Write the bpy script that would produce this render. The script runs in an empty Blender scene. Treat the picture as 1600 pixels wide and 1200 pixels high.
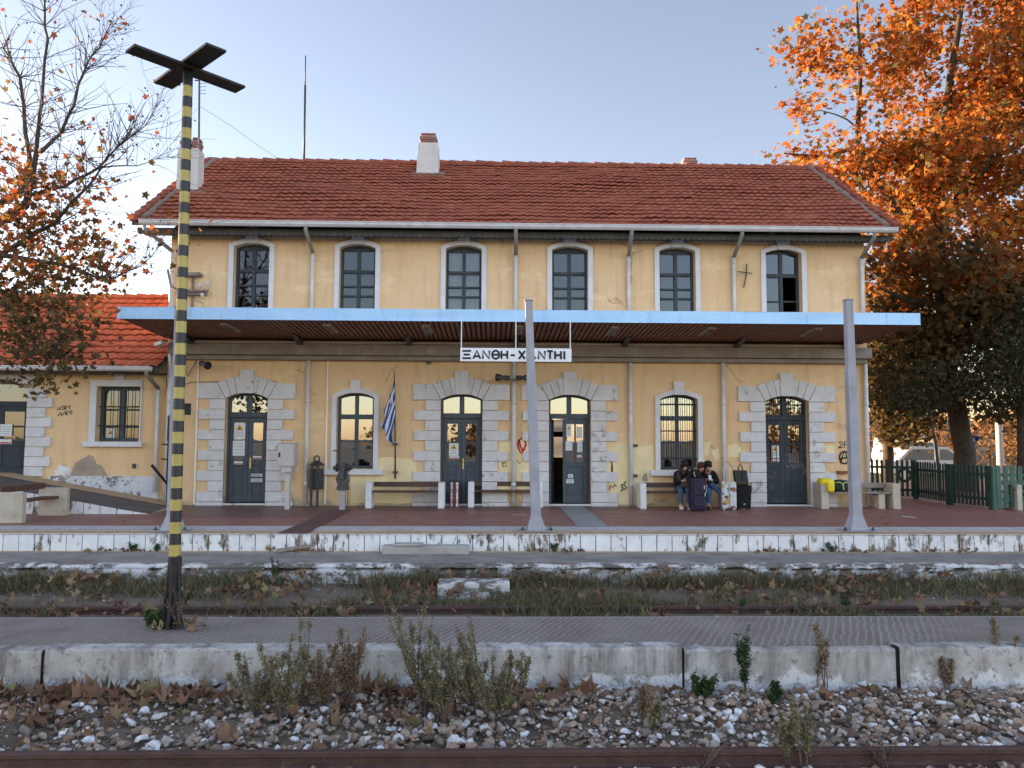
import bpy, bmesh, math, random
import numpy as np
from mathutils import Vector, Matrix, noise as mnoise
random.seed(7); rng = np.random.default_rng(7)
R = math.radians
sc = bpy.context.scene
col = sc.collection
# ---------------------------------------------------------------- camera model
F = 1200.0; YAW = 0.0240; PITCH = 0.070; ROLL = 0.0042
RM = Matrix.Rotation(-YAW, 3, 'Z') @ Matrix.Rotation(math.pi/2+PITCH, 3, 'X') @ Matrix.Rotation(ROLL, 3, 'Z')
YW = 19.4
def ray(px, py): return RM @ Vector(((px-800)/F, (600-py)/F, -1))
_d = ray(780, 791); CZ = -_d.z*YW/_d.y
def atY(px, py, Y):
    d = ray(px, py); t = Y/d.y
    return Vector((d.x*t, Y, CZ+d.z*t))
def atZ(px, py, z):
    d = ray(px, py); t = (z-CZ)/d.z
    return Vector((d.x*t, d.y*t, z))
def wx(px, py, Y=YW): return atY(px, py, Y).x
def wz(px, py, Y=YW): return atY(px, py, Y).z
cam = bpy.data.cameras.new('camera'); co = bpy.data.objects.new('camera', cam); col.objects.link(co)
co.matrix_world = Matrix.Translation((0, 0, CZ)) @ RM.to_4x4()
cam.sensor_width = 36; cam.lens = 36*F/1600; cam.clip_end = 2000; cam.clip_start = 0.05
sc.camera = co
# ---------------------------------------------------------------- materials
def newmat(name):
    m = bpy.data.materials.new(name); m.use_nodes = True
    nt = m.node_tree; b = nt.nodes['Principled BSDF']
    return m, nt, b
def N(nt, t, **kw):
    n = nt.nodes.new(t)
    for k, v in kw.items():
        if k.startswith('i_'):
            key = k[2:]; key = int(key) if key.isdigit() else key.replace('_', ' ')
            n.inputs[key].default_value = v
        else: setattr(n, k, v)
    return n
def L(nt, a, b): nt.links.new(a, b)
def ramp(nt, fac, stops, interp='LINEAR'):
    r = nt.nodes.new('ShaderNodeValToRGB'); r.color_ramp.interpolation = interp
    e = r.color_ramp.elements
    while len(e) < len(stops): e.new(0.5)
    for i, (p, c) in enumerate(stops):
        e[i].position = p
        e[i].color = (c, c, c, 1) if isinstance(c, (int, float)) else (*c, 1)
    L(nt, fac, r.inputs[0]); return r.outputs[0]
def coords(nt, scale=(1, 1, 1), kind='Object'):
    tc = nt.nodes.new('ShaderNodeTexCoord'); mp = nt.nodes.new('ShaderNodeMapping')
    mp.inputs['Scale'].default_value = scale
    L(nt, tc.outputs[kind], mp.inputs['Vector']); return mp.outputs[0]
def noi(nt, vec, scale, detail=4, rough=.6):
    n = N(nt, 'ShaderNodeTexNoise'); n.inputs['Scale'].default_value = scale
    n.inputs['Detail'].default_value = detail; n.inputs['Roughness'].default_value = rough
    L(nt, vec, n.inputs['Vector']); return n.outputs['Fac']
def mix(nt, fac, a, b, mode='MIX'):
    m = N(nt, 'ShaderNodeMix', data_type='RGBA', blend_type=mode)
    for i, v in ((0, fac), (6, a), (7, b)):
        if isinstance(v, (int, float)): m.inputs[i].default_value = v
        elif isinstance(v, tuple): m.inputs[i].default_value = (*v, 1)
        else: L(nt, v, m.inputs[i])
    return m.outputs[2]
def math_(nt, op, a, b=0.0):
    m = N(nt, 'ShaderNodeMath', operation=op)
    for i, v in ((0, a), (1, b)):
        if isinstance(v, (int, float)): m.inputs[i].default_value = v
        else: L(nt, v, m.inputs[i])
    return m.outputs[0]
def bump(nt, b, h, strength=.3, dist=.02):
    n = N(nt, 'ShaderNodeBump'); n.inputs['Strength'].default_value = strength; n.inputs['Distance'].default_value = dist
    L(nt, h, n.inputs['Height']); L(nt, n.outputs[0], b.inputs['Normal'])
def plain(name, c, rough=.7, var=.15, scale=6, bs=None, bst=.2, metal=0, spec=.4, dirt=None, dthr=(.55, .75), dscale=3, stretch=(1, 1, 1)):
    m, nt, b = newmat(name)
    v = coords(nt); n = noi(nt, v, scale)
    lo = tuple(x*(1-var) for x in c); hi = tuple(min(1, x*(1+var)) for x in c)
    out = ramp(nt, n, [(.3, lo), (.7, hi)])
    if dirt:
        dv = coords(nt, stretch); d = ramp(nt, noi(nt, dv, dscale, 6, .7), [(dthr[0], 0.), (dthr[1], 1.)])
        out = mix(nt, d, out, dirt)
    L(nt, out, b.inputs['Base Color'])
    b.inputs['Roughness'].default_value = rough; b.inputs['Metallic'].default_value = metal
    b.inputs['Specular IOR Level'].default_value = spec
    if bs: bump(nt, b, noi(nt, v, bs, 5, .65), bst)
    return m
M = {}
def stucco(name, c1, c2, split=None):
    m, nt, b = newmat(name)
    v = coords(nt); big = noi(nt, v, .55, 5, .6); st = noi(nt, coords(nt, (3, 3, .35)), 1.6, 5, .6); fine = noi(nt, v, 14, 5, .7)
    c = ramp(nt, big, [(.32, c1), (.68, c2)])
    c = mix(nt, ramp(nt, st, [(.5, 0.), (.74, .55)]), c, tuple(x*.72 for x in c1))
    c = mix(nt, ramp(nt, fine, [(.3, .16), (.6, 0.)]), c, tuple(x*.75 for x in c1))
    # old damp patches close to the foot of the wall
    sep = N(nt, 'ShaderNodeSeparateXYZ'); L(nt, v, sep.inputs[0])
    edge = math_(nt, 'ADD', sep.outputs['Z'], math_(nt, 'MULTIPLY', noi(nt, v, 2.4, 6, .7), -1.1))
    dm = ramp(nt, math_(nt, 'ADD', edge, .75), [(.26, 1.), (.42, 0.)])
    c = mix(nt, math_(nt, 'MULTIPLY', dm, .85), c, (.36, .31, .23))
    c = mix(nt, ramp(nt, noi(nt, coords(nt, (.9, 1, 1.6)), .9, 7, .68), [(.56, 0.), (.66, .55)]), c, tuple(min(.85, x*1.12+.05) for x in c2))
    # hairline cracks
    vo = N(nt, 'ShaderNodeTexVoronoi', feature='DISTANCE_TO_EDGE'); vo.inputs['Scale'].default_value = .5
    wv = N(nt, 'ShaderNodeMix', data_type='VECTOR'); wv.inputs[0].default_value = .22
    nn = N(nt, 'ShaderNodeTexNoise'); nn.inputs['Scale'].default_value = 2.2; nn.inputs['Detail'].default_value = 6
    L(nt, v, nn.inputs['Vector']); L(nt, v, wv.inputs[4]); L(nt, nn.outputs['Color'], wv.inputs[5]); L(nt, wv.outputs[1], vo.inputs['Vector'])
    cr = math_(nt, 'MULTIPLY', ramp(nt, vo.outputs['Distance'], [(.0, 1.), (.0065, 0.)]), ramp(nt, noi(nt, v, .8, 2), [(.51, 0.), (.57, .6)]))
    c = mix(nt, cr, c, (.16, .1, .05))
    L(nt, c, b.inputs['Base Color']); b.inputs['Roughness'].default_value = .9; b.inputs['Specular IOR Level'].default_value = .15
    bump(nt, b, math_(nt, 'SUBTRACT', noi(nt, v, 22, 6, .7), cr), .25, .012)
    return m
M['stucco'] = stucco('yellow_stucco', (.71, .485, .265), (.78, .555, .33))
M['cream_patch'] = plain('cream_repaint', (.78, .64, .38), .9, .08, 3, 20, .15)
M['bare_plaster'] = plain('bare_plaster', (.34, .28, .22), .95, .2, 5, 15, .4)
def flaky(name, top, under, scale, thr, streak=(1, 1, 1), rough=.85, under2=None, bstr=.35):
    m, nt, b = newmat(name)
    v = coords(nt); n = noi(nt, coords(nt, streak), scale, 8, .72); isl = N(nt, 'ShaderNodeNewGeometry').outputs['Random Per Island']
    n = math_(nt, 'ADD', n, math_(nt, 'MULTIPLY', math_(nt, 'SUBTRACT', noi(nt, v, .55, 3), .5), .42))
    f = ramp(nt, n, [(thr-.04, 0.), (thr+.04, 1.)])
    u = mix(nt, ramp(nt, noi(nt, v, 3, 5), [(.4, 0.), (.65, 1.)]), under, under2 or tuple(x*.6 for x in under))
    t = ramp(nt, noi(nt, v, 5, 5, .65), [(.3, tuple(x*.82 for x in top)), (.7, top)])
    t = mix(nt, ramp(nt, isl, [(0., .22), (1., 0.)]), t, tuple(x*.55 for x in top))
    L(nt, mix(nt, f, t, u), b.inputs['Base Color']); b.inputs['Roughness'].default_value = rough; b.inputs['Specular IOR Level'].default_value = .2
    bump(nt, b, math_(nt, 'SUBTRACT', noi(nt, v, 18, 6, .7), f), bstr, .015)
    return m
M['stone'] = flaky('painted_stone', (.70, .685, .69), (.44, .41, .385), 5.5, .635)
M['trim'] = plain('painted_trim', (.64, .635, .65), .8, .1, 3, 12, .15, dirt=(.4, .38, .36), dthr=(.6, .85))
M['whitewash'] = flaky('whitewash', (.80, .81, .82), (.2, .165, .13), 3.4, .57, (1.8, 1.6, .7))
M['kerbwash'] = flaky('worn_whitewash', (.62, .61, .60), (.17, .15, .13), 5.2, .49, (.8, 1, 1.3))
M['plinthwash'] = flaky('flaking_plinth', (.66, .68, .72), (.2, .16, .13), 7, .55)
M['joint'] = plain('dark_joint', (.07, .055, .045), .95)
M['asphalt'] = plain('asphalt', (.23, .205, .182), .92, .3, 2.2, 60, .6, dirt=(.2, .17, .15), dthr=(.55, .8), dscale=9)
def kerbmat():
    m, nt, b = newmat('kerb_concrete'); v = coords(nt)
    c = ramp(nt, noi(nt, v, 1.3, 6, .65), [(.3, (.28, .26, .235)), (.5, (.46, .44, .41)), (.7, (.60, .58, .55))])
    c = mix(nt, ramp(nt, noi(nt, coords(nt, (2.2, 1, .35)), 1.6, 6, .7), [(.48, 0.), (.66, .85)]), c, (.15, .135, .12))      # run-off streaks
    sep = N(nt, 'ShaderNodeSeparateXYZ'); L(nt, v, sep.inputs[0])
    lo = math_(nt, 'ADD', math_(nt, 'MULTIPLY', noi(nt, v, 2.6, 8, .75), 1.0), math_(nt, 'MULTIPLY', math_(nt, 'ADD', sep.outputs['Z'], .55), -1.1))
    c = mix(nt, ramp(nt, lo, [(.58, 0.), (.64, .85)]), c, (.70, .70, .70))                                            # remains of whitewash
    tp = math_(nt, 'ADD', math_(nt, 'MULTIPLY', noi(nt, coords(nt, (1, 1, .4)), 3.5, 8, .75), .30), sep.outputs['Z'])
    c = mix(nt, ramp(nt, math_(nt, 'ADD', tp, .5), [(.31, 0.), (.35, .75)]), c, (.10, .09, .08))
    c = mix(nt, ramp(nt, noi(nt, v, 11, 8, .75), [(.54, 0.), (.66, .75)]), c, (.11, .098, .088))
    L(nt, c, b.inputs['Base Color']); b.inputs['Roughness'].default_value = .92; b.inputs['Specular IOR Level'].default_value = .2
    bump(nt, b, math_(nt, 'ADD', noi(nt, v, 9, 8, .75), noi(nt, v, 45, 4, .7)), .55, .02); return m
M['kerb'] = kerbmat()
M['concrete'] = plain('concrete', (.36, .34, .31), .9, .22, 3, 25, .35, dirt=(.2, .18, .16), dthr=(.55, .75))
M['whiteconc'] = plain('white_concrete', (.66, .67, .68), .85, .1, 4, 25, .2, dirt=(.42, .4, .37), dthr=(.58, .8))
M['beigeconc'] = plain('beige_concrete', (.46, .41, .33), .9, .15, 4, 25, .25, dirt=(.3, .26, .2), dthr=(.55, .8))
M['beam'] = plain('weathered_beam', (.27, .24, .215), .9, .2, 3, 15, .3, dirt=(.38, .35, .31), dthr=(.6, .7), dscale=1.4)
M['ochre'] = plain('ochre_edge', (.42, .29, .17), .85, .15, 5, 20, .2, dirt=(.25, .19, .14))
M['tactile'] = plain('pale_tile', (.44, .42, .40), .8, .12, 2, 20, .15)
M['wood'] = plain('dark_wood', (.085, .045, .032), .55, .35, 5, 20, .3, stretch=(.2, 4, 4))
M['greywood'] = plain('grey_wood', (.24, .20, .16), .8, .3, 5, 20, .3)
M['door'] = plain('slate_door_paint', (.052, .068, .085), .5, .15, 6, 18, .12, dirt=(.09, .09, .09), dthr=(.66, .8), dscale=10)
M['doorold'] = flaky('worn_door_paint', (.06, .072, .082), (.22, .2, .18), 6, .66)
M['winframe'] = plain('old_window_paint', (.035, .045, .052), .6, .3, 8, dirt=(.16, .15, .14), dthr=(.6, .75), dscale=7)
M['gutter'] = plain('gutter_zinc', (.60, .59, .59), .5, .12, 4, dirt=(.3, .28, .27), dthr=(.62, .85))
M['gutterdark'] = plain('gutter_elbow', (.25, .23, .21), .6, .2, 4)
def fasciamat():
    m, nt, b = newmat('blue_fascia'); v = coords(nt)
    c = ramp(nt, noi(nt, v, 1.1, 4), [(.3, (.38, .64, .95)), (.7, (.46, .71, .97))])
    c = mix(nt, ramp(nt, noi(nt, coords(nt, (3, 1, .35)), 2.2, 7, .72), [(.54, 0.), (.72, .55)]), c, (.36, .44, .50))
    L(nt, c, b.inputs['Base Color']); b.inputs['Roughness'].default_value = .4; bump(nt, b, noi(nt, coords(nt, (1, 1, 2)), 1.3, 3), .5, .05); return m
M['fascia'] = fasciamat()
M['soffit'] = plain('soffit_board', (.25, .11, .072), .6, .25, 3, 20, .2)
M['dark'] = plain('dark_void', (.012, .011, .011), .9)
M['eave'] = plain('eave_board', (.085, .085, .082), .8, .2, 4)
M['white'] = plain('white_paint', (.8, .8, .8), .6, .05, 3)
M['ivory'] = plain('ivory_conduit', (.86, .80, .72), .6, .06, 3)
M['black'] = plain('black_paint', (.012, .012, .014), .5, .3, 8)
M['ink'] = plain('ink', (.012, .012, .013), .7, 0.1)
M['redpaint'] = plain('red_spray', (.45, .02, .03), .6, .1)
def postmat():
    m, nt, b = newmat('lavender_grey_steel'); v = coords(nt)
    c = ramp(nt, noi(nt, v, 2.5, 5), [(.3, (.27, .27, .305)), (.7, (.36, .36, .40))])
    c = mix(nt, ramp(nt, noi(nt, coords(nt, (9, 9, .5)), 1.6, 6, .7), [(.56, 0.), (.74, .6)]), c, (.20, .165, .14))
    c = mix(nt, ramp(nt, noi(nt, v, 7, 8, .75), [(.64, 0.), (.68, .8)]), c, (.17, .10, .065))
    L(nt, c, b.inputs['Base Color']); b.inputs['Roughness'].default_value = .55; bump(nt, b, noi(nt, v, 9, 6), .12, .01); return m
M['steelpost'] = postmat()
M['metal'] = plain('dark_metal', (.07, .075, .075), .45, .3, 10, metal=.5, dirt=(.12, .075, .05), dthr=(.62, .8), dscale=9)
M['bin'] = plain('bin_metal', (.035, .04, .042), .5, .3, 6)
M['cabinet'] = plain('cabinet_grey', (.47, .45, .43), .6, .06, 4, dirt=(.33, .3, .27), dthr=(.63, .8))
M['brass'] = plain('brass', (.6, .42, .16), .35, .1, 6, metal=.9)
M['paper'] = plain('notice_paper', (.66, .68, .68), .8, .08, 8)
M['warn'] = plain('warning_amber', (.62, .36, .06), .7, .1)
M['redline'] = plain('notice_red', (.5, .05, .06), .7, .1)
M['rail'] = plain('rusty_rail', (.072, .036, .028), .7, .3, 7, 40, .4, dirt=(.07, .04, .035))
M['railtop'] = plain('rail_head', (.16, .105, .09), .45, .2, 9, metal=.4)
M['bark'] = plain('bark', (.065, .05, .038), .95, .4, 6, 25, .7)
M['twig'] = plain('twig', (.10, .075, .062), .9, .3, 8)
M['fencegreen'] = plain('fence_green', (.017, .042, .032), .75, .25, 4, 20, .2)
M['fencepale'] = plain('fence_sage', (.055, .125, .095), .75, .2, 4, 20, .2)
M['chimwhite'] = plain('chimney_render', (.60, .57, .55), .9, .12, 3, 15, .3, dirt=(.36, .33, .31), dthr=(.55, .8))
M['chimbrick'] = plain('chimney_brick', (.26, .085, .055), .9, .25, 8, 20, .3)
M['mortar'] = plain('ridge_mortar', (.20, .145, .12), .95, .25, 6, 20, .4)
M['curtain'] = plain('curtain', (.55, .56, .57), .9, .1, 4)
M['yellowbag'] = plain('yellow_bag', (.78, .62, .02), .5, .12, 6, 9, .4)
M['greenbag'] = plain('dark_green_bag', (.012, .028, .022), .7, .3, 8)
M['lime'] = plain('lime_strap', (.5, .6, .15), .6, .1)
M['purple'] = plain('purple_case', (.018, .009, .034), .65, .2, 6, 30, .2)
M['blackleather'] = plain('black_leather', (.008, .009, .01), .4, .2, 6)
M['blackfabric'] = plain('black_fabric', (.005, .005, .0055), .9, .2, 10, 40, .3)
M['coat'] = plain('navy_coat', (.006, .0065, .009), .85, .3, 10, 30, .3)
M['fur'] = plain('fur_trim', (.06, .045, .035), .95, .4, 25, 60, .9)
M['jeans'] = plain('denim', (.055, .105, .185), .85, .25, 9, 60, .2)
M['skin'] = plain('skin', (.48, .28, .2), .55, .08, 6)
M['hair'] = plain('dark_hair', (.008, .006, .006), .55, .3, 20, 60, .5)
M['hairred'] = plain('auburn_hair', (.085, .025, .018), .6, .3, 20, 60, .5)
M['sneaker'] = plain('white_sneaker', (.72, .72, .74), .6, .05)
M['shoeblack'] = plain('black_shoe', (.01, .01, .012), .4, .1)
M['bagbrown'] = plain('brown_bag', (.075, .055, .042), .7, .2)
M['flagblue'] = plain('flag_blue', (.02, .055, .26), .8, .15, 5)
M['flagwhite'] = plain('flag_white', (.62, .64, .70), .8, .06, 5)
M['carwhite'] = plain('car_paint', (.5, .52, .55), .3, .03, 2)
M['tyre'] = plain('tyre', (.015, .015, .016), .8)
M['soil'] = plain('soil', (.15, .115, .085), .98, .4, 3, 12, .8, dirt=(.05, .04, .03))
M['groundm'] = plain('ground', (.11, .095, .065), .98, .4, .8, 6, .5, dirt=(.075, .08, .035))
M['hillm'] = plain('hill', (.13, .095, .05), .98, .4, .12, dirt=(.06, .075, .03), dscale=.25)
M['brickshed'] = plain('shed_wall', (.42, .2, .09), .9, .2, 1.5)
M['porcelain'] = plain('porcelain', (.6, .6, .6), .4, .05)
# paving: red resin tiles with worn grid
def paving():
    m, nt, b = newmat('red_paving')
    v = coords(nt); br = N(nt, 'ShaderNodeTexBrick', offset=0.0); br.inputs['Scale'].default_value = 2.5
    br.inputs['Mortar Size'].default_value = .008; br.inputs['Brick Width'].default_value = .5; br.inputs['Row Height'].default_value = .5
    br.inputs['Color1'].default_value = (.25, .10, .078, 1); br.inputs['Color2'].default_value = (.28, .115, .088, 1); br.inputs['Mortar'].default_value = (.18, .09, .072, 1)
    L(nt, v, br.inputs['Vector'])
    c = mix(nt, ramp(nt, noi(nt, v, .5, 5), [(.4, 0.), (.7, .55)]), br.outputs['Color'], (.20, .11, .092))
    c = mix(nt, ramp(nt, noi(nt, v, 6, 6, .7), [(.6, 0.), (.8, .5)]), c, (.1, .065, .055))
    L(nt, c, b.inputs['Base Color'])
    L(nt, ramp(nt, noi(nt, v, 1.1, 4), [(.3, .42), (.7, .65)]), b.inputs['Roughness'])
    bump(nt, b, noi(nt, v, 25, 4), .12, .01)
    return m
M['paving'] = paving()
M['paving_dark'] = plain('maroon_paving', (.10, .05, .045), .6, .2, 2, 25, .15)
M['paving_brown'] = plain('brown_paving', (.155, .085, .072), .5, .15, 1.2, 25, .12)
M['paving_grey'] = plain('grey_paving', (.27, .265, .255), .75, .15, 1.6, 25, .15, dirt=(.18, .16, .15))
M['ramp_top'] = plain('ramp_surface', (.105, .088, .078), .85, .2, 2, 40, .3)
# grooved asphalt of the middle platform
def grooved():
    m, nt, b = newmat('grooved_asphalt')
    tc = N(nt, 'ShaderNodeTexCoord'); mp = N(nt, 'ShaderNodeMapping'); mp.inputs['Rotation'].default_value = (0, 0, R(25)); L(nt, tc.outputs['Object'], mp.inputs[0])
    v = mp.outputs[0]
    wv = N(nt, 'ShaderNodeTexWave', wave_type='BANDS', bands_direction='X'); wv.inputs['Scale'].default_value = 4.2
    wv.inputs['Distortion'].default_value = 4.5; wv.inputs['Detail'].default_value = 4; wv.inputs['Detail Scale'].default_value = 1.1; wv.inputs['Detail Roughness'].default_value = .65
    L(nt, v, wv.inputs['Vector'])
    o = tc.outputs['Object']
    sep = N(nt, 'ShaderNodeSeparateXYZ'); L(nt, o, sep.inputs[0])
    keep = ramp(nt, noi(nt, o, .45, 3), [(.36, .15), (.52, 1.)])
    g = math_(nt, 'MULTIPLY', ramp(nt, wv.outputs['Fac'], [(.62, 0.), (.86, 1.)]), keep)
    c = ramp(nt, noi(nt, o, 1.7, 6, .65), [(.3, (.15, .122, .10)), (.7, (.24, .205, .172))])
    c = mix(nt, math_(nt, 'MULTIPLY', g, .62), c, (.33, .30, .275))
    c = mix(nt, ramp(nt, noi(nt, o, 30, 4, .7), [(.62, 0.), (.75, .5)]), c, (.26, .24, .22))
    L(nt, c, b.inputs['Base Color']); b.inputs['Roughness'].default_value = .92
    bump(nt, b, math_(nt, 'ADD', math_(nt, 'MULTIPLY', g, 1.2), noi(nt, o, 55, 5, .7)), .6, .02)
    return m
M['grooved'] = grooved()
# roof tiles: one colour per tile (tile width .21, gauge .33, local x along the eave, y up the slope)
def tiles(name, c1, c2, c3):
    m, nt, b = newmat(name)
    v = coords(nt); sep = N(nt, 'ShaderNodeSeparateXYZ'); L(nt, v, sep.inputs[0])
    fx = math_(nt, 'FLOOR', math_(nt, 'DIVIDE', sep.outputs['X'], .21)); fy = math_(nt, 'FLOOR', math_(nt, 'DIVIDE', sep.outputs['Y'], .29))
    cb = N(nt, 'ShaderNodeCombineXYZ'); L(nt, fx, cb.inputs[0]); L(nt, fy, cb.inputs[1])
    wn = N(nt, 'ShaderNodeTexWhiteNoise', noise_dimensions='2D'); L(nt, cb.outputs[0], wn.inputs['Vector'])
    c = ramp(nt, wn.outputs['Value'], [(0., c1), (.5, c2), (1., c3)])
    c = mix(nt, ramp(nt, noi(nt, v, .6, 5), [(.45, 0.), (.75, .3)]), c, tuple(x*.7 for x in c1))
    c = mix(nt, ramp(nt, noi(nt, v, 9, 6, .7), [(.6, 0.), (.78, .45)]), c, (.1, .07, .055))
    L(nt, c, b.inputs['Base Color']); b.inputs['Roughness'].default_value = .8; b.inputs['Specular IOR Level'].default_value = .25
    bump(nt, b, noi(nt, v, 40, 4), .2, .01)
    return m
M['tile'] = tiles('old_clay_tile', (.245, .077, .048), (.285, .09, .055), (.335, .108, .063))
M['tilenew'] = tiles('new_clay_tile', (.36, .09, .042), (.44, .11, .05), (.50, .135, .06))
# glass
def glass(name, refl, tint):
    m = bpy.data.materials.new(name); m.use_nodes = True; nt = m.node_tree; nt.nodes.clear()
    o = N(nt, 'ShaderNodeOutputMaterial'); g = N(nt, 'ShaderNodeBsdfGlossy'); g.inputs['Roughness'].default_value = .015; g.inputs['Color'].default_value = (.80, .88, .96, 1)
    t = N(nt, 'ShaderNodeBsdfTransparent'); t.inputs['Color'].default_value = (*tint, 1)
    mx = N(nt, 'ShaderNodeMixShader'); fr = N(nt, 'ShaderNodeFresnel'); fr.inputs['IOR'].default_value = 1.5
    L(nt, math_(nt, 'ADD', fr.outputs[0], refl), mx.inputs[0]); L(nt, t.outputs[0], mx.inputs[1]); L(nt, g.outputs[0], mx.inputs[2]); L(nt, mx.outputs[0], o.inputs[0])
    bp = N(nt, 'ShaderNodeBump'); bp.inputs['Strength'].default_value = .03; bp.inputs['Distance'].default_value = .02
    L(nt, noi(nt, coords(nt), 2.5, 2), bp.inputs['Height']); L(nt, bp.outputs[0], g.inputs['Normal'])
    return m
M['glass'] = glass('window_glass', .30, (.5, .52, .52))
M['glassdim'] = glass('annex_glass', .10, (.5, .52, .52))
M['glassup'] = glass('upper_window_glass', .045, (.5, .52, .52))
# striped pole
def stripes():
    m, nt, b = newmat('striped_pole_paint')
    v = coords(nt); sep = N(nt, 'ShaderNodeSeparateXYZ'); L(nt, v, sep.inputs[0])
    z = math_(nt, 'ADD', sep.outputs['Z'], math_(nt, 'MULTIPLY', noi(nt, v, 9, 4), .02))
    ph = math_(nt, 'FRACT', math_(nt, 'DIVIDE', math_(nt, 'SUBTRACT', z, .407), .246))
    s = ramp(nt, ph, [(.0, 0.), (.5, 1.)], 'CONSTANT')
    chip = ramp(nt, noi(nt, v, 7, 6, .75), [(.64, 0.), (.66, 1.)])
    y = ramp(nt, noi(nt, v, 6, 4), [(.3, (.38, .30, .075)), (.7, (.47, .37, .105))])
    k = (.02, .021, .024)
    top = math_(nt, 'MULTIPLY', math_(nt, 'GREATER_THAN', sep.outputs['Z'], .52), math_(nt, 'LESS_THAN', sep.outputs['Z'], 6.07))
    L(nt, mix(nt, math_(nt, 'MULTIPLY', math_(nt, 'MULTIPLY', s, top), math_(nt, 'SUBTRACT', 1., chip)), k, y), b.inputs['Base Color'])
    b.inputs['Roughness'].default_value = .5
    return m
M['stripes'] = stripes()
def island(name, stops, rough=.85, trans=0., var=1.2, low=None):
    m, nt, b = newmat(name)
    g = N(nt, 'ShaderNodeNewGeometry')
    c = ramp(nt, g.outputs['Random Per Island'], stops)
    v = coords(nt)
    c = mix(nt, ramp(nt, noi(nt, v, var*10, 4), [(.35, .35), (.65, 0.)]), c, tuple(x*.5 for x in stops[0][1]))
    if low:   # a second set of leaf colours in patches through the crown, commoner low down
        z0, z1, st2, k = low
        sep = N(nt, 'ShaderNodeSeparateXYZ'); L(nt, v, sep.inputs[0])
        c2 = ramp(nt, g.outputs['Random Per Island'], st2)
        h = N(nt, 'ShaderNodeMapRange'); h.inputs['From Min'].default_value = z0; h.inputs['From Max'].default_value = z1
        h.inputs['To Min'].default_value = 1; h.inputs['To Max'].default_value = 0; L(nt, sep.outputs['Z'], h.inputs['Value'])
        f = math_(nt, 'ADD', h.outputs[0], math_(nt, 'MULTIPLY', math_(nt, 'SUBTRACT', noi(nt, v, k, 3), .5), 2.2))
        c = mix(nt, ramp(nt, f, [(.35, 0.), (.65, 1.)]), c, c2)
    L(nt, c, b.inputs['Base Color']); b.inputs['Roughness'].default_value = rough; b.inputs['Specular IOR Level'].default_value = .25
    if trans:
        t = N(nt, 'ShaderNodeBsdfTranslucent'); L(nt, c, t.inputs['Color']); mx = N(nt, 'ShaderNodeMixShader'); mx.inputs[0].default_value = trans
        o = nt.nodes['Material Output']; L(nt, b.outputs[0], mx.inputs[1]); L(nt, t.outputs[0], mx.inputs[2]); L(nt, mx.outputs[0], o.inputs[0])
    return m
GREENS = [(0., (.05, .047, .022)), (.5, (.115, .088, .036)), (1., (.19, .10, .036))]
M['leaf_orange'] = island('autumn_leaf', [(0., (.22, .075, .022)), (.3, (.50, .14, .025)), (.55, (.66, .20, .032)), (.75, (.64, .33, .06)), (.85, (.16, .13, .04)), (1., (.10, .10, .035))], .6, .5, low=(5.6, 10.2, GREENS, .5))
M['leaf_left'] = island('plane_leaf', [(0., (.08, .05, .02)), (.35, (.30, .10, .03)), (.6, (.42, .10, .04)), (.8, (.34, .20, .04)), (1., (.07, .065, .025))], .6, .45, low=(3.6, 5.2, GREENS, .7))
M['leaf_dark'] = island('evergreen_leaf', [(0., (.03, .036, .018)), (.6, (.065, .068, .03)), (1., (.12, .09, .04))], .5, .2)
M['leaf_fallen'] = island('fallen_leaf', [(0., (.17, .085, .05)), (.35, (.25, .14, .08)), (.65, (.26, .155, .09)), (.88, (.31, .24, .13)), (1., (.2, .2, .08))], .8, .15)
M['leaf_weed'] = island('weed_leaf', [(0., (.13, .13, .065)), (.4, (.23, .22, .115)), (.75, (.34, .29, .165)), (1., (.30, .20, .125))], .8, .25)
M['leaf_rust'] = island('rust_weed', [(0., (.15, .10, .06)), (.5, (.31, .21, .135)), (1., (.32, .265, .15))], .8, .2)
M['leaf_green'] = island('green_weed', [(0., (.02, .05, .015)), (.5, (.045, .09, .025)), (1., (.08, .12, .035))], .6, .25)
M['grass'] = island('dry_grass', [(0., (.075, .085, .032)), (.3, (.10, .10, .045)), (.7, (.20, .165, .09)), (1., (.30, .24, .155))], .9, .2)
M['stones'] = island('ballast_stone', [(0., (.13, .085, .06)), (.2, (.30, .19, .13)), (.36, (.23, .195, .165)), (.52, (.42, .385, .34)), (.66, (.42, .30, .20)), (.8, (.36, .25, .18)), (.86, (.56, .54, .51)), (.94, (.82, .81, .79))], .85, 0, 2.5)
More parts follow.
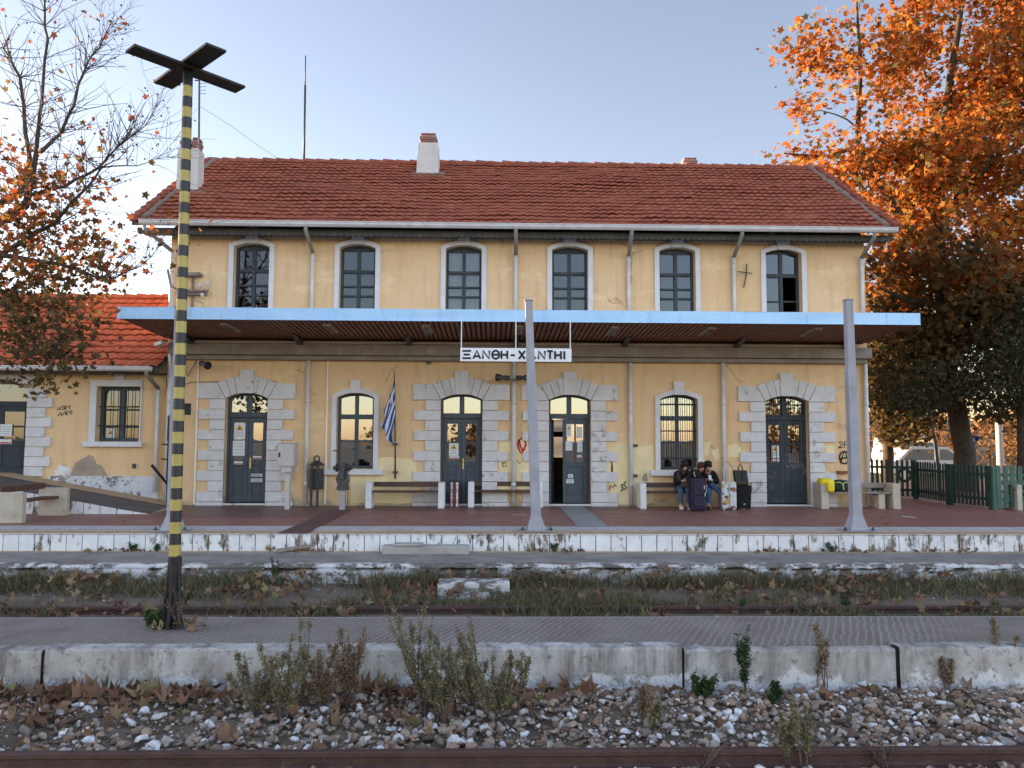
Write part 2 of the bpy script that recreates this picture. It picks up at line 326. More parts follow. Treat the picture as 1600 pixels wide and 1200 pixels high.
# ---------------------------------------------------------------- mesh helpers
class MB:
    def __init__(s): s.v = []; s.f = []; s.mi = []
    def add(s, vs, fs, mi=0):
        o = len(s.v); s.v += [tuple(x) for x in vs]
        for f in fs: s.f.append(tuple(o+i for i in f)); s.mi.append(mi)
    def box(s, x0, x1, y0, y1, z0, z1, mi=0, top=None):
        a, b = sorted((x0, x1)); c, d = sorted((y0, y1)); e, f = sorted((z0, z1))
        vs = [(a, c, e), (b, c, e), (b, d, e), (a, d, e), (a, c, f), (b, c, f), (b, d, f), (a, d, f)]
        s.add(vs, [(0, 3, 2, 1), (4, 5, 6, 7), (0, 1, 5, 4), (1, 2, 6, 5), (2, 3, 7, 6), (3, 0, 4, 7)], mi)
    def obox(s, c, ax, ay, az, mi=0):   # centre and three half-axes
        c, ax, ay, az = map(Vector, (c, ax, ay, az))
        vs = [c+i*ax+j*ay+k*az for k in (-1, 1) for i, j in ((-1, -1), (1, -1), (1, 1), (-1, 1))]
        s.add(vs, [(0, 3, 2, 1), (4, 5, 6, 7), (0, 1, 5, 4), (1, 2, 6, 5), (2, 3, 7, 6), (3, 0, 4, 7)], mi)
    def bar(s, p, q, w, h=None, mi=0):
        p, q = Vector(p), Vector(q); d = (q-p); n = d.normalized(); h = h or w
        u = n.cross(Vector((0, 0, 1)))
        if u.length < 1e-3: u = Vector((1, 0, 0))
        u.normalize(); t = u.cross(n)
        s.obox((p+q)/2, d/2, u*w/2, t*h/2, mi)
    def tube(s, path, r, n=8, mi=0, cap=True):
        P = [Vector(p) for p in path]; rs = r if isinstance(r, (list, tuple)) else [r]*len(P)
        o = len(s.v); u = None
        for i, p in enumerate(P):
            t = (P[min(i+1, len(P)-1)]-P[max(i-1, 0)])
            t = t.normalized() if t.length > 1e-9 else Vector((0, 0, 1))
            if u is None:
                u = t.cross(Vector((0, 1, 0)))
                if u.length < .1: u = t.cross(Vector((1, 0, 0)))
            u = (u-t*u.dot(t)).normalized(); w = t.cross(u)
            for k in range(n):
                a = 2*math.pi*k/n; s.v.append(tuple(p+(u*math.cos(a)+w*math.sin(a))*rs[i]))
        for i in range(len(P)-1):
            for k in range(n):
                a, b = o+i*n+k, o+i*n+(k+1) % n
                s.f.append((a, b, b+n, a+n)); s.mi.append(mi)
        if cap:
            s.f.append(tuple(o+k for k in reversed(range(n)))); s.mi.append(mi)
            e = o+(len(P)-1)*n; s.f.append(tuple(e+k for k in range(n))); s.mi.append(mi)
    def lathe(s, c, prof, n=20, mi=0, axis='Z'):
        c = Vector(c); o = len(s.v)
        for r, h in prof:
            for k in range(n):
                a = 2*math.pi*k/n; x, y = r*math.cos(a), r*math.sin(a)
                s.v.append(tuple(c+(Vector((x, y, h)) if axis == 'Z' else Vector((h, x, y)) if axis == 'X' else Vector((x, h, y)))))
        for i in range(len(prof)-1):
            for k in range(n):
                a, b = o+i*n+k, o+i*n+(k+1) % n
                s.f.append((a, b, b+n, a+n)); s.mi.append(mi)
        s.f.append(tuple(o+k for k in reversed(range(n)))); s.mi.append(mi)
        e = o+(len(prof)-1)*n; s.f.append(tuple(e+k for k in range(n))); s.mi.append(mi)
    def prism(s, poly, y0, y1, mi=0):     # poly in (x, z), extruded along Y
        n = len(poly)
        vs = [(x, y0, z) for x, z in poly]+[(x, y1, z) for x, z in poly]
        s.add(vs, [tuple(range(n)), tuple(reversed(range(n, 2*n)))]+[((i+1) % n, i, n+i, n+(i+1) % n) for i in range(n)], mi)
    def prismX(s, poly, x0, x1, mi=0):    # poly in (y, z), extruded along X
        n = len(poly)
        vs = [(x0, y, z) for y, z in poly]+[(x1, y, z) for y, z in poly]
        s.add(vs, [tuple(range(n)), tuple(reversed(range(n, 2*n)))]+[((i+1) % n, i, n+i, n+(i+1) % n) for i in range(n)], mi)
    def prismZ(s, poly, z0, z1, mi=0):
        n = len(poly)
        vs = [(x, y, z0) for x, y in poly]+[(x, y, z1) for x, y in poly]
        s.add(vs, [tuple(reversed(range(n))), tuple(range(n, 2*n))]+[(i, (i+1) % n, n+(i+1) % n, n+i) for i in range(n)], mi)
    def band(s, outer, inner, y0, y1, mi=0, closed=True):   # strip between two loops of equal length, (x,z)
        n = len(outer); rngk = range(n if closed else n-1); o = len(s.v)
        for y in (y0, y1):
            s.v += [(x, y, z) for x, z in outer]; s.v += [(x, y, z) for x, z in inner]
        for i in rngk:
            j = (i+1) % n; a, b, c, d = o+i, o+j, o+n+j, o+n+i; k = 2*n
            for f in ((a, b, c, d), (d+k, c+k, b+k, a+k), (b, a, a+k, b+k), (d, c, c+k, d+k)):
                s.f.append(f); s.mi.append(mi)
    def ribbon(s, pts, w, y, mi=0):       # flat painted stroke on the plane y, pts (x,z)
        P = [Vector((p[0], 0, p[1])) for p in pts]; o = len(s.v); n = len(P)
        closed = (P[0]-P[-1]).length < 1e-6
        for i, p in enumerate(P):
            a = P[i-1] if i else (P[-2] if closed else P[0]); b = P[i+1] if i < n-1 else (P[1] if closed else P[-1])
            t = (b-a).normalized(); q = Vector((-t.z, 0, t.x))*w/2
            s.v.append((p.x+q.x, y, p.z+q.z)); s.v.append((p.x-q.x, y, p.z-q.z))
        for i in range(n-1):
            s.f.append((o+2*i, o+2*i+1, o+2*i+3, o+2*i+2)); s.mi.append(mi)
    def build(s, name, mats, parent=None, smooth=False, bevel=0, loc=None):
        me = bpy.data.meshes.new(name); 
        me.from_pydata(s.v, [], s.f)
        for m in (mats if isinstance(mats, (list, tuple)) else [mats]): me.materials.append(M[m] if isinstance(m, str) else m)
        me.polygons.foreach_set('material_index', s.mi)
        if smooth: me.polygons.foreach_set('use_smooth', [True]*len(me.polygons))
        me.update()
        bm = bmesh.new(); bm.from_mesh(me); bmesh.ops.recalc_face_normals(bm, faces=bm.faces[:])
        if bevel:
            es = [e for e in bm.edges if len(e.link_faces) == 2 and e.calc_face_angle(0) > .6]
            bmesh.ops.bevel(bm, geom=es, offset=bevel, segments=2, affect='EDGES', clamp_overlap=True, profile=.5)
        bm.to_mesh(me); bm.free()
        o = bpy.data.objects.new(name, me); col.objects.link(o)
        if parent is not None: 
            o.parent = parent; o.matrix_parent_inverse = world_of(parent).inverted()
        return o
def world_of(o):
    m = o.matrix_basis.copy()
    if o.parent is not None: m = world_of(o.parent) @ o.matrix_parent_inverse @ m
    return m
def thing(name, label, cat, loc=(0, 0, 0), group=None):
    o = bpy.data.objects.new(name, None); col.objects.link(o); o.location = loc; o.empty_display_size = .2
    return tag(o, label, cat, group)
def tag(o, label, cat, group=None):
    o['label'] = label; o['category'] = cat
    if group: o['group'] = group
    return o
def struct(o, kind='structure', label=None):
    o['kind'] = kind
    if label: o['label'] = label
    return o
def np_mesh(name, V, F, mats, parent=None, smooth=False, mi=None):
    """V (n,3); F (m,k) constant-size faces"""
    me = bpy.data.meshes.new(name); n, m, k = len(V), len(F), F.shape[1]
    me.vertices.add(n); me.vertices.foreach_set('co', V.astype(np.float32).ravel())
    me.loops.add(m*k); me.loops.foreach_set('vertex_index', F.astype(np.int32).ravel())
    me.polygons.add(m); me.polygons.foreach_set('loop_start', np.arange(0, m*k, k, dtype=np.int32))
    me.polygons.foreach_set('loop_total', np.full(m, k, dtype=np.int32))
    for x in (mats if isinstance(mats, (list, tuple)) else [mats]): me.materials.append(M[x])
    if mi is not None: me.polygons.foreach_set('material_index', mi.astype(np.int32))
    if smooth: me.polygons.foreach_set('use_smooth', np.ones(m, dtype=bool))
    me.update(calc_edges=True); me.validate()
    o = bpy.data.objects.new(name, me); col.objects.link(o)
    if parent is not None: o.parent = parent; o.matrix_parent_inverse = world_of(parent).inverted()
    return o
def arch(x0, x1, zs, zc, n=12):          # segmental arch from left spring to right spring
    w = (x1-x0)/2; h = max(zc-zs, 1e-3); r = (w*w+h*h)/(2*h); cx = (x0+x1)/2; cz = zc-r; a = math.asin(min(1, w/r))
    return [(cx+r*math.sin(-a+2*a*i/n), cz+r*math.cos(-a+2*a*i/n)) for i in range(n+1)]
def opening(x0, x1, zb, zs, zc, n=12):
    return [(x1, zb), (x0, zb)]+arch(x0, x1, zs, zc, n)
def inset(x0, x1, zb, zs, zc, t, n=12): return opening(x0+t, x1-t, zb+t, zs-t*.2, zc-t, n)
def holed(mb, outer, holes, y, depth, mi=0, rmi=None):
    """front panel at plane y with holes, reveals of the holes running back to y+depth"""
    bm = bmesh.new(); es = []
    for lp in [outer]+holes:
        vs = [bm.verts.new((x, y, z)) for x, z in lp]
        for i in range(len(vs)): es.append(bm.edges.new((vs[i], vs[(i+1) % len(vs)])))
    bmesh.ops.triangle_fill(bm, edges=es, use_beauty=True, use_dissolve=False)
    bm.verts.ensure_lookup_table(); bm.verts.index_update()
    mb.add([v.co for v in bm.verts], [[v.index for v in f.verts] for f in bm.faces], mi); bm.free()
    for lp in holes:
        n = len(lp); mb.add([(x, y, z) for x, z in lp]+[(x, y+depth, z) for x, z in lp], [(i, (i+1) % n, n+(i+1) % n, n+i) for i in range(n)], mi if rmi is None else rmi)
# ================================================================ STATION BUILDING
X0, X1 = wx(264, 500), wx(1355, 560)
ZE = wz(800, 352, 18.8)            # gutter line
RY = 23.5; ZR = wz(800, 257, RY)   # ridge
ZT = 6.95
station = thing('station_building', 'two storey pale yellow railway station with red tiled roof and grey stone door surrounds', 'station', (0.6, 24, 0))
UP = []    # upper windows: x0,x1
for c in (393, 558.5, 724.5, 890.5, 1058, 1224): UP.append((wx(c-28, 430), wx(c+28, 430)))
zuc, zus, zub = wz(800, 384), wz(800, 390), 4.42
GD = [(wx(351, 700), wx(417, 700)), (wx(688, 700), wx(753.5, 700)), (wx(857.5, 700), wx(923, 700)), (wx(1196, 700), wx(1264, 700))]
zdc, zds = wz(760, 616), wz(760, 624.5)
GW = [(wx(526, 670), wx(584, 670)), (wx(1031, 670), wx(1090, 670))]
zgc, zgs, zgb = wz(760, 615), wz(760, 622.5), wz(760, 733)
holes = [opening(a, b, zub, zus, zuc) for a, b in UP]+[opening(a, b, .06, zds, zdc) for a, b in GD]+[opening(a, b, zgb, zgs, zgc) for a, b in GW]
mb = MB()
YB = 28.6
slope = (ZR-ZE)/(RY-18.75)
holed(mb, [(X0, 0), (X1, 0), (X1, ZT), (X0, ZT)], holes, YW, .34)
zg = ZR-.25
for x in (X0, X1):
    mb.add([(x, YW, 0), (x, YB, 0), (x, YB, ZT), (x, RY, zg), (x, YW, ZT)], [(0, 1, 2, 3, 4)])
bx0, bx1 = wx(872, 700, YB)-.25, wx(872, 700, YB)+.3
holed(mb, [(X0, 0), (X1, 0), (X1, ZT), (X0, ZT)], [[(bx0, 1.0), (bx1, 1.0), (bx1, 1.75), (bx0, 1.75)], [(bx0, 1.95), (bx1, 1.95), (bx1, 2.45), (bx0, 2.45)]], YB, -.3)
wall = mb.build('wall', 'stucco', station)
ib = MB()      # rooms behind the windows
ib.box(X0+.05, X1-.05, YW+.36, YB-.35, .03, .06); ib.box(X0+.05, X1-.05, YW+.36, YB-.35, 3.9, 4.1); ib.box(X0+.05, X1-.05, YW+.36, YB-.35, 6.6, 6.7)
ib.box(X0+.05, X1-.05, 24, 24.1, 4.1, 6.6)
for a, b in ((X0+.05, GD[2][0]-.6), (GD[2][1]+.6, X1-.05)): ib.box(a, b, 24, 24.1, .06, 3.9)
ib.build('interior', plain('interior_wall', (.09, .08, .07), .9), station)
# --- window surrounds and windows
def window(parent, x0, x1, zb, zs, zc, rails, cols=1, style=0, y=YW, sw=.125, gl='glass', fr='winframe', sill=True, bars=False, open_right=False, curtain=0, key=.34, keyup=.24, transom=None):
    cx = (x0+x1)/2
    w = MB(); n = 12
    out = opening(x0-sw, x1+sw, zb-(.01), zs+sw*.45, zc+sw, n); inn = opening(x0, x1, zb-.01, zs, zc, n)
    w.band(out[1:]+[out[0]], inn[1:]+[inn[0]], y-.055, y+.02, closed=False)
    kw = key/2*(x1-x0)/.9
    w.prism([(cx-kw*.82, zc-.01), (cx+kw*.82, zc-.01), (cx+kw, zc+sw+keyup), (cx-kw, zc+sw+keyup)], y-.085, y+.02)
    sur = w.build('window_surround', 'trim', parent, bevel=.006)
    if sill:
        w = MB(); w.box(x0-sw-.14, x1+sw+.14, y-.13, y+.02, zb-.15, zb-.012); w.build('sill', 'trim', sur, bevel=.01)
    f = MB(); t = .065; yf = y+.17
    head = zc-.0
    o1, i1 = opening(x0+.001, x1-.001, zb+.001, zs, zc-.001, n), inset(x0, x1, zb, zs, zc, t, n)
    f.band(o1, i1, yf, yf+.08)
    zt = min(zs, zc)-.02
    if style == 1:                                    # boarded arch over a square casement
        ar = arch(x0+t, x1-t, zs-.02, zc-t, n); f.prism(ar+[(x1-t, zt-.03), (x0+t, zt-.03)], yf+.012, yf+.06)
    bw = .05
    for i, r_ in enumerate(rails):
        z, h = r_; f.box(x0+t, x1-t, yf-.012, yf+.07, z-h/2, z+h/2)
    for k in range(1, cols+1): 
        xx = x0+(x1-x0)*k/(cols+1); f.box(xx-.045, xx+.045, yf-.006, yf+.075, zb+t, (zc-t+.01) if style == 0 else zt)
    if open_right:
        pass
    fo = f.build('window_frame', fr, parent, bevel=.006)
    p = MB(); yp = yf+.04
    ins = inset(x0, x1, zb, zs, zc, t*.7, n)
    if open_right:
        zr = rails[0][0]; ins2 = [(cx, zb+.04), (x0+.04, zb+.04), (x0+.04, zr), (cx, zr)]
        p.add([(x, yp, z) for x, z in ins2], [(0, 1, 2, 3)])
        ar = arch(x0+.04, x1-.04, zs, zc-.04, n); pl = [(x1-.04, zr), (x0+.04, zr)]+ar
        p.add([(x, yp, z) for x, z in pl], [tuple(range(len(pl)))])
    else: p.add([(x, yp, z) for x, z in ins], [tuple(range(len(ins)))])
    p.build('pane', gl, fo)
    if bars:
        g = MB(); nb = 7
        for k in range(1, nb+1):
            xx = x0+(x1-x0)*k/(nb+1)
            zz = zc-(zc-zs)*((xx-cx)/((x1-x0)/2))**2
            g.tube([(xx, y+.1, zb), (xx, y+.1, zz)], .009, 6)
        for z in (zb+.28, zb+(zs-zb)*.55, zs-.12): g.box(x0, x1, y+.085, y+.092, z-.015, z+.015)
        g.build('window_bars', 'black', fo)
    if curtain:
        c = MB(); yc = yp+.12
        def drape(xa, xb, za, zb2, taper):
            k = 14; top, bot = [], []
            for i in range(k+1):
                u = i/k; top.append((xa+(xb-xa)*(u*taper+(1-taper)*.5), yc+.02*math.sin(u*20), zb2)); bot.append((xa+(xb-xa)*u, yc+.03*math.sin(u*22+1), za))
            c.add(top+bot, [(i, i+1, k+2+i, k+1+i) for i in range(k)])
        if curtain == 1: drape(x0, x1, zb, zs-.05, 1)
        if curtain == 2: drape(cx-.26, cx-.05, zb, zb+.95, .05); drape(cx+.04, cx+.24, zb, zb+.75, .05)
        if curtain == 3: drape(cx-.05, cx+.05, zb, zs, .8)
        c.build('curtain', 'curtain', fo)
    return fo
ru = [(wz(800, 425), .085), (wz(800, 448), .05), (wz(800, 463), .05)]
for i, (a, b) in enumerate(UP):
    if i == 5: window(station, a, b, zub, zus-.03, zuc-.03, [(wz(800, 425), .1), (wz(800, 466), .04)], 1, 0, gl='glassup', open_right=True)
    else: window(station, a, b, zub, zus, zuc, ru, 1, 1, gl='glassup', curtain={0: 3, 2: 1, 3: 2}.get(i, 0))
rg = [(wz(760, 652), .12), (wz(760, 690), .05)]
window(station, *GW[0], zgb, zgs, zgc, rg, 1, 0, fr='door', keyup=.2, key=.26)
window(station, *GW[1], zgb, zgs, zgc, rg, 1, 0, fr='door', keyup=.2, key=.26, bars=True)
# --- stone surrounds and doors
def surround(parent, x0, x1, zs, zc, seed):
    r = random.Random(seed); w = MB(); g = .006; nr, wd = .36, .66
    ys = lambda: YW-.05-r.random()*.012
    cb = [0, .10]; ch = (zs-.02-.10)/10
    cx = (x0+x1)/2
    for s, xe in ((-1, x0), (1, x1)):
        w.box(xe, xe+s*(wd+.02), YW-.045, YW+.03, 0, .10-g)
        for k in range(10):
            ww = wd if k % 2 == 0 else nr+.02
            if k == 0: ww = wd
            ww += r.uniform(-.015, .015)
            w.box(xe, xe+s*ww, ys(), YW+.03, .10+k*ch+g, .10+(k+1)*ch-g)
    # voussoirs: flat outer curve between two square corner stones
    ztop = zs+.385; W2 = (x1-x0)/2+.21; zk = zc+.43
    nv = 7; inn = arch(x0, x1, zs, zc, nv*4); out = arch(cx-W2, cx+W2, ztop, zk, nv*4)
    for k in range(nv):
        if k == 3: continue
        a = inn[k*4:k*4+5]; b = out[k*4:k*4+5]
        a = [(p[0]+(.005 if q == 0 else -.005 if q == 4 else 0), p[1]) for q, p in enumerate(a)]; b = [(p[0]+(.005 if q == 0 else -.005 if q == 4 else 0), p[1]) for q, p in enumerate(b)]
        w.prism(a+b[::-1], ys(), YW+.03)
    w.prism([(cx-.155, zc-.012), (cx+.155, zc-.012), (cx+.175, zc+.585), (cx-.175, zc+.585)], YW-.085, YW+.03)
    for s, xe in ((-1, x0), (1, x1)):
        pl = [(xe+s*.006, zs-.012), (xe+s*(wd+.03), zs-.012), (xe+s*(wd+.03), ztop), (cx+s*(W2+.006), ztop)]
        w.prism(pl if s > 0 else pl[::-1], ys(), YW+.03)
    w.box(x0, x1, YW-.02, YW+.33, .015, .06)
    return w.build('stone_surround', 'stone', parent, bevel=.008)
def notice(parent, x, z, w, h, y, kind=0):
    n = MB(); n.box(x-w/2, x+w/2, y-.004, y, z-h/2, z+h/2, 0)
    if kind == 1:     # amber warning triangle over two lines of small print
        n.add([(x-w*.36, y-.006, z+h*.05), (x+w*.36, y-.006, z+h*.05), (x, y-.006, z+h*.42)], [(0, 1, 2)], 1)
        n.add([(x-w*.1, y-.008, z+h*.1), (x+w*.1, y-.008, z+h*.1), (x, y-.008, z+h*.28)], [(0, 1, 2)], 2)
        for k in range(3): n.box(x-w*.36, x+w*.3, y-.007, y-.0045, z-h*(.08+.11*k)-.006, z-h*(.08+.11*k)+.006, 3)
    if kind == 2: n.box(x-w*.45, x+w*.45, y-.007, y-.0045, z-h*.42, z-h*.12, 4)
    if kind == 3:
        for k in range(4): n.box(x-w*.4, x+w*.4*(1-.2*(k % 2)), y-.007, y-.0045, z+h*(.3-.2*k)-.005, z+h*(.3-.2*k)+.005, 3)
    return n.build('notice', ['paper', 'warn', 'ink', 'greyprint', 'redline'], parent)
M['greyprint'] = plain('grey_print', (.3, .33, .35), .8)
def leaf_(door, xa, xb, zb, zt, y, hinge=None, ang=0, grid=1, planks=False, nots=(), handle=None, mat='door', gl='glass'):
    f = MB(); t = .045; st = .105; wdt = xb-xa; zm = zb+(zt-zb)*.46; ztr = zt-.13
    f.box(xa, xa+st, y, y+t, zb, zt); f.box(xb-st, xb, y, y+t, zb, zt); f.box(xa+st, xb-st, y, y+t, ztr, zt)
    f.box(xa+st, xb-st, y, y+t, zm-.06, zm+.06); f.box(xa+st, xb-st, y, y+t, zb, zb+.18)
    zmid = (zm+.06+ztr)/2
    f.box(xa+st, xb-st, y+.002, y+t-.002, zmid-.022, zmid+.022)
    for k in range(1, grid):
        xx = xa+st+(wdt-2*st)*k/grid; f.box(xx-.02, xx+.02, y+.003, y+t-.003, zm+.06, ztr)
    f.box(xa+st, xb-st, y+.018, y+t-.008, zb+.18, zm-.06)
    if planks:
        for k in range(5):
            xx = xa+st+(wdt-2*st)*(k+.5)/5; f.box(xx-(wdt-2*st)*.088, xx+(wdt-2*st)*.088, y+.006, y+.02, zb+.185, zm-.062)
    else:
        f.box(xa+st+.03, xb-st-.03, y+.006, y+.02, zb+.22, zb+(zm-zb)*.62); f.box(xa+st+.03, xb-st-.03, y+.006, y+.02, zb+(zm-zb)*.72, zm-.085)
    lf = f.build('leaf', mat, door, bevel=.005)
    objs = [lf]
    p = MB(); p.add([(xa+st, y+.025, zm+.06), (xb-st, y+.025, zm+.06), (xb-st, y+.025, ztr), (xa+st, y+.025, ztr)], [(0, 1, 2, 3)]); objs.append(p.build('pane', gl, door))
    if handle:
        h = MB(); hx = handle; zz = zm+.02; h.box(hx-.018, hx+.018, y-.008, y, zz-.15, zz+.12); h.tube([(hx, y-.008, zz+.05), (hx, y-.05, zz+.05), (hx+.1, y-.052, zz+.05)], .01, 8); objs.append(h.build('handle', 'brass', door))
    for (u, z, w, h, kind) in nots: objs.append(notice(door, xa+wdt*u, z, w, h, y-.002, kind))
    if ang:
        hx = xa if hinge == 'l' else xb
        T = Matrix.Translation((hx, y+t/2, 0)) @ Matrix.Rotation(ang, 4, 'Z') @ Matrix.Translation((-hx, -y-t/2, 0))
        for o in objs: o.data.transform(T)
ztr = wz(760, 650); zb = .07
for i, (a, b) in enumerate(GD):
    surround(station, a, b, zds, zdc, i+1)
    cx = (a+b)/2; f = MB(); t = .055; yf = YW+.17
    o1, i1 = opening(a+.001, b-.001, zb, zds, zdc-.001), inset(a, b, zb-.055, zds, zdc, t)
    f.band(o1, i1, yf-.01, yf+.09)
    f.box(a+t, b-t, yf-.03, yf+.085, ztr-.06, ztr+.07); f.box(cx-.06, cx+.06, yf-.012, yf+.08, ztr+.07, zdc-.05)
    dm = 'doorold' if i == 3 else 'door'
    d = f.build('door', dm, station, bevel=.006)
    p = MB(); pl = [(b-t*.7, ztr+.05), (a+t*.7, ztr+.05)]+arch(a+t*.7, b-t*.7, zds, zdc-t*.7); p.add([(x, yf+.045, z) for x, z in pl], [tuple(range(len(pl)))]); p.build('transom_pane', 'glass', d)
    y = yf+.02; L_, R_ = (a+t+.004, cx-.003), (cx+.003, b-t-.004); z1 = ztr-.065
    Z = lambda py: wz(760, py)
    if i == 0:
        leaf_(d, *L_, zb, z1, y, nots=[(.52, Z(675), .28, .4, 1), (.5, Z(702), .3, .38, 3), (.5, Z(725), .22, .08, 2)])
        leaf_(d, *R_, zb, z1, y, handle=R_[0]+.06, nots=[(.5, Z(716), .22, .06, 2), (.5, Z(744), .28, .07, 3), (.5, Z(752), .28, .09, 3)])
    elif i == 1:
        leaf_(d, *L_, zb, z1, y, nots=[(.58, Z(703), .24, .33, 1), (.62, Z(715), .24, .07, 2)])
        leaf_(d, *R_, zb, z1, y, handle=R_[0]+.04)
    elif i == 2:
        leaf_(d, *L_, zb, z1, y, hinge='l', ang=R(78))
        leaf_(d, a+.36, R_[1], zb, z1, y, hinge='r', ang=R(7), grid=2, nots=[(.24, Z(672), .13, .33, 1), (.24, Z(696), .17, .24, 3), (.68, Z(675), .13, .3, 3), (.68, Z(697), .13, .28, 3), (.66, Z(713), .12, .07, 2), (.3, Z(744), .13, .1, 3), (.28, Z(752), .19, .1, 3)])
    else:
        leaf_(d, *L_, zb, z1, y, planks=True, mat='doorold', nots=[(.52, Z(704), .2, .33, 1), (.52, Z(718), .2, .07, 2)])
        leaf_(d, *R_, zb, z1, y, planks=True, mat='doorold')
        g = MB()
        for k in range(1, 10):
            xx = a+(b-a)*k/10; zz = zdc-(zdc-zds)*((xx-cx)/((b-a)/2))**2
            if k != 5: g.tube([(xx, yf-.04, ztr), (xx, yf-.04, zz-.04)], .01, 6)
            if k in (2, 3, 7, 8): g.tube([(xx, yf-.02, 1.12), (xx, yf-.02, z1)], .008, 6)
        g.box(a+.02, b-.02, yf-.045, yf-.035, zds-.1, zds-.07)
        for u, v_ in ((L_[0]+.06, L_[1]-.06), (R_[0]+.06, R_[1]-.06)): g.box(u, v_, yf-.022, yf-.014, 1.55, 1.575)
        g.build('door_bars', 'black', d)
# --- roof: real interlocking tile relief on both slopes
def tile_slope(name, x0, x1, length, mat, parent, flip=False, tw=.21, ga=.29, sag=0.0, hgt=.035):
    nx = int((x1-x0)/tw*6); xs = np.linspace(x0, x1, nx+1); rows = int(length/ga)+1
    prof = hgt*np.abs(np.sin(np.pi*((xs/tw) % 1.0)))**.8
    V = []; F = []; o = 0
    for r in range(rows):
        s0, s1 = r*ga-.015, min((r+1)*ga, length)
        jit = np.interp(xs, np.arange(x0, x1+tw*2, tw), rng.normal(0, .0045, len(np.arange(x0, x1+tw*2, tw))))
        sg = np.array([sag*mnoise.noise(Vector((x*.45, r*.2, 3.1))) for x in xs])
        jr = rng.normal(0, .003)
        for (s, h, q) in ((s0+.06, -.012, .7), (s0, .028, 1.), (s0+.004, .05, 1.), (s1+.05, -.002, .85)):
            V.append(np.stack([xs, np.full_like(xs, s)+jit*1.5, prof*q+h+jit+sg+jr], 1))
        for k in (0, 1, 2):
            a = o+k*(nx+1)+np.arange(nx); F.append(np.stack([a, a+1, a+nx+2, a+nx+1], 1))
        o += 4*(nx+1)
    ob = np_mesh(name, np.concatenate(V), np.concatenate(F), mat, smooth=False)
    return ob
XR0, XR1 = wx(203, 352, 18.75), wx(1408, 360, 18.75)
ang = math.atan2(ZR-ZE, RY-18.75); sl = math.hypot(ZR-ZE, RY-18.75)
rb = MB()
q = .05
rb.prismX([(18.8, ZE-.03), (RY, ZR-.06), (28.9, ZE-.03), (28.9, ZE-.10), (RY, ZR-.16), (18.8, ZE-.10)], XR0+.02, XR1-.02)
roof = rb.build('roof', 'eave', station)
def place_slope(o, par, y, z, a, rz=0):
    o.matrix_basis = Matrix.Translation((0, y, z)) @ Matrix.Rotation(a, 4, 'X'); o.parent = par; o.matrix_parent_inverse = world_of(par).inverted()
ts = tile_slope('roof_slope', XR0, XR1, sl, 'tile', None, sag=.05); place_slope(ts, roof, 18.72, ZE-.02, ang)
tb = MB(); tb.prismX([(RY, ZR-.02), (28.95, ZE-.0), (28.95, ZE-.05), (RY, ZR-.07)], XR0, XR1); tb.build('roof_slope', 'tile', roof)
def cap_row(mb, p, q, r=.11, n=26, mi=0):
    p, q = Vector(p), Vector(q); d = (q-p)/n
    for k in range(n):
        a = p+d*k; b = p+d*(k+1.12); j = random.uniform(-.012, .012)
        mb.tube([a+Vector((0, 0, j+.02)), b+Vector((0, 0, j-.01))], [r*1.08, r*.9], 8, mi)
rc = MB()
cap_row(rc, (XR0+.1, RY, ZR+.0), (XR1-.1, RY, ZR+.0), .1, 46); rc.build('ridge_cap', 'tile', roof)
def on_slope(x, y, h=0): return Vector((x, y, ZE+(y-18.75)*math.tan(ang)+h))
for xv in (XR0+.30, XR1-.32):
    m2 = MB(); pts = [on_slope(xv+random.uniform(-.03, .03), 18.8+(RY-18.8)*k/24, .045+random.uniform(-.01, .02)) for k in range(25)]
    m2.tube(pts, [.07+random.uniform(-.012, .02) for _ in pts], 7); m2.build('mortar_ridge', 'mortar', roof, smooth=True)
for xv in (XR0+.05, XR1-.05):
    vb = MB(); cap_row(vb, on_slope(xv, 18.75, .03), on_slope(xv, RY, .03), .09, 16); vb.build('verge_cap', 'tile', roof)
# eaves
eb = MB(); n = int((XR1-XR0-.2)/.15)
x = XR0+.1
pts = []
for k in range(n):
    for t in range(7):
        u = t/6; pts.append((x+.15*(k+u), ZE-.24-.05*math.sin(math.pi*u)))
up = [(p[0], ZE-.12) for p in pts]
eb.band(up, pts, 18.93, 18.955, closed=False)
eb.box(XR0+.1, XR1-.1, 18.955, YW, ZE-.2, ZE-.17)
eb.build('eave_board', 'eave', roof)
def gutter(parent, x0, x1, y, z, r=.075):
    g = MB(); k = 9; prof = [(y+r*math.cos(math.pi+math.pi*i/k)*1, z+r*1.25*math.sin(math.pi+math.pi*i/k)) for i in range(k+1)]
    prof = [(y-r, z+.02)]+prof+[(y+r, z+.02)]
    inner = [(p[0]+(y-p[0])*.12, p[1]+.008) for p in prof]
    o = len(g.v); m = len(prof)
    for xx in (x0, x1): g.v += [(xx, a, b) for a, b in prof]+[(xx, a, b) for a, b in inner]
    for i in range(m-1):
        for f in ((i, i+1, 2*m+i+1, 2*m+i), (m+i+1, m+i, 3*m+i, 3*m+i+1), (i+1, i, m+i, m+i+1), (2*m+i, 2*m+i+1, 3*m+i+1, 3*m+i)): g.f.append(tuple(o+t for t in f)); g.mi.append(0)
    g.tube([(x0, y-r-.004, z+.02), (x1, y-r-.004, z+.02)], .014, 6); g.box(x0, x1, y-r-.006, y-r+.0, z-.045, z-.035)
    return g.build('gutter', 'gutter', parent)
gutter(station, wx(218, 348, 18.62), wx(1402, 358, 18.62), 18.63, ZE-.045)
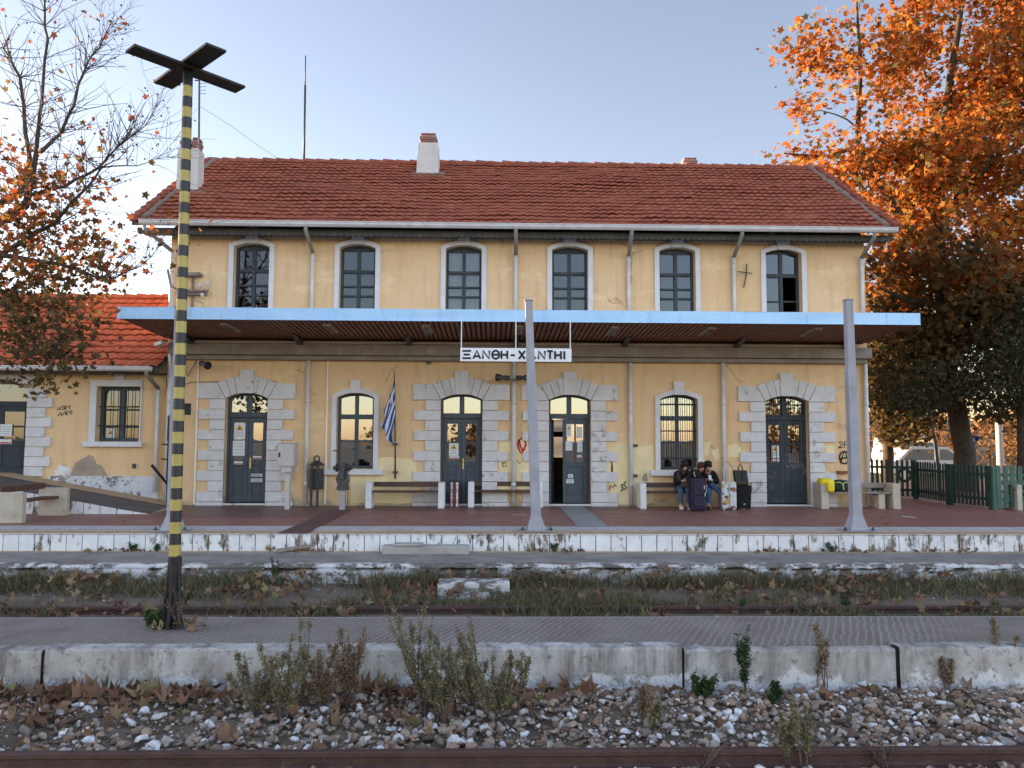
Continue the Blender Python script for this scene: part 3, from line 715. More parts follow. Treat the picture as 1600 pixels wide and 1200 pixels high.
def downpipe(parent, pts, r=.05, elbow=2, collars=()):
    d = MB(); 
    d.tube(pts[elbow:] if elbow else pts, r, 10, 0)
    if elbow: d.tube(pts[:elbow+1], r*1.04, 10, 1)
    for z in collars:
        p = pts[-1]; d.lathe((p[0], p[1], z), [(r*1.18, -.04), (r*1.18, .04)], 10, 0)
    return d.build('downpipe', ['gutter', 'gutterdark'], parent, smooth=True)
for ptop, pb in ((478, 489), (806, 806), (987, 982), (1159, 1146), (1366, 1345), (226, 270)):
    xa, xb = wx(ptop, 352, 18.68), wx(pb, 385, 19.33)
    downpipe(station, [(xa, 18.66, ZE-.12), (xa, 18.68, ZE-.22), (xb, 19.32, ZE-.62), (xb, 19.32, 4.3)], .048, 2, (ZE-.75,))
for pb in (265, 481, 803, 985, 1130, 1353):
    xb = wx(pb, 620, 19.33); downpipe(station, [(xb, 19.32, 3.78), (xb, 19.32, .06)], .052, 0, (2.6, .55))
cb = MB()     # ivory conduits on the left
xa, xb, xc = wx(310, 600), wx(512, 600), wx(306, 700); zt = wz(400, 559)
cb.tube([(xa, YW-.03, .05), (xa, YW-.03, zt), (xb, YW-.03, zt), (xb, YW-.03, .05)], .026, 6); cb.build('conduit', 'ivory', station)
cn = MB()     # black cables drooping at the left corner
cn.tube([(wx(285, 575), YW-.04, wz(285, 560)), (wx(295, 590), YW-.06, wz(295, 588)), (wx(312, 565), YW-.04, wz(312, 556))], .012, 5)
cn.tube([(wx(262, 585), YW-.1, wz(262, 580)), (wx(264, 600), YW-.12, wz(264, 606)), (wx(275, 607), YW-.1, wz(275, 607)), (wx(300, 596), YW-.03, wz(300, 597)), (wx(430, 597), YW-.02, wz(430, 596))], .007, 5)
cn.build('cable', 'black', station)
# chimneys
def chimney(px0, px1, pyt, pyb, Y, dep, brick, taper=.06, par=roof, caps=3, zb=None):
    x0, x1 = wx(px0, pyb, Y), wx(px1, pyb, Y); zb = zb if zb is not None else wz((px0+px1)/2, pyb, Y); zt = wz((px0+px1)/2, pyt, Y); zk = wz((px0+px1)/2, brick, Y)
    c = MB(); cx = (x0+x1)/2
    def ring(z, s): return [(cx-(x1-x0)/2*s, Y-dep/2*s, z), (cx+(x1-x0)/2*s, Y-dep/2*s, z), (cx+(x1-x0)/2*s, Y+dep/2*s, z), (cx-(x1-x0)/2*s, Y+dep/2*s, z)]
    vs = ring(zb-.4, 1+taper)+ring(zk, 1-taper); c.add(vs, [(0, 1, 5, 4), (1, 2, 6, 5), (2, 3, 7, 6), (3, 0, 4, 7), (4, 5, 6, 7)], 0)
    h = (zt-zk)/caps
    for k in range(caps): 
        s = (.62 if k % 2 == 0 else .72); w = (x1-x0)/2*s*1.15; d = dep/2*s*1.15
        c.box(cx-w, cx+w, Y-d, Y+d, zk+k*h+.004, zk+(k+1)*h-.012, 1)
    fl = MB(); 
    return c.build('chimney', ['chimwhite', 'chimbrick'], par, bevel=.012)
chimney(653, 686, 212, 270, 22.7, .7, 229)
chimney(281, 298, 217, 300, 20.9, .5, 236, .02); chimney(299.5, 313, 217, 300, 20.95, .45, 236, .02)
chimney(1062, 1090, 249, 262, 24.0, .6, 263, 0)
fl = MB()
for px, py, Y, w in ((669, 271, 22.35, .5), (297, 303, 20.6, .42)):
    p = atY(px, py, Y); fl.obox(on_slope(p.x, Y, .05), (w, 0, 0), (0, .1*math.cos(ang), .1*math.sin(ang)), (0, -.02, .03))
fl.build('flashing', 'mortar', roof, bevel=.01)
an = MB(); p = atY(475, 253, RY+.1); q_ = atY(477.5, 87, RY+.1); mid = p+(q_-p)*.72
an.tube([p-Vector((0, 0, .4)), mid], .035, 8); an.tube([mid, q_], .018, 8); tag(an.build('antenna_mast', 'metal', None, smooth=True), 'thin dark antenna mast standing up behind the tiled roof ridge', 'antenna mast')
pm = MB(); p = atY(311, 238, 21.2); q_ = atY(311.5, 126, 21.2); pm.tube([p-Vector((0, 0, .2)), q_], .028, 8)
for k in range(4): z = q_.z-.08-.1*k; pm.tube([(q_.x-.02, q_.y, z), (q_.x+.22, q_.y-.06, z-.02)], .007, 5)
pm.tube([(q_.x, q_.y, q_.z-.0), (q_.x-.13, q_.y, q_.z+.01)], .02, 6)
pm.tube([atY(312, 166, 21.2), atY(360, 196, 22), atY(400, 225, 22.8), atY(445, 255, RY)], .005, 4)
tag(pm.build('aerial', 'metal', None), 'small television aerial on a pole beside the paired white chimney stacks', 'aerial')
# wall paint: repaint patches, mould, graffiti (flat paint on the wall, part of the building)
def blob(pts, n=4, j=.03):
    out = []
    for i, p in enumerate(pts):
        q = pts[(i+1) % len(pts)]
        for k in range(n):
            u = k/n; out.append((p[0]+(q[0]-p[0])*u+random.uniform(-j, j), p[1]+(q[1]-p[1])*u+random.uniform(-j, j)))
    return out
def patch(pxs, mat, off, name='paint_patch', j=.02, par=station, Y=YW):
    pl = blob([(wx(x, y, Y), wz(x, y, Y)) for x, y in pxs], 5, j); m = MB(); m.add([(x, Y-off, z) for x, z in pl], [tuple(range(len(pl)))]); return m.build(name, mat, par)
patch([(592, 715), (651, 716), (651, 786), (585, 786), (548, 786), (548, 744), (592, 742)], 'cream_patch', .004)
patch([(780, 690), (833, 686), (833, 768), (780, 768)], 'cream_patch', .004)
patch([(955, 697), (1021, 696), (1022, 786), (961, 788), (953, 760)], 'cream_patch', .004)
patch([(1101, 693), (1112, 689), (1106, 712), (1100, 712)], 'cream_patch', .004)
patch([(1112, 703), (1122, 700), (1126, 717), (1118, 722)], 'cream_patch', .004)
patch([(1136, 697), (1150, 693), (1158, 700), (1157, 713), (1136, 714)], 'cream_patch', .005)
patch([(1290, 697), (1303, 696), (1304, 708), (1290, 708)], 'cream_patch', .004)
patch([(943, 720), (957, 719), (957, 737), (943, 737)], 'cream_patch', .004)
patch([(1005, 741), (1011, 739), (1012, 752), (1003, 751)], 'bare_plaster', .008, 'plaster_loss', .015)
def scrawl(strokes, w, mat, Y=YW, par=station, off=.01, wob=0):
    m = MB()
    for i, s in enumerate(strokes): m.ribbon([(wx(x, y, Y), wz(x, y, Y)) for x, y in s], w, Y-off-.001*i)
    return m.build('graffiti', mat, par)
scrawl([[(811, 687), (809, 692), (810, 700), (814, 708), (819, 702), (822, 693), (819, 687), (814, 685), (811, 688), (813, 697), (817, 704)]], .05, 'redpaint')
def circ(cx, cy, rx, ry, n=16, a0=0): return [(cx+rx*math.cos(a0+2*math.pi*k/n), cy+ry*math.sin(a0+2*math.pi*k/n)) for k in range(n)]+[(cx+rx*math.cos(a0), cy+ry*math.sin(a0))]
scrawl([circ(1319, 715, 7.5, 9.5), [(1313, 724), (1319, 704), (1326, 723)], [(1311, 717), (1328, 714)]], .04, 'ink')
scrawl([[(1310, 692), (1314, 690), (1316, 693), (1312, 698), (1309, 700), (1316, 699)], [(1319, 700), (1319, 690), (1325, 689)], [(1319, 694), (1324, 694)]], .022, 'ink')
M['faintink'] = plain('faded_scrawl', (.45, .29, .17), .8)
scrawl([[(1304, 662), (1308, 670), (1311, 660)], [(1312, 670), (1314, 662), (1318, 671)], [(1318, 664), (1322, 664), (1321, 672)]], .016, 'faintink')
scrawl([[(952, 765), (954, 758), (957, 762), (960, 757), (963, 760)], [(971, 756), (973, 764), (970, 768)], [(978, 752), (974, 757), (979, 762), (974, 766)]], .03, 'faintink' if 0 else 'ink')
scrawl([[(785, 725), (790, 722), (791, 728), (786, 730), (785, 722)]], .02, 'ink'); scrawl([[(808, 719), (811, 724), (815, 722)]], .015, 'ink')
sg = MB(); p = atY(1316, 738, YW-.05); sg.box(p.x-.13, p.x+.13, YW-.11, YW, p.z-.035, p.z+.035); sg.build('wall_fitting', 'chimbrick', station, bevel=.01)
for px, py in ((990, 696), (990, 743)):
    sg = MB(); p = atY(px, py, YW); sg.box(p.x-.06, p.x+.09, YW-.1, YW, p.z-.03, p.z+.03); sg.build('wall_fitting', 'metal', station, bevel=.01)
sb = MB(); p = atY(670, 566, YW); sb.box(p.x-.05, p.x+.05, YW-.1, YW, p.z-.05, p.z+.05); sb.build('sensor_box', 'metal', station, bevel=.01)
# ================================================================ ANNEX
YA = 19.55
annex = thing('station_annex', 'low yellow annex with bright orange red tiled roof left of the main station', 'annex', (-14, 22, 0))
ax0, ax1 = -62.0, X0-.02
AW = (wx(151, 650, YA), wx(219, 650, YA)); azb, azt = wz(180, 690, YA), wz(180, 604, YA)
AD = (wx(-62, 650, YA), wx(43, 650, YA)); adb, ads, adc = .70, wz(20, 606, YA), wz(-10, 592, YA)
aze = wz(120, 572, 19.0); ary = 22.7; azr = wz(160, 466, ary)
mb = MB()
holed(mb, [(ax0, 0), (ax1, 0), (ax1, aze+.25), (ax0, aze+.25)], [[(AW[1], azb), (AW[0], azb), (AW[0], azt), (AW[1], azt)], opening(AD[0], AD[1], adb, ads, adc)], YA, .3)
mb.add([(ax0, YA, 0), (ax0, 26, 0), (ax0, 26, aze), (ax0, ary, azr-.1), (ax0, YA, aze)], [(0, 1, 2, 3, 4)]); mb.add([(ax0, 26, 0), (ax1, 26, 0), (ax1, 26, aze), (ax0, 26, aze)], [(0, 1, 2, 3)])
mb.box(AD[0]-1, ax1-.1, YA+1.5, YA+1.6, 0, aze)
mb.build('wall', 'stucco', annex)
pb = MB(); xs_ = [wx(82, 740, YA), wx(248, 760, YA)]
pb.box(xs_[0]-1.0+.9, xs_[1], YA-.03, YA+.02, 0, wz(200, 744, YA)); pb.build('plinth', 'plinthwash', annex)
w = MB(); sw = .17
w.box(AW[0]-sw, AW[0], YA-.05, YA+.02, azb, azt+sw); w.box(AW[1], AW[1]+.04, YA-.05, YA+.02, azb, azt+sw); w.box(AW[0], AW[1], YA-.05, YA+.02, azt, azt+sw)
w.box(AW[0]-sw-.1, AW[1]+.12, YA-.13, YA+.02, azb-.13, azb-.003); cx = (AW[0]+AW[1])/2; w.prism([(cx-.13, azt+sw+.003), (cx+.13, azt+sw+.003), (cx+.15, azt+sw+.3), (cx-.15, azt+sw+.3)], YA-.07, YA+.02)
w.build('window_surround', 'trim', annex, bevel=.008)
f = MB(); yf = YA+.18
f.box(AW[0], AW[0]+.08, yf, yf+.08, azb, azt); f.box(AW[1]-.08, AW[1], yf, yf+.08, azb, azt); f.box(AW[0]+.08, AW[1]-.08, yf, yf+.08, azb, azb+.09); f.box(AW[0]+.08, AW[1]-.08, yf, yf+.08, azt-.09, azt); f.box(cx-.07, cx+.07, yf-.01, yf+.07, azb+.09, azt-.09)
for z in (wz(180, 640, YA), wz(180, 667, YA)): f.box(AW[0]+.08, cx-.07, yf+.005, yf+.06, z-.025, z+.025); f.box(cx+.07, AW[1]-.08, yf+.005, yf+.06, z-.025, z+.025)
wf = f.build('window_frame', 'door', annex, bevel=.006)
p = MB(); p.add([(AW[0]+.05, yf+.04, azb+.05), (AW[1]-.05, yf+.04, azb+.05), (AW[1]-.05, yf+.04, azt-.05), (AW[0]+.05, yf+.04, azt-.05)], [(0, 1, 2, 3)]); p.build('pane', 'glassdim', wf)
notice(wf, AW[0]+.27, wz(160, 680, YA), .2, .34, yf+.02, 1)
g = MB()
for k in range(1, 6): xx = AW[0]+(AW[1]-AW[0])*k/6; g.tube([(xx, YA+.1, azb), (xx, YA+.1, azt)], .009, 6)
for z in (azb+.4, azt-.5): g.box(AW[0], AW[1], YA+.088, YA+.096, z-.012, z+.012)
g.build('window_bars', 'black', wf)
# annex door: stone quoins and a worn double door
w = MB(); r = random.Random(5); n = 9; ch = (ads-adb)/n
for k in range(n):
    ww = .62 if k % 2 == 1 else .46
    w.box(AD[1], AD[1]+ww, YA-.05-r.random()*.01, YA+.02, adb+k*ch+.006, adb+(k+1)*ch-.006); w.box(AD[0]-ww, AD[0], YA-.05-r.random()*.01, YA+.02, adb+k*ch+.006, adb+(k+1)*ch-.006)
ia = arch(AD[0], AD[1], ads, adc, 10); oa = [(x*1.0+(x-(AD[0]+AD[1])/2)*.5, aze-.02) for x, z in ia]
w.band(oa, ia, YA-.05, YA+.02, closed=False); w.build('stone_surround', 'stone', annex, bevel=.006)
f = MB(); yf = YA+.2; cx = (AD[0]+AD[1])/2
f.band(opening(AD[0]+.001, AD[1]-.001, adb, ads, adc-.001), inset(AD[0], AD[1], adb-.09, ads, adc, .1), yf, yf+.1); f.box(AD[0]+.1, AD[1]-.1, yf-.01, yf+.09, ads-.45, ads-.33)
ad = f.build('door', 'doorold', annex, bevel=.006)
leaf_(ad, AD[0]+.1, cx-.003, adb, ads-.46, yf+.02, mat='doorold', gl='glassdim'); leaf_(ad, cx+.003, AD[1]-.1, adb, ads-.46, yf+.02, mat='doorold', gl='glassdim', nots=[(.25, wz(8, 672, YA), .3, .3, 3), (.25, wz(8, 690, YA), .3, .12, 2)])
p = MB(); pl = [(AD[1]-.08, ads-.35), (AD[0]+.08, ads-.35)]+arch(AD[0]+.08, AD[1]-.08, ads, adc-.08); p.add([(x, yf+.05, z) for x, z in pl], [tuple(range(len(pl)))]); p.build('transom_pane', 'glassdim', ad)
# annex roof
ar1 = X0-.03; aang = math.atan2(azr-aze, ary-18.98); asl = math.hypot(azr-aze, ary-18.98)
rb = MB(); rb.prismX([(19.0, aze-.03), (ary, azr-.06), (26.4, aze-.03), (26.4, aze-.1), (ary, azr-.16), (19.0, aze-.1)], ax0-.3, ar1-.01)
aroof = rb.build('roof', 'eave', annex)
ts = tile_slope('roof_slope', -27.3, ar1, asl, 'tilenew', None, sag=.02, tw=.25, ga=.36, hgt=.045); place_slope(ts, aroof, 18.95, aze-.02, aang)
tb = MB(); tb.prismX([(ary, azr-.02), (26.45, aze), (26.45, aze-.05), (ary, azr-.07)], ax0-.3, ar1); tb.prismX([(18.95, aze+.01), (ary, azr-.01), (ary, azr-.05), (18.95, aze-.03)], ax0-.3, -27.3); tb.build('roof_slope', 'tilenew', aroof)
rc = MB(); cap_row(rc, (-27, ary, azr+.02), (ar1-.05, ary, azr+.02), .1, 50); rc.build('ridge_cap', 'tilenew', aroof)
gutter(annex, -27, wx(236, 574, 18.85), 18.86, aze-.04)
xa, xb = wx(229, 580, 18.9), wx(248, 610, 19.46)
downpipe(annex, [(xa, 18.88, aze-.11), (xa, 18.9, aze-.2), (xb, 19.44, aze-.52), (xb, 19.44, .35)], .048, 2)
eb = MB(); eb.box(-27, ar1, 19.02, YA, aze-.16, aze-.13); eb.build('eave_board', 'eave', aroof)
patch([(110, 744), (118, 722), (133, 713), (144, 712), (154, 725), (168, 742)], 'bare_plaster', .005, 'plaster_loss', .03, annex, YA)
patch([(80, 742), (95, 728), (110, 726), (109, 743)], 'whitewash', .004, 'paint_patch', .05, annex, YA)
scrawl([[(90, 641), (92, 636), (94, 641), (96, 635)], [(97, 636), (100, 634), (101, 639), (97, 640)], [(103, 640), (103, 634), (107, 636)], [(109, 639), (109, 633)],
        [(91, 650), (95, 644), (97, 650)], [(98, 648), (102, 643), (104, 649)], [(105, 648), (105, 642), (109, 644)], [(111, 648), (111, 641), (114, 644)]], .022, 'ink', YA, annex)
sb = MB(); p = atY(210, 728, YA); sb.box(p.x-.04, p.x+.04, YA-.05, YA, p.z-.06, p.z+.06); sb.build('wall_fitting', 'metal', annex, bevel=.01)
# ================================================================ CANOPY
YC = 16.7
cxl, cxr = wx(183, 488, YC), wx(1438, 497, YC); czt, czb = wz(800, 484, YC), wz(800, 502, YC)
canopy = thing('platform_canopy', 'long flat platform canopy with light blue fascia and brown slatted underside', 'canopy', (0, 18, 0))
zbk = 4.12
m = MB()
def wavy_face(p0, p1, zt, zb, n, amp):    # sheet metal fascia with slight dents
    p0, p1 = Vector(p0), Vector(p1); t = (p1-p0).normalized(); nrm = Vector((t.y, -t.x, 0)); o = len(m.v)
    for i in range(n+1):
        p = p0+(p1-p0)*i/n
        for j in range(4):
            z = zb+(zt-zb)*j/3; d = amp*mnoise.noise(Vector((p.x*.8, p.y, z*4)))*(0 if i in (0, n) else 1)
            q = p+nrm*d; m.v.append((q.x, q.y, z))
    for i in range(n):
        for j in range(3):
            a = o+i*4+j; m.f.append((a, a+4, a+5, a+1)); m.mi.append(0)
wavy_face((cxl, YC, 0), (cxr, YC, 0), czt, czb, 90, .02)
wavy_face((cxl, YW-.02, 0), (cxl, YC, 0), czt, czb, 6, .0); wavy_face((cxr, YC, 0), (cxr, YW-.02, 0), czt, czb, 6, .0)
m.add([(cxl, YC, czt), (cxr, YC, czt), (cxr, YC+.06, czt), (cxl, YC+.06, czt)], [(0, 1, 2, 3)])
m.add([(cxl, YC, czb), (cxr, YC, czb), (cxr, YC+.05, czb), (cxl, YC+.05, czb)], [(0, 1, 2, 3)])
xx = cxl+1.1
while xx < cxr-.5:      # lapped sheet joints with a rivet each
    m.box(xx-.012, xx+.012, YC-.012, YC-.002, czb+.004, czt-.004); xx += 1.75+random.uniform(-.04, .04)
m.box(cxl-.004, cxr+.004, YC-.014, YC+.01, czb-.012, czb-.001)
m.build('fascia', 'fascia', canopy)
m = MB(); m.add([(cxl+.01, YC+.05, czt-.05), (cxr-.01, YC+.05, czt-.05), (cxr-.01, YW, czt-.1), (cxl+.01, YW, czt-.1)], [(0, 1, 2, 3)]); m.build('canopy_roof', 'gutter', canopy)
m = MB(); n = 150; stp = (cxr-cxl-.04)/n; zf = czb+.015
def soff(y): return zbk+(zf-zbk)*(YW-y)/(YW-YC)
for k in range(n):
    xa = cxl+.02+k*stp; xb = xa+stp*.7; y0, y1 = YC+.06, YW-.3
    vs = []
    for y in (y0, y1):
        for z in (soff(y)+random.uniform(-.003, .003), soff(y)+.03): vs += [(xa, y, z), (xb, y, z)]
    m.add(vs, [(0, 1, 5, 4), (2, 6, 7, 3), (0, 2, 3, 1), (4, 5, 7, 6), (0, 4, 6, 2), (1, 3, 7, 5)])
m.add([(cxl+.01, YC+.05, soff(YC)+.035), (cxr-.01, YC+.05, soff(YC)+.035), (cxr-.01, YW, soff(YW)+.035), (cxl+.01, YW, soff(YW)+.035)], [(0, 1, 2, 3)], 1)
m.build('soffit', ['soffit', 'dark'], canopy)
b0, b1 = wx(262, 545, 19.05), wx(1363, 553, 19.05)
zb1, zb2, zb3 = wz(760, 539, 19.05), wz(760, 556, 19.05), wz(760, 564, 19.2)
m = MB(); m.box(b0, b1, 19.05, YW, zb2, zb1); m.box(b0+.02, b1-.05, 19.2, YW, zb3, zb2-.004)
m.build('beam', 'beam', canopy, bevel=.01)
m = MB(); m.box(b0+.05, b1-.4, 19.0, 19.12, zb1+.004, zb1+.05); m.build('beam_flashing', 'tactile', canopy)
for px in (300, 470, 640, 806, 975, 1150, 1320):
    xx = wx(px, 537, 19.05); m = MB(); m.prismX([(19.2, zb1-.03), (19.2, zb1+.1), (18.4, soff(18.4)-.005), (18.4, soff(18.4)-.04), (18.95, zb1-.03)], xx-.06, xx+.06); m.build('bracket', 'metal', canopy)
M['lampbody'] = plain('lamp_body', (.5, .46, .42), .6)
for px, py in ((360, 514), (517, 516), (668, 518), (810, 519), (957, 519), (1105, 520), (1267, 521)):
    y0, y1 = 17.15, 18.05; p = atY(px, py, 17.6); x = p.x; m = MB()
    for xx, w_, h, mi in ((x, .085, .05, 0), (x-.035, .022, .075, 1), (x+.035, .022, .075, 1)):
        vs = []
        for y in (y0+(.03 if mi else 0), y1-(.03 if mi else 0)):
            for z in (soff(y)-h, soff(y)-.002 if not mi else soff(y)-.05): vs += [(xx-w_/(1 if not mi else 2), y, z), (xx+w_/(1 if not mi else 2), y, z)]
        m.add(vs, [(0, 1, 5, 4), (2, 6, 7, 3), (0, 2, 3, 1), (4, 5, 7, 6), (0, 4, 6, 2), (1, 3, 7, 5)], mi)
    m.build('lamp', ['lampbody', 'greywood'], canopy)
# sign
YS = 16.45
s0, s1, sz0, sz1 = wx(719, 555, YS), wx(893, 555, YS), wz(806, 565, YS), wz(806, 544, YS)
sign = thing('station_sign', 'white hanging nameboard with black Greek and Latin lettering under the blue canopy', 'sign', ((s0+s1)/2, YS, sz0))
m = MB(); m.box(s0, s1, YS, YS+.05, sz0, sz1); m.build('board', 'signwhite' if 'signwhite' in M else M.setdefault('signwhite', plain('sign_white', (.80, .81, .83), .5, .04, 3)), sign, bevel=.006)
m = MB(); W_ = s1-s0; H_ = sz1-sz0; gz0, gh = sz0+H_*.2, H_*.6; lw = .042; yk = YS
def gx(u): return s0+(u-638)/697*W_
def stroke(u0, u1, pts, w=lw):
    global yk
    for s_ in pts:
        yk -= .0006; m.ribbon([(gx(u0)+(gx(u1)-gx(u0))*a, gz0+gh*b) for a, b in s_], w, yk-.003)
stroke(652, 706, [[(0, .95), (1, .95)], [(.14, .5), (.86, .5)], [(0, .05), (1, .05)]])
A_ = [[(0, 0), (.5, 1), (1, 0)], [(.2, .3), (.8, .3)]]; N_ = [[(0, 0), (0, 1), (1, 0), (1, 1)]]; H__ = [[(0, 0), (0, 1)], [(1, 0), (1, 1)], [(0, .5), (1, .5)]]
stroke(720, 764, A_); stroke(780, 820, N_); stroke(838, 882, [[(.5+.5*math.cos(t), .5+.5*math.sin(t)) for t in [2*math.pi*k/24 for k in range(24)]+[0]], [(.15, .5), (.85, .5)]]); stroke(896, 932, H__)
stroke(954, 980, [[(0, .45), (1, .45)]]); stroke(1005, 1043, [[(0, 0), (1, 1)], [(0, 1), (1, 0)]]); stroke(1064, 1108, A_); stroke(1128, 1168, N_); stroke(1182, 1218, [[(0, 1), (1, 1)], [(.5, 1), (.5, 0)]]); stroke(1232, 1268, H__); stroke(1289, 1291, [[(.5, 0), (.5, 1)]])
m.build('lettering', 'ink', sign)
for px in (721, 806, 891):
    xx = wx(px, 520, YS+.025); m = MB(); m.tube([(xx, YS+.025, sz1-.01), (xx, YS+.025, czb+.04)], .012, 6); m.build('hanger_rod', 'white', sign)
# ================================================================ GROUND, PLATFORMS, TRACKS  (levels measured from the platform at z = 0)
PE = atZ(760, 834, 0).y                     # platform edge
ZL = -.31; LE = atZ(760, 882, ZL).y         # low asphalt walkway
ZG = -.60; ZM = -.36
MY0, MY1 = atZ(760, 1016, ZM).y, atZ(760, 963, ZM).y
ZB = -.78
g = MB(); g.add([(-900, -600, ZB-.06), (900, -600, ZB-.06), (900, 1200, ZB-.06), (-900, 1200, ZB-.06)], [(0, 1, 2, 3)]); struct(g.build('ground', 'groundm'))
XL, XR = -60, 34
p = MB(); ye = atZ(760, 829, 0).y; yt = atZ(760, 822.5, 0).y
p.box(XL, XR, yt, 29.5, -.7, 0, 0); p.box(XL, XR, ye, yt, -.7, .003, 1); p.box(XL, XR, PE+.07, ye, -.7, -.008, 2)
plat = struct(p.build('platform', ['paving', 'tactile', 'ochre']))
p = MB(); k = 0; x = -20.
while x < 20:
    p.box(x, x+.004, ye+.01, yt-.01, .0035, .0045); x += .43
for x in (ye-.004,): p.box(-22, 22, x, x+.008, .004, .006)
struct(p.build('platform_tile_joints', 'joint'))
p = MB(); p.box(-24, 22, PE+.03, PE+.07, -.6, -.02, 1); x = -24.
while x < 22: p.box(x, x+.262, PE+random.uniform(-.004, .006), PE+.035, -.5, -.022+random.uniform(-.006, .004), 0); x += .275
p.box(-24, 22, PE-.015, PE+.075, -.018, -.004, 2)
struct(p.build('platform_edge_wall', ['whitewash', 'joint', 'ochre'], bevel=.008))
def sheet(pxs, z, mat, name):
    q = MB(); q.add([atZ(x, y, z) for x, y in pxs], [tuple(range(len(pxs)))]); return struct(q.build(name, mat))
sheet([(872, 789), (909, 789), (951, 823), (903, 823)], .0065, 'paving_grey', 'paving_strip')
sheet([(520, 795), (552, 795), (480, 833), (434, 833)], .008, 'paving_dark', 'paving_strip')
sheet([(265, 789), (1000, 790), (1000, 796), (545, 797), (512, 808), (240, 808)], .004, 'paving_brown', 'paving_strip')
for a in ([(800, 804), (822, 804), (822, 805.2), (800, 805.2)], [(1410, 806), (1432, 808), (1430, 809.5), (1408, 807.5)]): sheet(a, .006, 'tactile', 'paving_mark')
p = MB(); p.box(XL, XR, LE+.12, PE+.05, -.95, ZL, 0); p.box(XL, XR, PE-.14, PE-.02, ZL-.01, ZL+.006, 1); p.box(XL, XR, LE, LE+.12, -.95, ZL+.004, 2)
struct(p.build('walkway', ['asphalt', 'ochre', 'redkerb' if 'redkerb' in M else M.setdefault('redkerb', plain('reddish_kerb', (.22, .15, .12), .9, .2, 4, 25, .3, dirt=(.4, .38, .36), dthr=(.6, .8)))]))
# kerb wall with an uneven whitewashed face
def rough_wall(name, x0, x1, y, z0, z1, mat, amp=.02, n=400, th=.16, round_=.03):
    xs = np.linspace(x0, x1, n); V = []; rows = [(y+.0, z0-.2), (y, z0+(z1-z0)*.2), (y, z0+(z1-z0)*.4), (y, z0+(z1-z0)*.6), (y, z0+(z1-z0)*.8), (y, z1-round_*2), (y+.002, z1-round_), (y+round_, z1-.001), (y+round_*2, z1), (y+th, z1)]
    for (yy, zz) in rows:
        V.append(np.array([[x, yy+amp*mnoise.noise(Vector((x*1.7, zz*3, 1)))+amp*.5*mnoise.noise(Vector((x*6, zz*9, 5)))+amp*.35*mnoise.noise(Vector((x*19, zz*23, 8))), zz+((.6*amp*mnoise.noise(Vector((x*1.3, 7, 2)))+.5*amp*mnoise.noise(Vector((x*9, 7, 2)))-max(0, mnoise.noise(Vector((x*4, 3, 12)))-.35)*.09*(yy < y+round_+.01)) if zz > z1-.1 else 0)] for x in xs]))
    F = []
    for r_ in range(len(rows)-1):
        a = r_*n+np.arange(n-1); F.append(np.stack([a, a+1, a+n+1, a+n], 1))
    return np_mesh(name, np.concatenate(V), np.concatenate(F), mat, smooth=True)
struct(rough_wall('walkway_kerb', -24, 24, LE-.04, ZG, ZL+.008, 'kerbwash', .025))
# near bed (track between) and middle platform
p = MB(); p.box(XL, XR, MY1, LE, -.9, ZG, 0); struct(p.build('track_bed', 'soil'))
p = MB(); p.box(XL, XR, MY0+.15, MY1-.05, -.95, ZM, 0); p.box(XL, XR, MY1-.05, MY1, -.95, ZM-.006, 1)
struct(p.build('middle_platform', ['grooved', 'concrete']))
bx = [-22, -12, wx(66, 1040, MY0), wx(1068, 1040, MY0), wx(1404, 1040, MY0), 9.5, 20]
for i in range(len(bx)-1):
    dz = (0, 0, .012, -.012, .016, 0)[i]
    struct(rough_wall('platform_kerb', bx[i]+.012, bx[i+1]-.012, MY0+(.0, .0, .012, .02, -.015, 0)[i], ZB-.1, ZM+.006+dz, 'kerb', .016, 420, .2, .014))
# rails
def rail(y, zt, label):
    h = .15; r = MB()
    prof = [(-.062, 0), (.062, 0), (.062, .012), (.02, .028), (.009, .045), (.009, .098), (.034, .112), (.034, .142), (.028, .15), (-.028, .15), (-.034, .142), (-.034, .112), (-.009, .098), (-.009, .045), (-.02, .028), (-.062, .012)]
    r.prismX([(y+a, zt-h+b) for a, b in prof], -26, 26)
    o = r.build('rail', ['rail']); return tag(o, label, 'rail', 'railway rails')
YR1 = atZ(800, 1171, ZB+.16).y
r1 = rail(YR1, ZB+.16, 'rusty rail nearest the camera crossing the bottom of the picture in front of the stones')
YR2 = atZ(800, 947, ZG+.1).y
r2 = rail(YR2, ZG+.1, 'thin dark rail half buried in grass behind the middle platform')
for o, a in ((r1, R(.25)),): pass
# ramp to the annex door
ra, rb_ = wx(0, 765, 17.3), wx(234, 802, 17.3); rs = .58/(rb_-ra)
def rz(x): return max(0.0, min(.78, (rb_-x)*rs))
xs_ = [-24, rb_-.78/rs, rb_]
p = MB()
def strip(y0, y1, mi, lift=0):
    o = len(p.v)
    for x in xs_: p.v += [(x, y0, rz(x)+lift), (x, y1, rz(x)+lift)]
    for i in range(len(xs_)-1): p.f.append((o+2*i, o+2*i+2, o+2*i+3, o+2*i+1)); p.mi.append(mi)
strip(17.3, 18.75, 0, .004); strip(18.75, YA+.02, 1, .012)
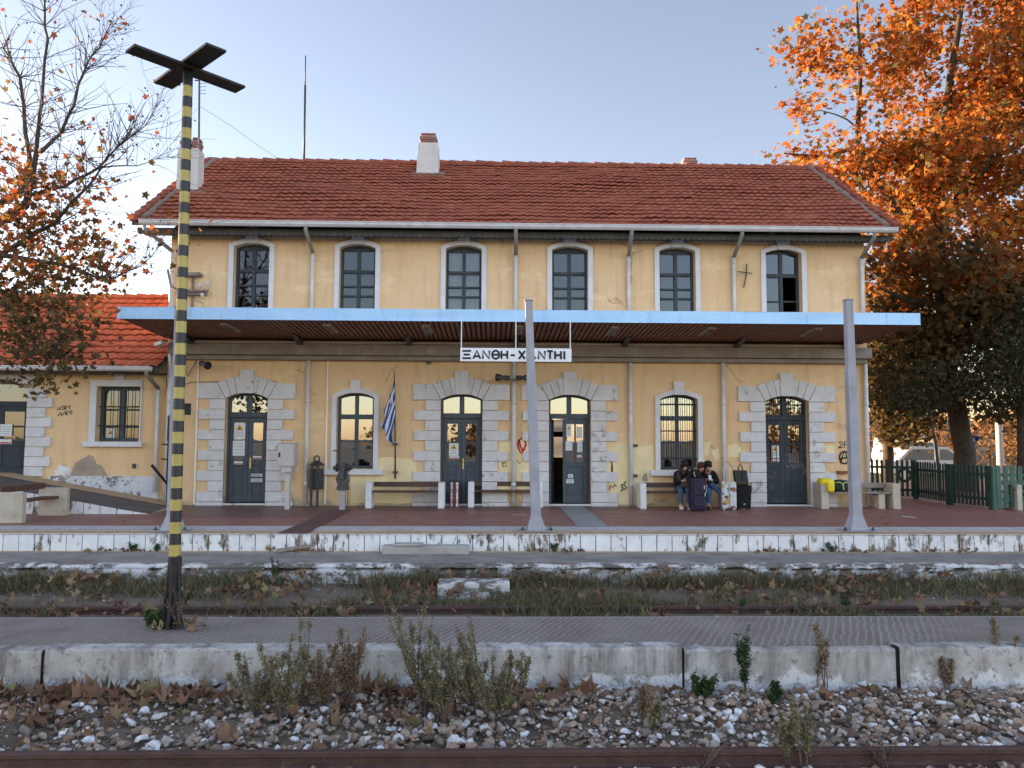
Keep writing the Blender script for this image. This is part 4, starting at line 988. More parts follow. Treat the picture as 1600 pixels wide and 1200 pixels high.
# right tail of the ramp beside the main wall
p.add([(rb_, 17.3, .004), (wx(262, 797, 18.2), 18.2, .004), (wx(262, 790, 19.3), 19.38, .01), (X0-.02, YA, .1), (rb_, 18.75, .012)], [(0, 1, 2, 3, 4)], 1)
struct(p.build('ramp', ['ramp_top', 'ochre']))
p = MB(); x = -18.
while x < rb_-.12:
    a, b = x, min(x+.34, rb_-.05)
    p.prism([(a, -.02), (b, -.02), (b, max(.01, rz(b)-.01)), (a, max(.012, rz(a)-.01))], 17.28, 17.5, 0); x += .36
p.prism([(-18, -.02), (rb_, -.02), (-18+0, .0), ][:3], 17.31, 17.5, 1); p.prism([(-18, -.02), (rb_-.02, -.02), (rb_-.78/rs, .76), (-18, .76)], 17.31, 17.55, 1)
struct(p.build('ramp_side_wall', ['whitewash', 'joint']))
# far ground: banks behind the station
def hill(name, x0, x1, y0, y1, h, seed, nx=60, ny=14):
    V = []; 
    for j in range(ny+1):
        for i in range(nx+1):
            u, v = i/nx, j/ny; x, y = x0+(x1-x0)*u, y0+(y1-y0)*v
            z = h*math.sin(math.pi*min(1, v*1.0)/2)**1.2*(math.sin(math.pi*u)**.6)*(1+.35*mnoise.noise(Vector((x*.05, y*.05, seed)))) + .5*mnoise.noise(Vector((x*.3, y*.3, seed)))
            V.append((x, y, ZB-.3+max(0, z)))
    F = [(j*(nx+1)+i, j*(nx+1)+i+1, (j+1)*(nx+1)+i+1, (j+1)*(nx+1)+i) for j in range(ny) for i in range(nx)]
    return struct(np_mesh(name, np.array(V), np.array(F), 'hillm', smooth=True))
hill('hill', -10, 130, 46, 110, 5.5, 3); hill('hill', -260, 260, 120, 300, 9, 8)
# ================================================================ FURNITURE
def bench(label, px0, px1, pyb, px_l=None, end='whiteconc', dep=.48, h=.62, plank='wood', rot=0, mid=None, endw=.15, gr='benches along the station wall', name='park_bench', Yb=None):
    a, b = atZ(px0, pyb, 0), atZ(px1, pyb, 0); Y = a.y; x0, x1 = a.x, b.x
    t = thing(name, label, 'bench', ((x0+x1)/2, Y+dep/2, 0), gr)
    for xx in (x0, x1-endw):
        e = MB(); e.prismX([(Y, 0), (Y+dep, 0), (Y+dep, h), (Y+.02, h)], xx, xx+endw); e.build('bench_end', end, t, bevel=.015)
    s = MB()
    for k in range(3): s.box(x0+endw-.01, x1-endw+.01, Y+.05+k*.115, Y+.15+k*.115, .37, .415)
    s.build('seat', plank, t, bevel=.006)
    s = MB(); s.box(x0+endw-.01, x1-endw+.01, Y+dep-.13, Y+dep-.09, h-.12, h+.0); s.build('backrest', plank, t, bevel=.006)
    if mid:
        e = MB(); xm = x0+(x1-x0)*mid; e.box(xm-.08, xm+.08, Y+.08, Y+dep-.15, 0, .365); e.build('bench_support', end, t, bevel=.01)
    return t
bench('dark plank bench with white ends under the flag', 570, 694, 794.5)
bench('dark plank bench between the striped bin and the leaning grey post', 731, 848, 793)
b3 = bench('dark plank bench on which the people sit by the barred window', 1001, 1107, 795.5)
b4 = bench('bench with beige concrete ends carrying a yellow bag', 1284, 1407, 795.5, end='beigeconc', plank='greywood', mid=.78, endw=.19)
# bench at the far left, standing end-on
t = thing('park_bench', 'bench with beige concrete ends beside the whitewashed ramp, cut by the left frame edge', 'bench', (-9.9, 16, 0), 'benches along the station wall')
e0 = atZ(0, 818, 0); e1 = atZ(62, 806, 0)
w0 = atZ(34, 818, 0).x; w1 = atZ(103, 806, 0).x
m = MB(); m.box(w0-.62, w0, e0.y, e0.y+.14, 0, .60); m.build('bench_end', 'beigeconc', t, bevel=.015)
m = MB(); m.box(w1-.60, w1, e1.y, e1.y+.14, 0, .60); m.build('bench_end', 'beigeconc', t, bevel=.015)
m = MB()
for k in range(3): dx = -.45+k*.12; m.bar((w0+dx, e0.y+.1, .40), (w1+dx, e1.y+.05, .40), .10, .045)
m.build('seat', 'wood', t)
m = MB(); m.bar((w0-.5, e0.y+.1, .64), (w1-.5, e1.y+.05, .64), .04, .12); m.build('backrest', 'wood', t)
# bench end at the right frame edge
t = thing('park_bench', 'bench end with dark painted letters on its side at the right frame edge', 'bench', (atZ(1590, 797, 0).x+.5, atZ(1590, 797, 0).y, 0), 'benches along the station wall')
q = atZ(1569, 794, 0); q2 = atZ(1597, 798, 0)
m = MB(); m.prismZ([(q.x, q.y), (q2.x-.1, q2.y), (q2.x+.05, q2.y+.04), (q.x+.14, q.y+.14)], 0, .62); e_ = m.build('bench_end', 'beigeconc', t, bevel=.012)
m = MB()
d = Vector((q2.x-.1-q.x, q2.y-q.y, 0)); ln = d.length; d.normalize(); nn = Vector((d.y, -d.x, 0))
for i, s_ in enumerate([[(.2, .75), (.35, .85), (.48, .72), (.3, .45), (.2, .25), (.5, .22)], [(.62, .2), (.62, .8), (.9, .8)], [(.62, .52), (.84, .52)], [(.1, .9), (.6, .93)]]):
    o = len(m.v); P = [q+d*ln*a+Vector((0, 0, .62*b)) + nn*(.004+.001*i) for a, b in s_]
    for k, pt in enumerate(P):
        tt = (P[min(k+1, len(P)-1)]-P[max(k-1, 0)]).normalized(); pr = tt.cross(nn).normalized()*.02; m.v += [tuple(pt+pr), tuple(pt-pr)]
    for k in range(len(P)-1): m.f.append((o+2*k, o+2*k+1, o+2*k+3, o+2*k+2)); m.mi.append(0)
m.build('graffiti', 'ink', e_)
m = MB()
for k in range(3): m.bar((q.x+.12, q.y+.2+k*.11, .4), (q.x+2.0, q.y+.1+k*.11, .4), .1, .045)
m.build('seat', 'greywood', t)
m = MB(); m.bar((q.x+.12, q.y+.55, .6), (q.x+2.0, q.y+.45, .6), .04, .12); m.build('backrest', 'greywood', t)
q3 = Vector((q.x+2.0, q.y+.1, 0)); m = MB(); m.box(q3.x, q3.x+.16, q3.y-.05, q3.y+.45, 0, .62); m.build('bench_end', 'beigeconc', t, bevel=.012)
# litter bins
def bin_(label, px, pyb, w, pyt_body, pyb_body, pylid):
    b = atZ(px, pyb, 0); Y = b.y+.16; x = b.x; zt, zb_ = wz(px, pyt_body, Y), wz(px, pyb_body, Y); zl = wz(px, pylid, Y)
    t = thing('litter_bin', label, 'litter bin', (x, Y, 0), 'litter bins with conical lids')
    m = MB(); m.lathe((x, Y, 0), [(w*.92, zb_), (w, zb_+.03), (w, zt-.02), (w*1.05, zt), (w*.95, zt), (w*.9, zb_+.06)], 20); m.build('body', 'bin', t, smooth=False)
    m = MB()
    for s in (-1, 1): m.box(x+s*.075-.03, x+s*.075+.03, Y-w-.03, Y-w+.0, 0, zl)
    m.build('stand', 'bin', t)
    m = MB(); m.lathe((x, Y, 0), [(w*1.08, zl-.03), (w*1.1, zl-.015), (.06, zl+.07), (.02, zl+.08)], 20); m.build('lid', 'bin', t)
    m = MB(); m.tube([(x-.065, Y, zl+.05), (x-.06, Y, zl+.16), (x, Y, zl+.2), (x+.06, Y, zl+.16), (x+.065, Y, zl+.05)], .018, 8); m.build('handle', 'bin', t)
    for k in range(3):
        pass
    return t
bin_('dark litter bin with conical lid standing left of the point lever', 491, 792, .165, 732, 764, 724.5)
bin_('dark litter bin with conical lid standing behind the stacked black bags', 1158.5, 791, .15, 733, 765, 726)
# striped ash column
b = atZ(709.5, 792.5, 0); x, Y = b.x, b.y+.12
t = thing('ash_column', 'round white ash column painted with red patches between two benches', 'ash bin', (x, Y, 0))
M['ashred'] = plain('ash_red', (.17, .03, .03), .6, .2); M['ashwhite'] = plain('ash_white', (.68, .68, .68), .7, .08)
m = MB(); m.lathe((x, Y, 0), [(.115, 0), (.115, .6), (.11, .62)], 24); m.build('body', 'ashred', t)
m = MB()
for aa in (-35, 40, 130, 220):
    for k in range(7):
        c0 = R(aa-90); hw = R(14+4*math.sin(k*2.1+aa)); z0 = .01+k*.086
        for s in (0,):
            pts = [(x+.118*math.cos(c0+u), Y+.118*math.sin(c0+u)) for u in (-hw, -hw/2, 0, hw/2, hw)]
            for q in range(4): m.add([(*pts[q], z0+.012*((q+k) % 2)), (*pts[q+1], z0+.012*((q+1+k) % 2)), (*pts[q+1], z0+.084), (*pts[q], z0+.084)], [(0, 1, 2, 3)])
m.build('white_panel', 'ashwhite', t)
m = MB(); m.lathe((x, Y, 0), [(.14, .621), (.145, .64), (.10, .645)], 20); m.box(x-.2, x-.11, Y-.06, Y+.04, .38, .52); m.build('lid', 'bin', t)
# cabinet on a post
b = atZ(446, 797, 0); x, Y = b.x, b.y
t = thing('electrical_cabinet', 'pale grey metal cabinet with a small door on a single post', 'cabinet', (x, Y, 0))
c0, c1, c2 = wx(433.5, 700, Y), wx(455.5, 700, Y), wx(463, 700, Y); za, zb_, zc_ = wz(450, 693, Y), wz(450, 729, Y), wz(450, 738, Y)
m = MB(); m.box(c0, c1+.06, Y, Y+.42, zb_, za); m.box(c0-.01, c1+.07, Y-.015, Y+.44, za+.002, za+.02); m.box(c0+.09, c1, Y+.02, Y+.4, zc_, zb_-.003); m.build('body', 'cabinet', t, bevel=.008)
m = MB(); m.box(c0+.012, c1+.045, Y-.014, Y-.001, zb_+.015, za-.015); dr = m.build('door', 'cabinet', t, bevel=.005)
m = MB(); m.box(c0+.04, c0+.075, Y-.03, Y-.0145, (za+zb_)/2-.05, (za+zb_)/2+.06); m.build('handle', 'black', dr)
m = MB(); m.box(x-.055, x+.055, Y+.1, Y+.22, 0, zc_); m.build('post', 'cabinet', t, bevel=.008)
# point lever apparatus
b = atZ(534, 797, 0); x, Y = b.x, b.y
t = thing('point_lever', 'dark iron signal lever with pulley wheels on a steel post below the window', 'signal lever', (x, Y, 0))
Zp = lambda py: wz(534, py, Y)
m = MB(); m.box(x-.065, x+.065, Y, Y+.13, 0, Zp(766)); m.build('post', 'steelpost', t, bevel=.006)
m = MB(); m.box(x-.13, x+.14, Y-.03, Y+.16, Zp(766), Zp(759)); m.box(x-.09, x+.10, Y-.02, Y+.15, Zp(759), Zp(738)); m.box(x-.06, x+.05, Y-.09, Y-.021, Zp(749), Zp(737)); m.box(x-.055, x+.065, Y-.05, Y+.1, Zp(738), Zp(722)); m.tube([(x+.1, Y-.0, Zp(759)), (x+.14, Y, Zp(750)), (x+.1, Y+.02, Zp(740))], .04, 8); m.tube([(x-.08, Y, Zp(757)), (x-.12, Y, Zp(748)), (x-.07, Y+.02, Zp(740))], .04, 8); m.build('mechanism', 'metal', t, bevel=.006)
for s in (-1, 1):
    m = MB(); m.lathe((x+s*.12, Y+.02, Zp(731)), [(.11, -.035), (.11, -.02), (.075, -.01), (.075, .01), (.11, .02), (.11, .035)], 18, axis='X'); m.lathe((x+s*.19, Y+.02, Zp(731)), [(.05, -.03), (.05, .03)], 12, axis='X'); m.build('pulley_wheel', 'metal', t)
m = MB(); m.tube([(x-.14, Y+.05, Zp(735)), (x-.13, Y+.05, Zp(712)), (x-.13, Y+.05, Zp(705))], .012, 6); m.tube([(x-.13, Y+.05, Zp(705)), (x-.24, Y+.0, Zp(704))], .016, 6); m.tube([(x+.12, Y+.06, Zp(766)), (x+.125, Y+.06, .0)], .008, 5); m.build('lever', 'metal', t)
# lever post behind the striped pole
b = atY(262, 790, 18.6); x, Y = wx(266, 700, 18.6), 18.6
t = thing('signal_winch', 'black iron winch with projecting levers partly hidden behind the striped pole', 'signal winch', (x, Y, 0))
Zp = lambda py: wz(266, py, Y)
m = MB(); m.box(x-.06, x+.06, Y, Y+.12, 0, Zp(735)); m.build('post', 'black', t)
m = MB(); m.lathe((x-.02, Y+.06, 0), [(.06, Zp(690)), (.085, Zp(688)), (.085, Zp(651)), (.05, Zp(648))], 14); m.box(x-.07, x+.05, Y-.02, Y+.1, Zp(748), Zp(690)); m.box(x+.25, x+.42, Y, Y+.12, Zp(648), Zp(630)); m.box(x-.05, x+.3, Y+.13, Y+.15, Zp(645), Zp(638)); m.build('casing', 'black', t, bevel=.01)
m = MB()
m.tube([(x-.02, Y-.02, Zp(757)), (wx(237, 726, Y-.3), Y-.3, Zp(726))], .035, 8)
for py in (695, 718): m.tube([(x-.06, Y, Zp(py)), (x-.19, Y-.03, Zp(py-1))], .018, 6)
m.build('lever', 'black', t)
# flag on a wall pole
t = thing('flag', 'blue and white striped flag hanging limp from a short pole on the wall', 'flag', (wx(617, 748, 19.2), 19.2, wz(617, 748, 19.2)))
YFl = 19.15
m = MB(); m.tube([atY(617.5, 748, YFl+.15), atY(617.5, 700, YFl+.1), atY(616.5, 600, YFl), atY(616, 583, YFl)], [.022, .02, .016, .012], 8); m.tube([atY(616, 583, YFl), atY(614.5, 580, YFl), atY(616, 577, YFl), atY(618, 580, YFl)], .008, 6); fp = m.build('flagpole', 'metal', t, smooth=True)
m = MB()
for py in (694, 738): q = atY(617, py, YFl+.12); m.box(q.x-.05, q.x+.06, q.y-.03, YW, q.z-.025, q.z+.025)
m.build('pole_bracket', 'metal', fp, bevel=.006)
nu, nv = 54, 40; V = []; mi = []
for i in range(nu+1):
    u = i/nu
    hp = atY(616.3+1.2*u, 590+62*u, YFl-.02)
    # free edge of each stripe hangs down and to the left, gathered in folds
    fx, fy = 602+10*u-9*math.sin(math.pi*u)*.9, 640+54*u**.85
    fp_ = atY(fx, fy, YFl-.04)
    for j in range(nv+1):
        v = j/nv; p_ = hp.lerp(fp_, v); p_.z -= .10*math.sin(math.pi*v)*(1-u*.6); p_.x += -.02*math.sin(math.pi*v)
        fold = .045*math.sin(u*17+v*3.2)*(.15+v)+.025*math.sin(v*9+u*6)*v
        p_.y += fold; p_.x += .03*math.sin(u*15+v*4+1)*v; V.append(p_)
F_ = []
for i in range(nu):
    for j in range(nv):
        F_.append((i*(nv+1)+j, i*(nv+1)+j+1, (i+1)*(nv+1)+j+1, (i+1)*(nv+1)+j))
        u, v = (i+.5)/nu, (j+.5)/nv; s = int(u*9)
        if u < 5/9 and v < .36: w_ = (abs(u-5/18) < 1/18) or (abs(v-.18) < .04); mi.append(1 if w_ else 0)
        else: mi.append(0 if s % 2 == 0 else 1)
np_mesh('cloth', np.array([tuple(v) for v in V]), np.array(F_), ['flagblue', 'flagwhite'], t, smooth=True, mi=np.array(mi))
# loudspeakers
def speaker(label, px, py, d, Y=19.05, w=.16):
    c = atY(px, py, Y); d = Vector(d).normalized(); t = thing('loudspeaker', label, 'loudspeaker', c, 'horn loudspeakers on the wall')
    m = MB(); P = [c-d*.16, c-d*.05, c-d*.02, c+d*.06, c+d*.13, c+d*.17]; m.tube(P, [.055, .06, .04, .07, .1, w*.78], 18); m.build('horn', 'metal', t, smooth=True)
    m = MB(); m.tube([P[-1]+d*.002, P[-1]+d*.012], w*.72, 18); m.build('horn_mouth', 'black', t)
    m = MB(); m.tube([c-d*.1, (c.x-d.x*.1, YW, c.z-.04)], .018, 6); m.build('mount', 'metal', t)
speaker('grey horn loudspeaker left above the first door, facing down and right', 319, 569, (.75, -.55, -.25), w=.13)
speaker('grey horn loudspeaker facing left beside the downpipe', 786, 590, (-1, -.25, 0), w=.12)
speaker('grey horn loudspeaker facing right, half hidden by the leaning grey post', 817, 590, (1, -.25, 0), w=.12)
# wall brackets on the upper storey
t = thing('cable_bracket', 'rusty steel cable bracket with white insulators and a camera high on the left corner', 'bracket', (wx(305, 450), YW, wz(305, 450)))
m = MB(); a = atY(262, 430, YW-.15); b_ = atY(268, 448, YW-.2); m.tube([atY(262, 421, YW-.35), atY(267, 447, YW-.3), atY(280, 454, YW-.2), atY(326, 454, YW-.2)], .03, 8)
m.box(wx(290, 430), wx(317, 430), YW-.22, YW, wz(300, 433), wz(300, 428)); m.box(wx(285, 430), wx(325, 430), YW-.14, YW, wz(300, 462), wz(300, 454)); m.box(wx(301, 430), wx(304, 430), YW-.05, YW, wz(300, 480), wz(300, 433)); m.build('arm', 'rusty' if 'rusty' in M else M.setdefault('rusty', plain('rusty_steel', (.24, .19, .15), .8, .3, 9)), t)
for px, py in ((312, 446), (324, 444), (316, 461), (270, 445)):
    m = MB(); q = atY(px, py, YW-.2); m.lathe(q, [(.03, -.05), (.05, -.03), (.03, -.01), (.055, .01), (.035, .04), (.015, .06)], 12); m.build('insulator', 'porcelain', t)
t = thing('wall_anchor', 'thin iron cross fixed to the upper wall left of the open window', 'wall anchor', (wx(1164, 430), YW, wz(1164, 430)))
m = MB(); m.tube([atY(1167, 412, YW-.05), atY(1166, 430, YW-.06), atY(1162, 449, YW-.05)], .016, 6); m.build('upright', 'metal', t)
m = MB(); m.tube([atY(1152, 424, YW-.09), atY(1175, 427, YW-.09)], .013, 6); m.build('crossbar', 'metal', t)
cm = MB(); q = atY(250, 537, 18.9); cm.obox(q, (.1, -.03, .03), (.02, .08, 0), (0, 0, .04)); cm.tube([q, q+Vector((.05, .2, .05))], .02, 6); tag(cm.build('security_camera', 'white', None, bevel=.01), 'small white security camera at the left end of the canopy beam', 'camera')
# ---- posts
def post(label, pb, pt, off):
    b = atZ(*pb, 0); 
    t = thing('platform_post', label, 'post', (b.x, b.y, 0), 'grey steel posts along the platform edge')
    Y = b.y; tp = atY(*pt, Y); H = tp.z; dx = (tp.x-b.x)
    def sec(z): return b.x+dx*z/H
    m = MB(); o = len(m.v)
    prof = [(0.02, .17, .16), (.05, .165, .155), (.28, .094, .094), (.33, .09, .09), (2.3, .087, .087), (wz(pt[0], 580, Y), .085, .085)]
    for z, hx, hy in prof: m.v += [(sec(z)-hx, Y-hy, z), (sec(z)+hx, Y-hy, z), (sec(z)+hx, Y+hy, z), (sec(z)-hx, Y+hy, z)]
    for i in range(len(prof)-1):
        for k in range(4): m.f.append((o+4*i+k, o+4*i+(k+1) % 4, o+4*i+4+(k+1) % 4, o+4*i+4+k)); m.mi.append(0)
    m.f.append((o+4*i+4, o+4*i+5, o+4*i+6, o+4*i+7)); m.mi.append(0)
    m.build('lower_shaft', 'steelpost', t, bevel=.008)
    zj = prof[-1][0]; m = MB(); vs = []
    for z, hx in ((zj+.002, .075), (H, .069)): vs += [(sec(z)-hx, Y-hx, z), (sec(z)+hx, Y-hx, z), (sec(z)+hx, Y+hx, z), (sec(z)-hx, Y+hx, z)]
    m.add(vs, [(0, 1, 5, 4), (1, 2, 6, 5), (2, 3, 7, 6), (3, 0, 4, 7), (4, 5, 6, 7)]); m.build('upper_shaft', 'steelpost', t, bevel=.008)
    m = MB(); vs = [(sec(H)-.08, Y-.08, H+.002), (sec(H)+.08, Y+.08, H+.03)]; m.box(vs[0][0], vs[1][0], vs[0][1], vs[1][1], H+.002, H+.03); m.box(b.x-.3, b.x+.3, Y-.22, Y+.22, .004, .018); m.build('base_plate', 'steelpost', t, bevel=.004)
    for sx in (-.26, .26):
        m = MB(); m.lathe((b.x+sx, Y-.12, .018), [(.035, 0), (.035, .025), (.018, .028), (.018, .06)], 8); m.build('bolt', 'metal', t)
    return t
post('leaning grey steel post in front of the hanging nameboard', (838, 829), (826, 471), 0)
post('grey steel post near the right end of the blue canopy', (1338, 829), (1325, 470), 0)
post('grey steel post hidden behind the yellow and black striped pole', (270, 829), (281, 481), 0)
wd = MB(); q = atY(1317, 468, 14.25); wd.tube([q, q+Vector((.01, 0, .09)), q+Vector((-.03, 0, .11)), q+Vector((-.06, 0, .10))], .012, 6); 
# ---- yellow and black pole with the crossed boards
b = atZ(270, 980, ZM); tp = atY(294, 112, b.y); Hp = tp.z-ZM
T = thing('warning_pole', 'tall yellow and black striped pole carrying two black crossed boards', 'warning pole', (b.x, b.y, ZM))
m = MB(); n = 30; m.tube([(0, 0, .02+(Hp-.02)*k/n) for k in range(n+1)], [.062-.009*k/n for k in range(n+1)], 20); 
po = m.build('pole', 'stripes', None, smooth=True); po.parent = T
lx = math.asin(max(-1, min(1, (tp.x-b.x)/Hp))); po.rotation_euler = (0, lx, 0)
m = MB()
for a in (100, 215, 330, 270):
    d = Vector((math.cos(R(a)), math.sin(R(a)), 0)); q = d.cross(Vector((0, 0, 1)))*.018
    pr = [d*.02+Vector((0, 0, .95)), d*.066+Vector((0, 0, .72)), d*.09+Vector((0, 0, .4)), d*.14+Vector((0, 0, -.02)), d*.02+Vector((0, 0, -.02))]
    k = len(pr); m.add([v+q for v in pr]+[v-q for v in pr], [tuple(range(k)), tuple(reversed(range(k, 2*k)))]+[(i, (i+1) % k, k+(i+1) % k, k+i) for i in range(k)])
m.tube([(0, 0, 0), (0, 0, .75)], .07, 14)
fo = m.build('foot', 'black', None); fo.parent = T
zc = tp.z+.02
ends = [[(208, 77), (376, 140)], [(257, 137), (341, 78)]]
cx_, cy_ = tp.x, tp.y
for i, (a, b2) in enumerate(ends):
    A, B = atZ(*a, zc), atZ(*b2, zc); d = (B-A); L_ = max(1.3, d.length)*.5; d.normalize(); c = Vector((cx_, cy_, zc+.032*i))
    wv = Vector((-d.y, d.x, 0)); m = MB(); m.obox(c, d*L_, wv*.115, Vector((0, 0, .015))); m.build('crossed_board', 'crossboard' if 'crossboard' in M else M.setdefault('crossboard', plain('cross_board', (.028, .02, .018), .6, .3, 4)), T, bevel=.004)
# concrete lumps, plank
q0, q1 = atZ(683, 936, ZG), atZ(796, 932, ZG)
m = MB(); m.box(q0.x, q1.x, q0.y, q0.y+.35, ZG-.1, ZG+.24); tag(m.build('concrete_block', 'kerbwash', None, bevel=.03), 'loose whitewashed concrete block lying in the grass beside the far rail', 'concrete block')
q0, q1 = atZ(598, 864, ZL), atZ(742, 863, ZL)
m = MB(); m.box(q0.x, q1.x-.1, PE-.32, PE-.01, ZL-.02, ZL+.13); m.box(q0.x+.2, q1.x-.9, PE-.34, PE-.05, ZL+.1301, ZL+.17); tag(m.build('concrete_step', 'concrete', None, bevel=.02), 'low grey concrete step against the white platform edge', 'step')
q0, q1 = atZ(435, 862, ZL), atZ(492, 860, ZL)
m = MB(); m.bar(q0+Vector((0, -.1, .03)), q1+Vector((0, -.05, .1)), .12, .05); tag(m.build('plank', 'greywood', None, bevel=.004), 'dark weathered plank lying along the foot of the white platform edge', 'plank')
# ---- luggage
def suitcase(name, label, px0, px1, pyt, pyb, dep, mat, cat='suitcase', side=None, wheels=True, handle=None, flare=0, trim='blackfabric', zlift=.04, gr=None):
    b = atZ((px0+px1)/2, pyb, 0); Y = b.y; x0, x1 = wx(px0, (pyt+pyb)/2, Y), wx(px1, (pyt+pyb)/2, Y); H = wz(px0, pyt, Y); t = thing(name, label, cat, (b.x, Y, 0), gr)
    m = MB(); vs = [(x0+flare, Y, zlift), (x1-flare, Y, zlift), (x1-flare, Y+dep, zlift), (x0+flare, Y+dep, zlift), (x0-flare*.0, Y, H), (x1, Y, H), (x1, Y+dep, H), (x0, Y+dep, H)]
    m.add(vs, [(0, 3, 2, 1), (4, 5, 6, 7), (0, 1, 5, 4), (1, 2, 6, 5), (2, 3, 7, 6), (3, 0, 4, 7)]); m.build('body', mat, t, bevel=.035)
    if wheels:
        for xx in (x0+.06, x1-.06):
            for yy in (Y+.04, Y+dep-.04): m = MB(); m.lathe((xx, yy, .03), [(.03, -.015), (.03, .015)], 12, axis='X'); m.build('wheel', 'tyre' if trim != 'silver' else 'white', t)
    if handle:
        zt_ = wz(px0, handle, Y); xm = (x0+x1)/2; m = MB(); m.tube([(xm-.09, Y+dep*.5, H-.02), (xm-.09, Y+dep*.5, zt_), (xm-.06, Y+dep*.5, zt_+.01), (xm+.02, Y+dep*.5, zt_+.01), (xm+.05, Y+dep*.5, zt_), (xm+.05, Y+dep*.5, H-.02)], .012, 8); m.build('handle', 'gutter', t)
    return t, x0, x1, Y, H
t, x0, x1, Y, H = suitcase('suitcase', 'large dark purple fabric suitcase standing before the seated people', 1080, 1104, 747, 799.5, .3, 'purple', gr=None)
m = MB(); m.box(x0+.05, x1-.05, Y-.03, Y-.001, .12, H*.45); m.box(x0+.05, x1-.05, Y-.03, Y-.001, H*.5, H*.88); m.build('pocket', 'purple', t, bevel=.012)
m = MB(); m.box(x1+.001, x1+.03, Y+.1, Y+.14, H*.55, H*.75); m.tube([(x1-.06, Y-.035, H*.78), (x1-.06, Y-.035, H*.68)], .01, 6); m.tube([(x1-.04, Y-.035, H*.56), (x1-.045, Y-.035, H*.46)], .01, 6); m.build('zip_pull', 'porcelain', t)
m = MB(); o = len(m.v); nn = 10
bpx = (x0+.13, Y+.15, H)
m.lathe((bpx[0], bpx[1], H+.002), [(.14, 0), (.155, .05), (.15, .11), (.12, .17), (.06, .20)], 16); bp = thing('backpack', 'small black backpack lying on top of the purple suitcase', 'backpack', bpx)
m.build('body', 'blackfabric', bp, smooth=True)
m = MB(); m.tube([(bpx[0]-.05, Y, H+.15), (bpx[0]-.06, Y-.02, H+.10), (bpx[0]-.04, Y-.04, H+.03)], .012, 6); m.tube([(bpx[0]-.03, Y+.1, H+.19), (bpx[0], Y+.1, H+.25), (bpx[0]+.04, Y+.1, H+.19)], .012, 6); m.build('strap', 'greyprint', bp)
def pattern():
    mm, nt, b = newmat('patterned_shell'); v = coords(nt); vo = N(nt, 'ShaderNodeTexVoronoi'); vo.inputs['Scale'].default_value = 13; L(nt, v, vo.inputs['Vector'])
    sp = N(nt, 'ShaderNodeSeparateColor'); L(nt, vo.outputs['Color'], sp.inputs[0])
    c = ramp(nt, sp.outputs[0], [(0., (.55, .57, .6)), (.55, (.62, .63, .66)), (.62, (.5, .33, .03)), (.72, (.08, .07, .07)), (.82, (.5, .52, .55)), (.93, (.3, .1, .06))], 'CONSTANT'); L(nt, c, b.inputs['Base Color']); b.inputs['Roughness'].default_value = .3; return mm
M['pattern'] = pattern()
t, x0, x1, Y, H = suitcase('suitcase', 'small patterned white hard suitcase with its handle pulled up', 1128, 1151.5, 752.5, 797.5, .26, 'pattern', handle=730, trim='silver')
m = MB(); m.box((x0+x1)/2-.02, (x0+x1)/2+.02, Y-.006, Y-.001, .06, H-.02); m.box(x0-.006, x0-.001, Y, Y+.26, .08, H-.04); m.build('zip_band', 'greyprint', t)
t, x0, x1, Y, H = suitcase('suitcase', 'black suitcase narrowing to the floor beside the last door', 1150, 1175.5, 758.5, 796.5, .28, 'blackfabric', flare=.03, wheels=True)
m = MB(); m.box((x0+x1)/2-.02, (x0+x1)/2+.03, Y-.008, Y-.001, .12, .15); m.build('badge', 'greyprint', t)
hb = thing('handbag', 'shiny black tote bag standing on the black suitcase', 'handbag', ((x0+x1)/2-.03, Y+.12, H))
hx0, hx1 = wx(1147, 735, Y), wx(1169, 735, Y); hz = wz(1158, 735, Y)
m = MB(); m.add([(hx0+.06, Y+.04, H+.004), (hx1+.03, Y+.04, H+.004), (hx1+.03, Y+.2, H+.004), (hx0+.06, Y+.2, H+.004), (hx0, Y+.06, hz), (hx1, Y+.06, hz), (hx1, Y+.16, hz), (hx0, Y+.16, hz)], [(0, 3, 2, 1), (4, 5, 6, 7), (0, 1, 5, 4), (1, 2, 6, 5), (2, 3, 7, 6), (3, 0, 4, 7)]); m.build('body', 'blackleather', hb, bevel=.02)
m = MB(); xm = (hx0+hx1)/2; m.tube([(xm-.05, Y+.05, hz-.12), (xm-.05, Y+.06, hz+.06), (xm, Y+.07, hz+.16), (xm+.05, Y+.06, hz+.06), (xm+.06, Y+.05, hz-.14)], .016, 8); m.box(xm+.02, xm+.1, Y+.03, Y+.045, H+.1, hz-.03); m.build('handle', 'blackleather', hb)
# bags on the right-hand bench
q = atZ(1292, 795.5, 0); Y = q.y+.02
yb = thing('carrier_bag', 'bright yellow carrier bag slumped over the end of the right bench', 'bag', (wx(1292, 760, Y), Y, .4))
def lump(name, c, r, mat, par, seed, sq=.35, n=3):
    bm = bmesh.new(); bmesh.ops.create_icosphere(bm, subdivisions=n, radius=1)
    for v in bm.verts:
        d = v.co.copy(); k = max(abs(d.x), abs(d.y), abs(d.z)); d = d*(1-sq)+d/k*sq*.9
        d *= 1+.1*mnoise.noise(d*2.5+Vector((seed, 0, 0)))+.05*mnoise.noise(d*7+Vector((seed, 0, 0)))
        v.co = Vector((d.x*r[0], d.y*r[1], d.z*r[2]))+Vector(c)
    me = bpy.data.meshes.new(name); bm.to_mesh(me); bm.free(); me.materials.append(M[mat]); me.polygons.foreach_set('use_smooth', [True]*len(me.polygons))
    o = bpy.data.objects.new(name, me); col.objects.link(o)
    if par is not None: o.parent = par; o.matrix_parent_inverse = world_of(par).inverted()
    return o
xa, xb = wx(1281, 755, Y), wx(1303, 755, Y); zt_, zl_ = wz(1292, 747.5, Y), wz(1300, 770, Y)
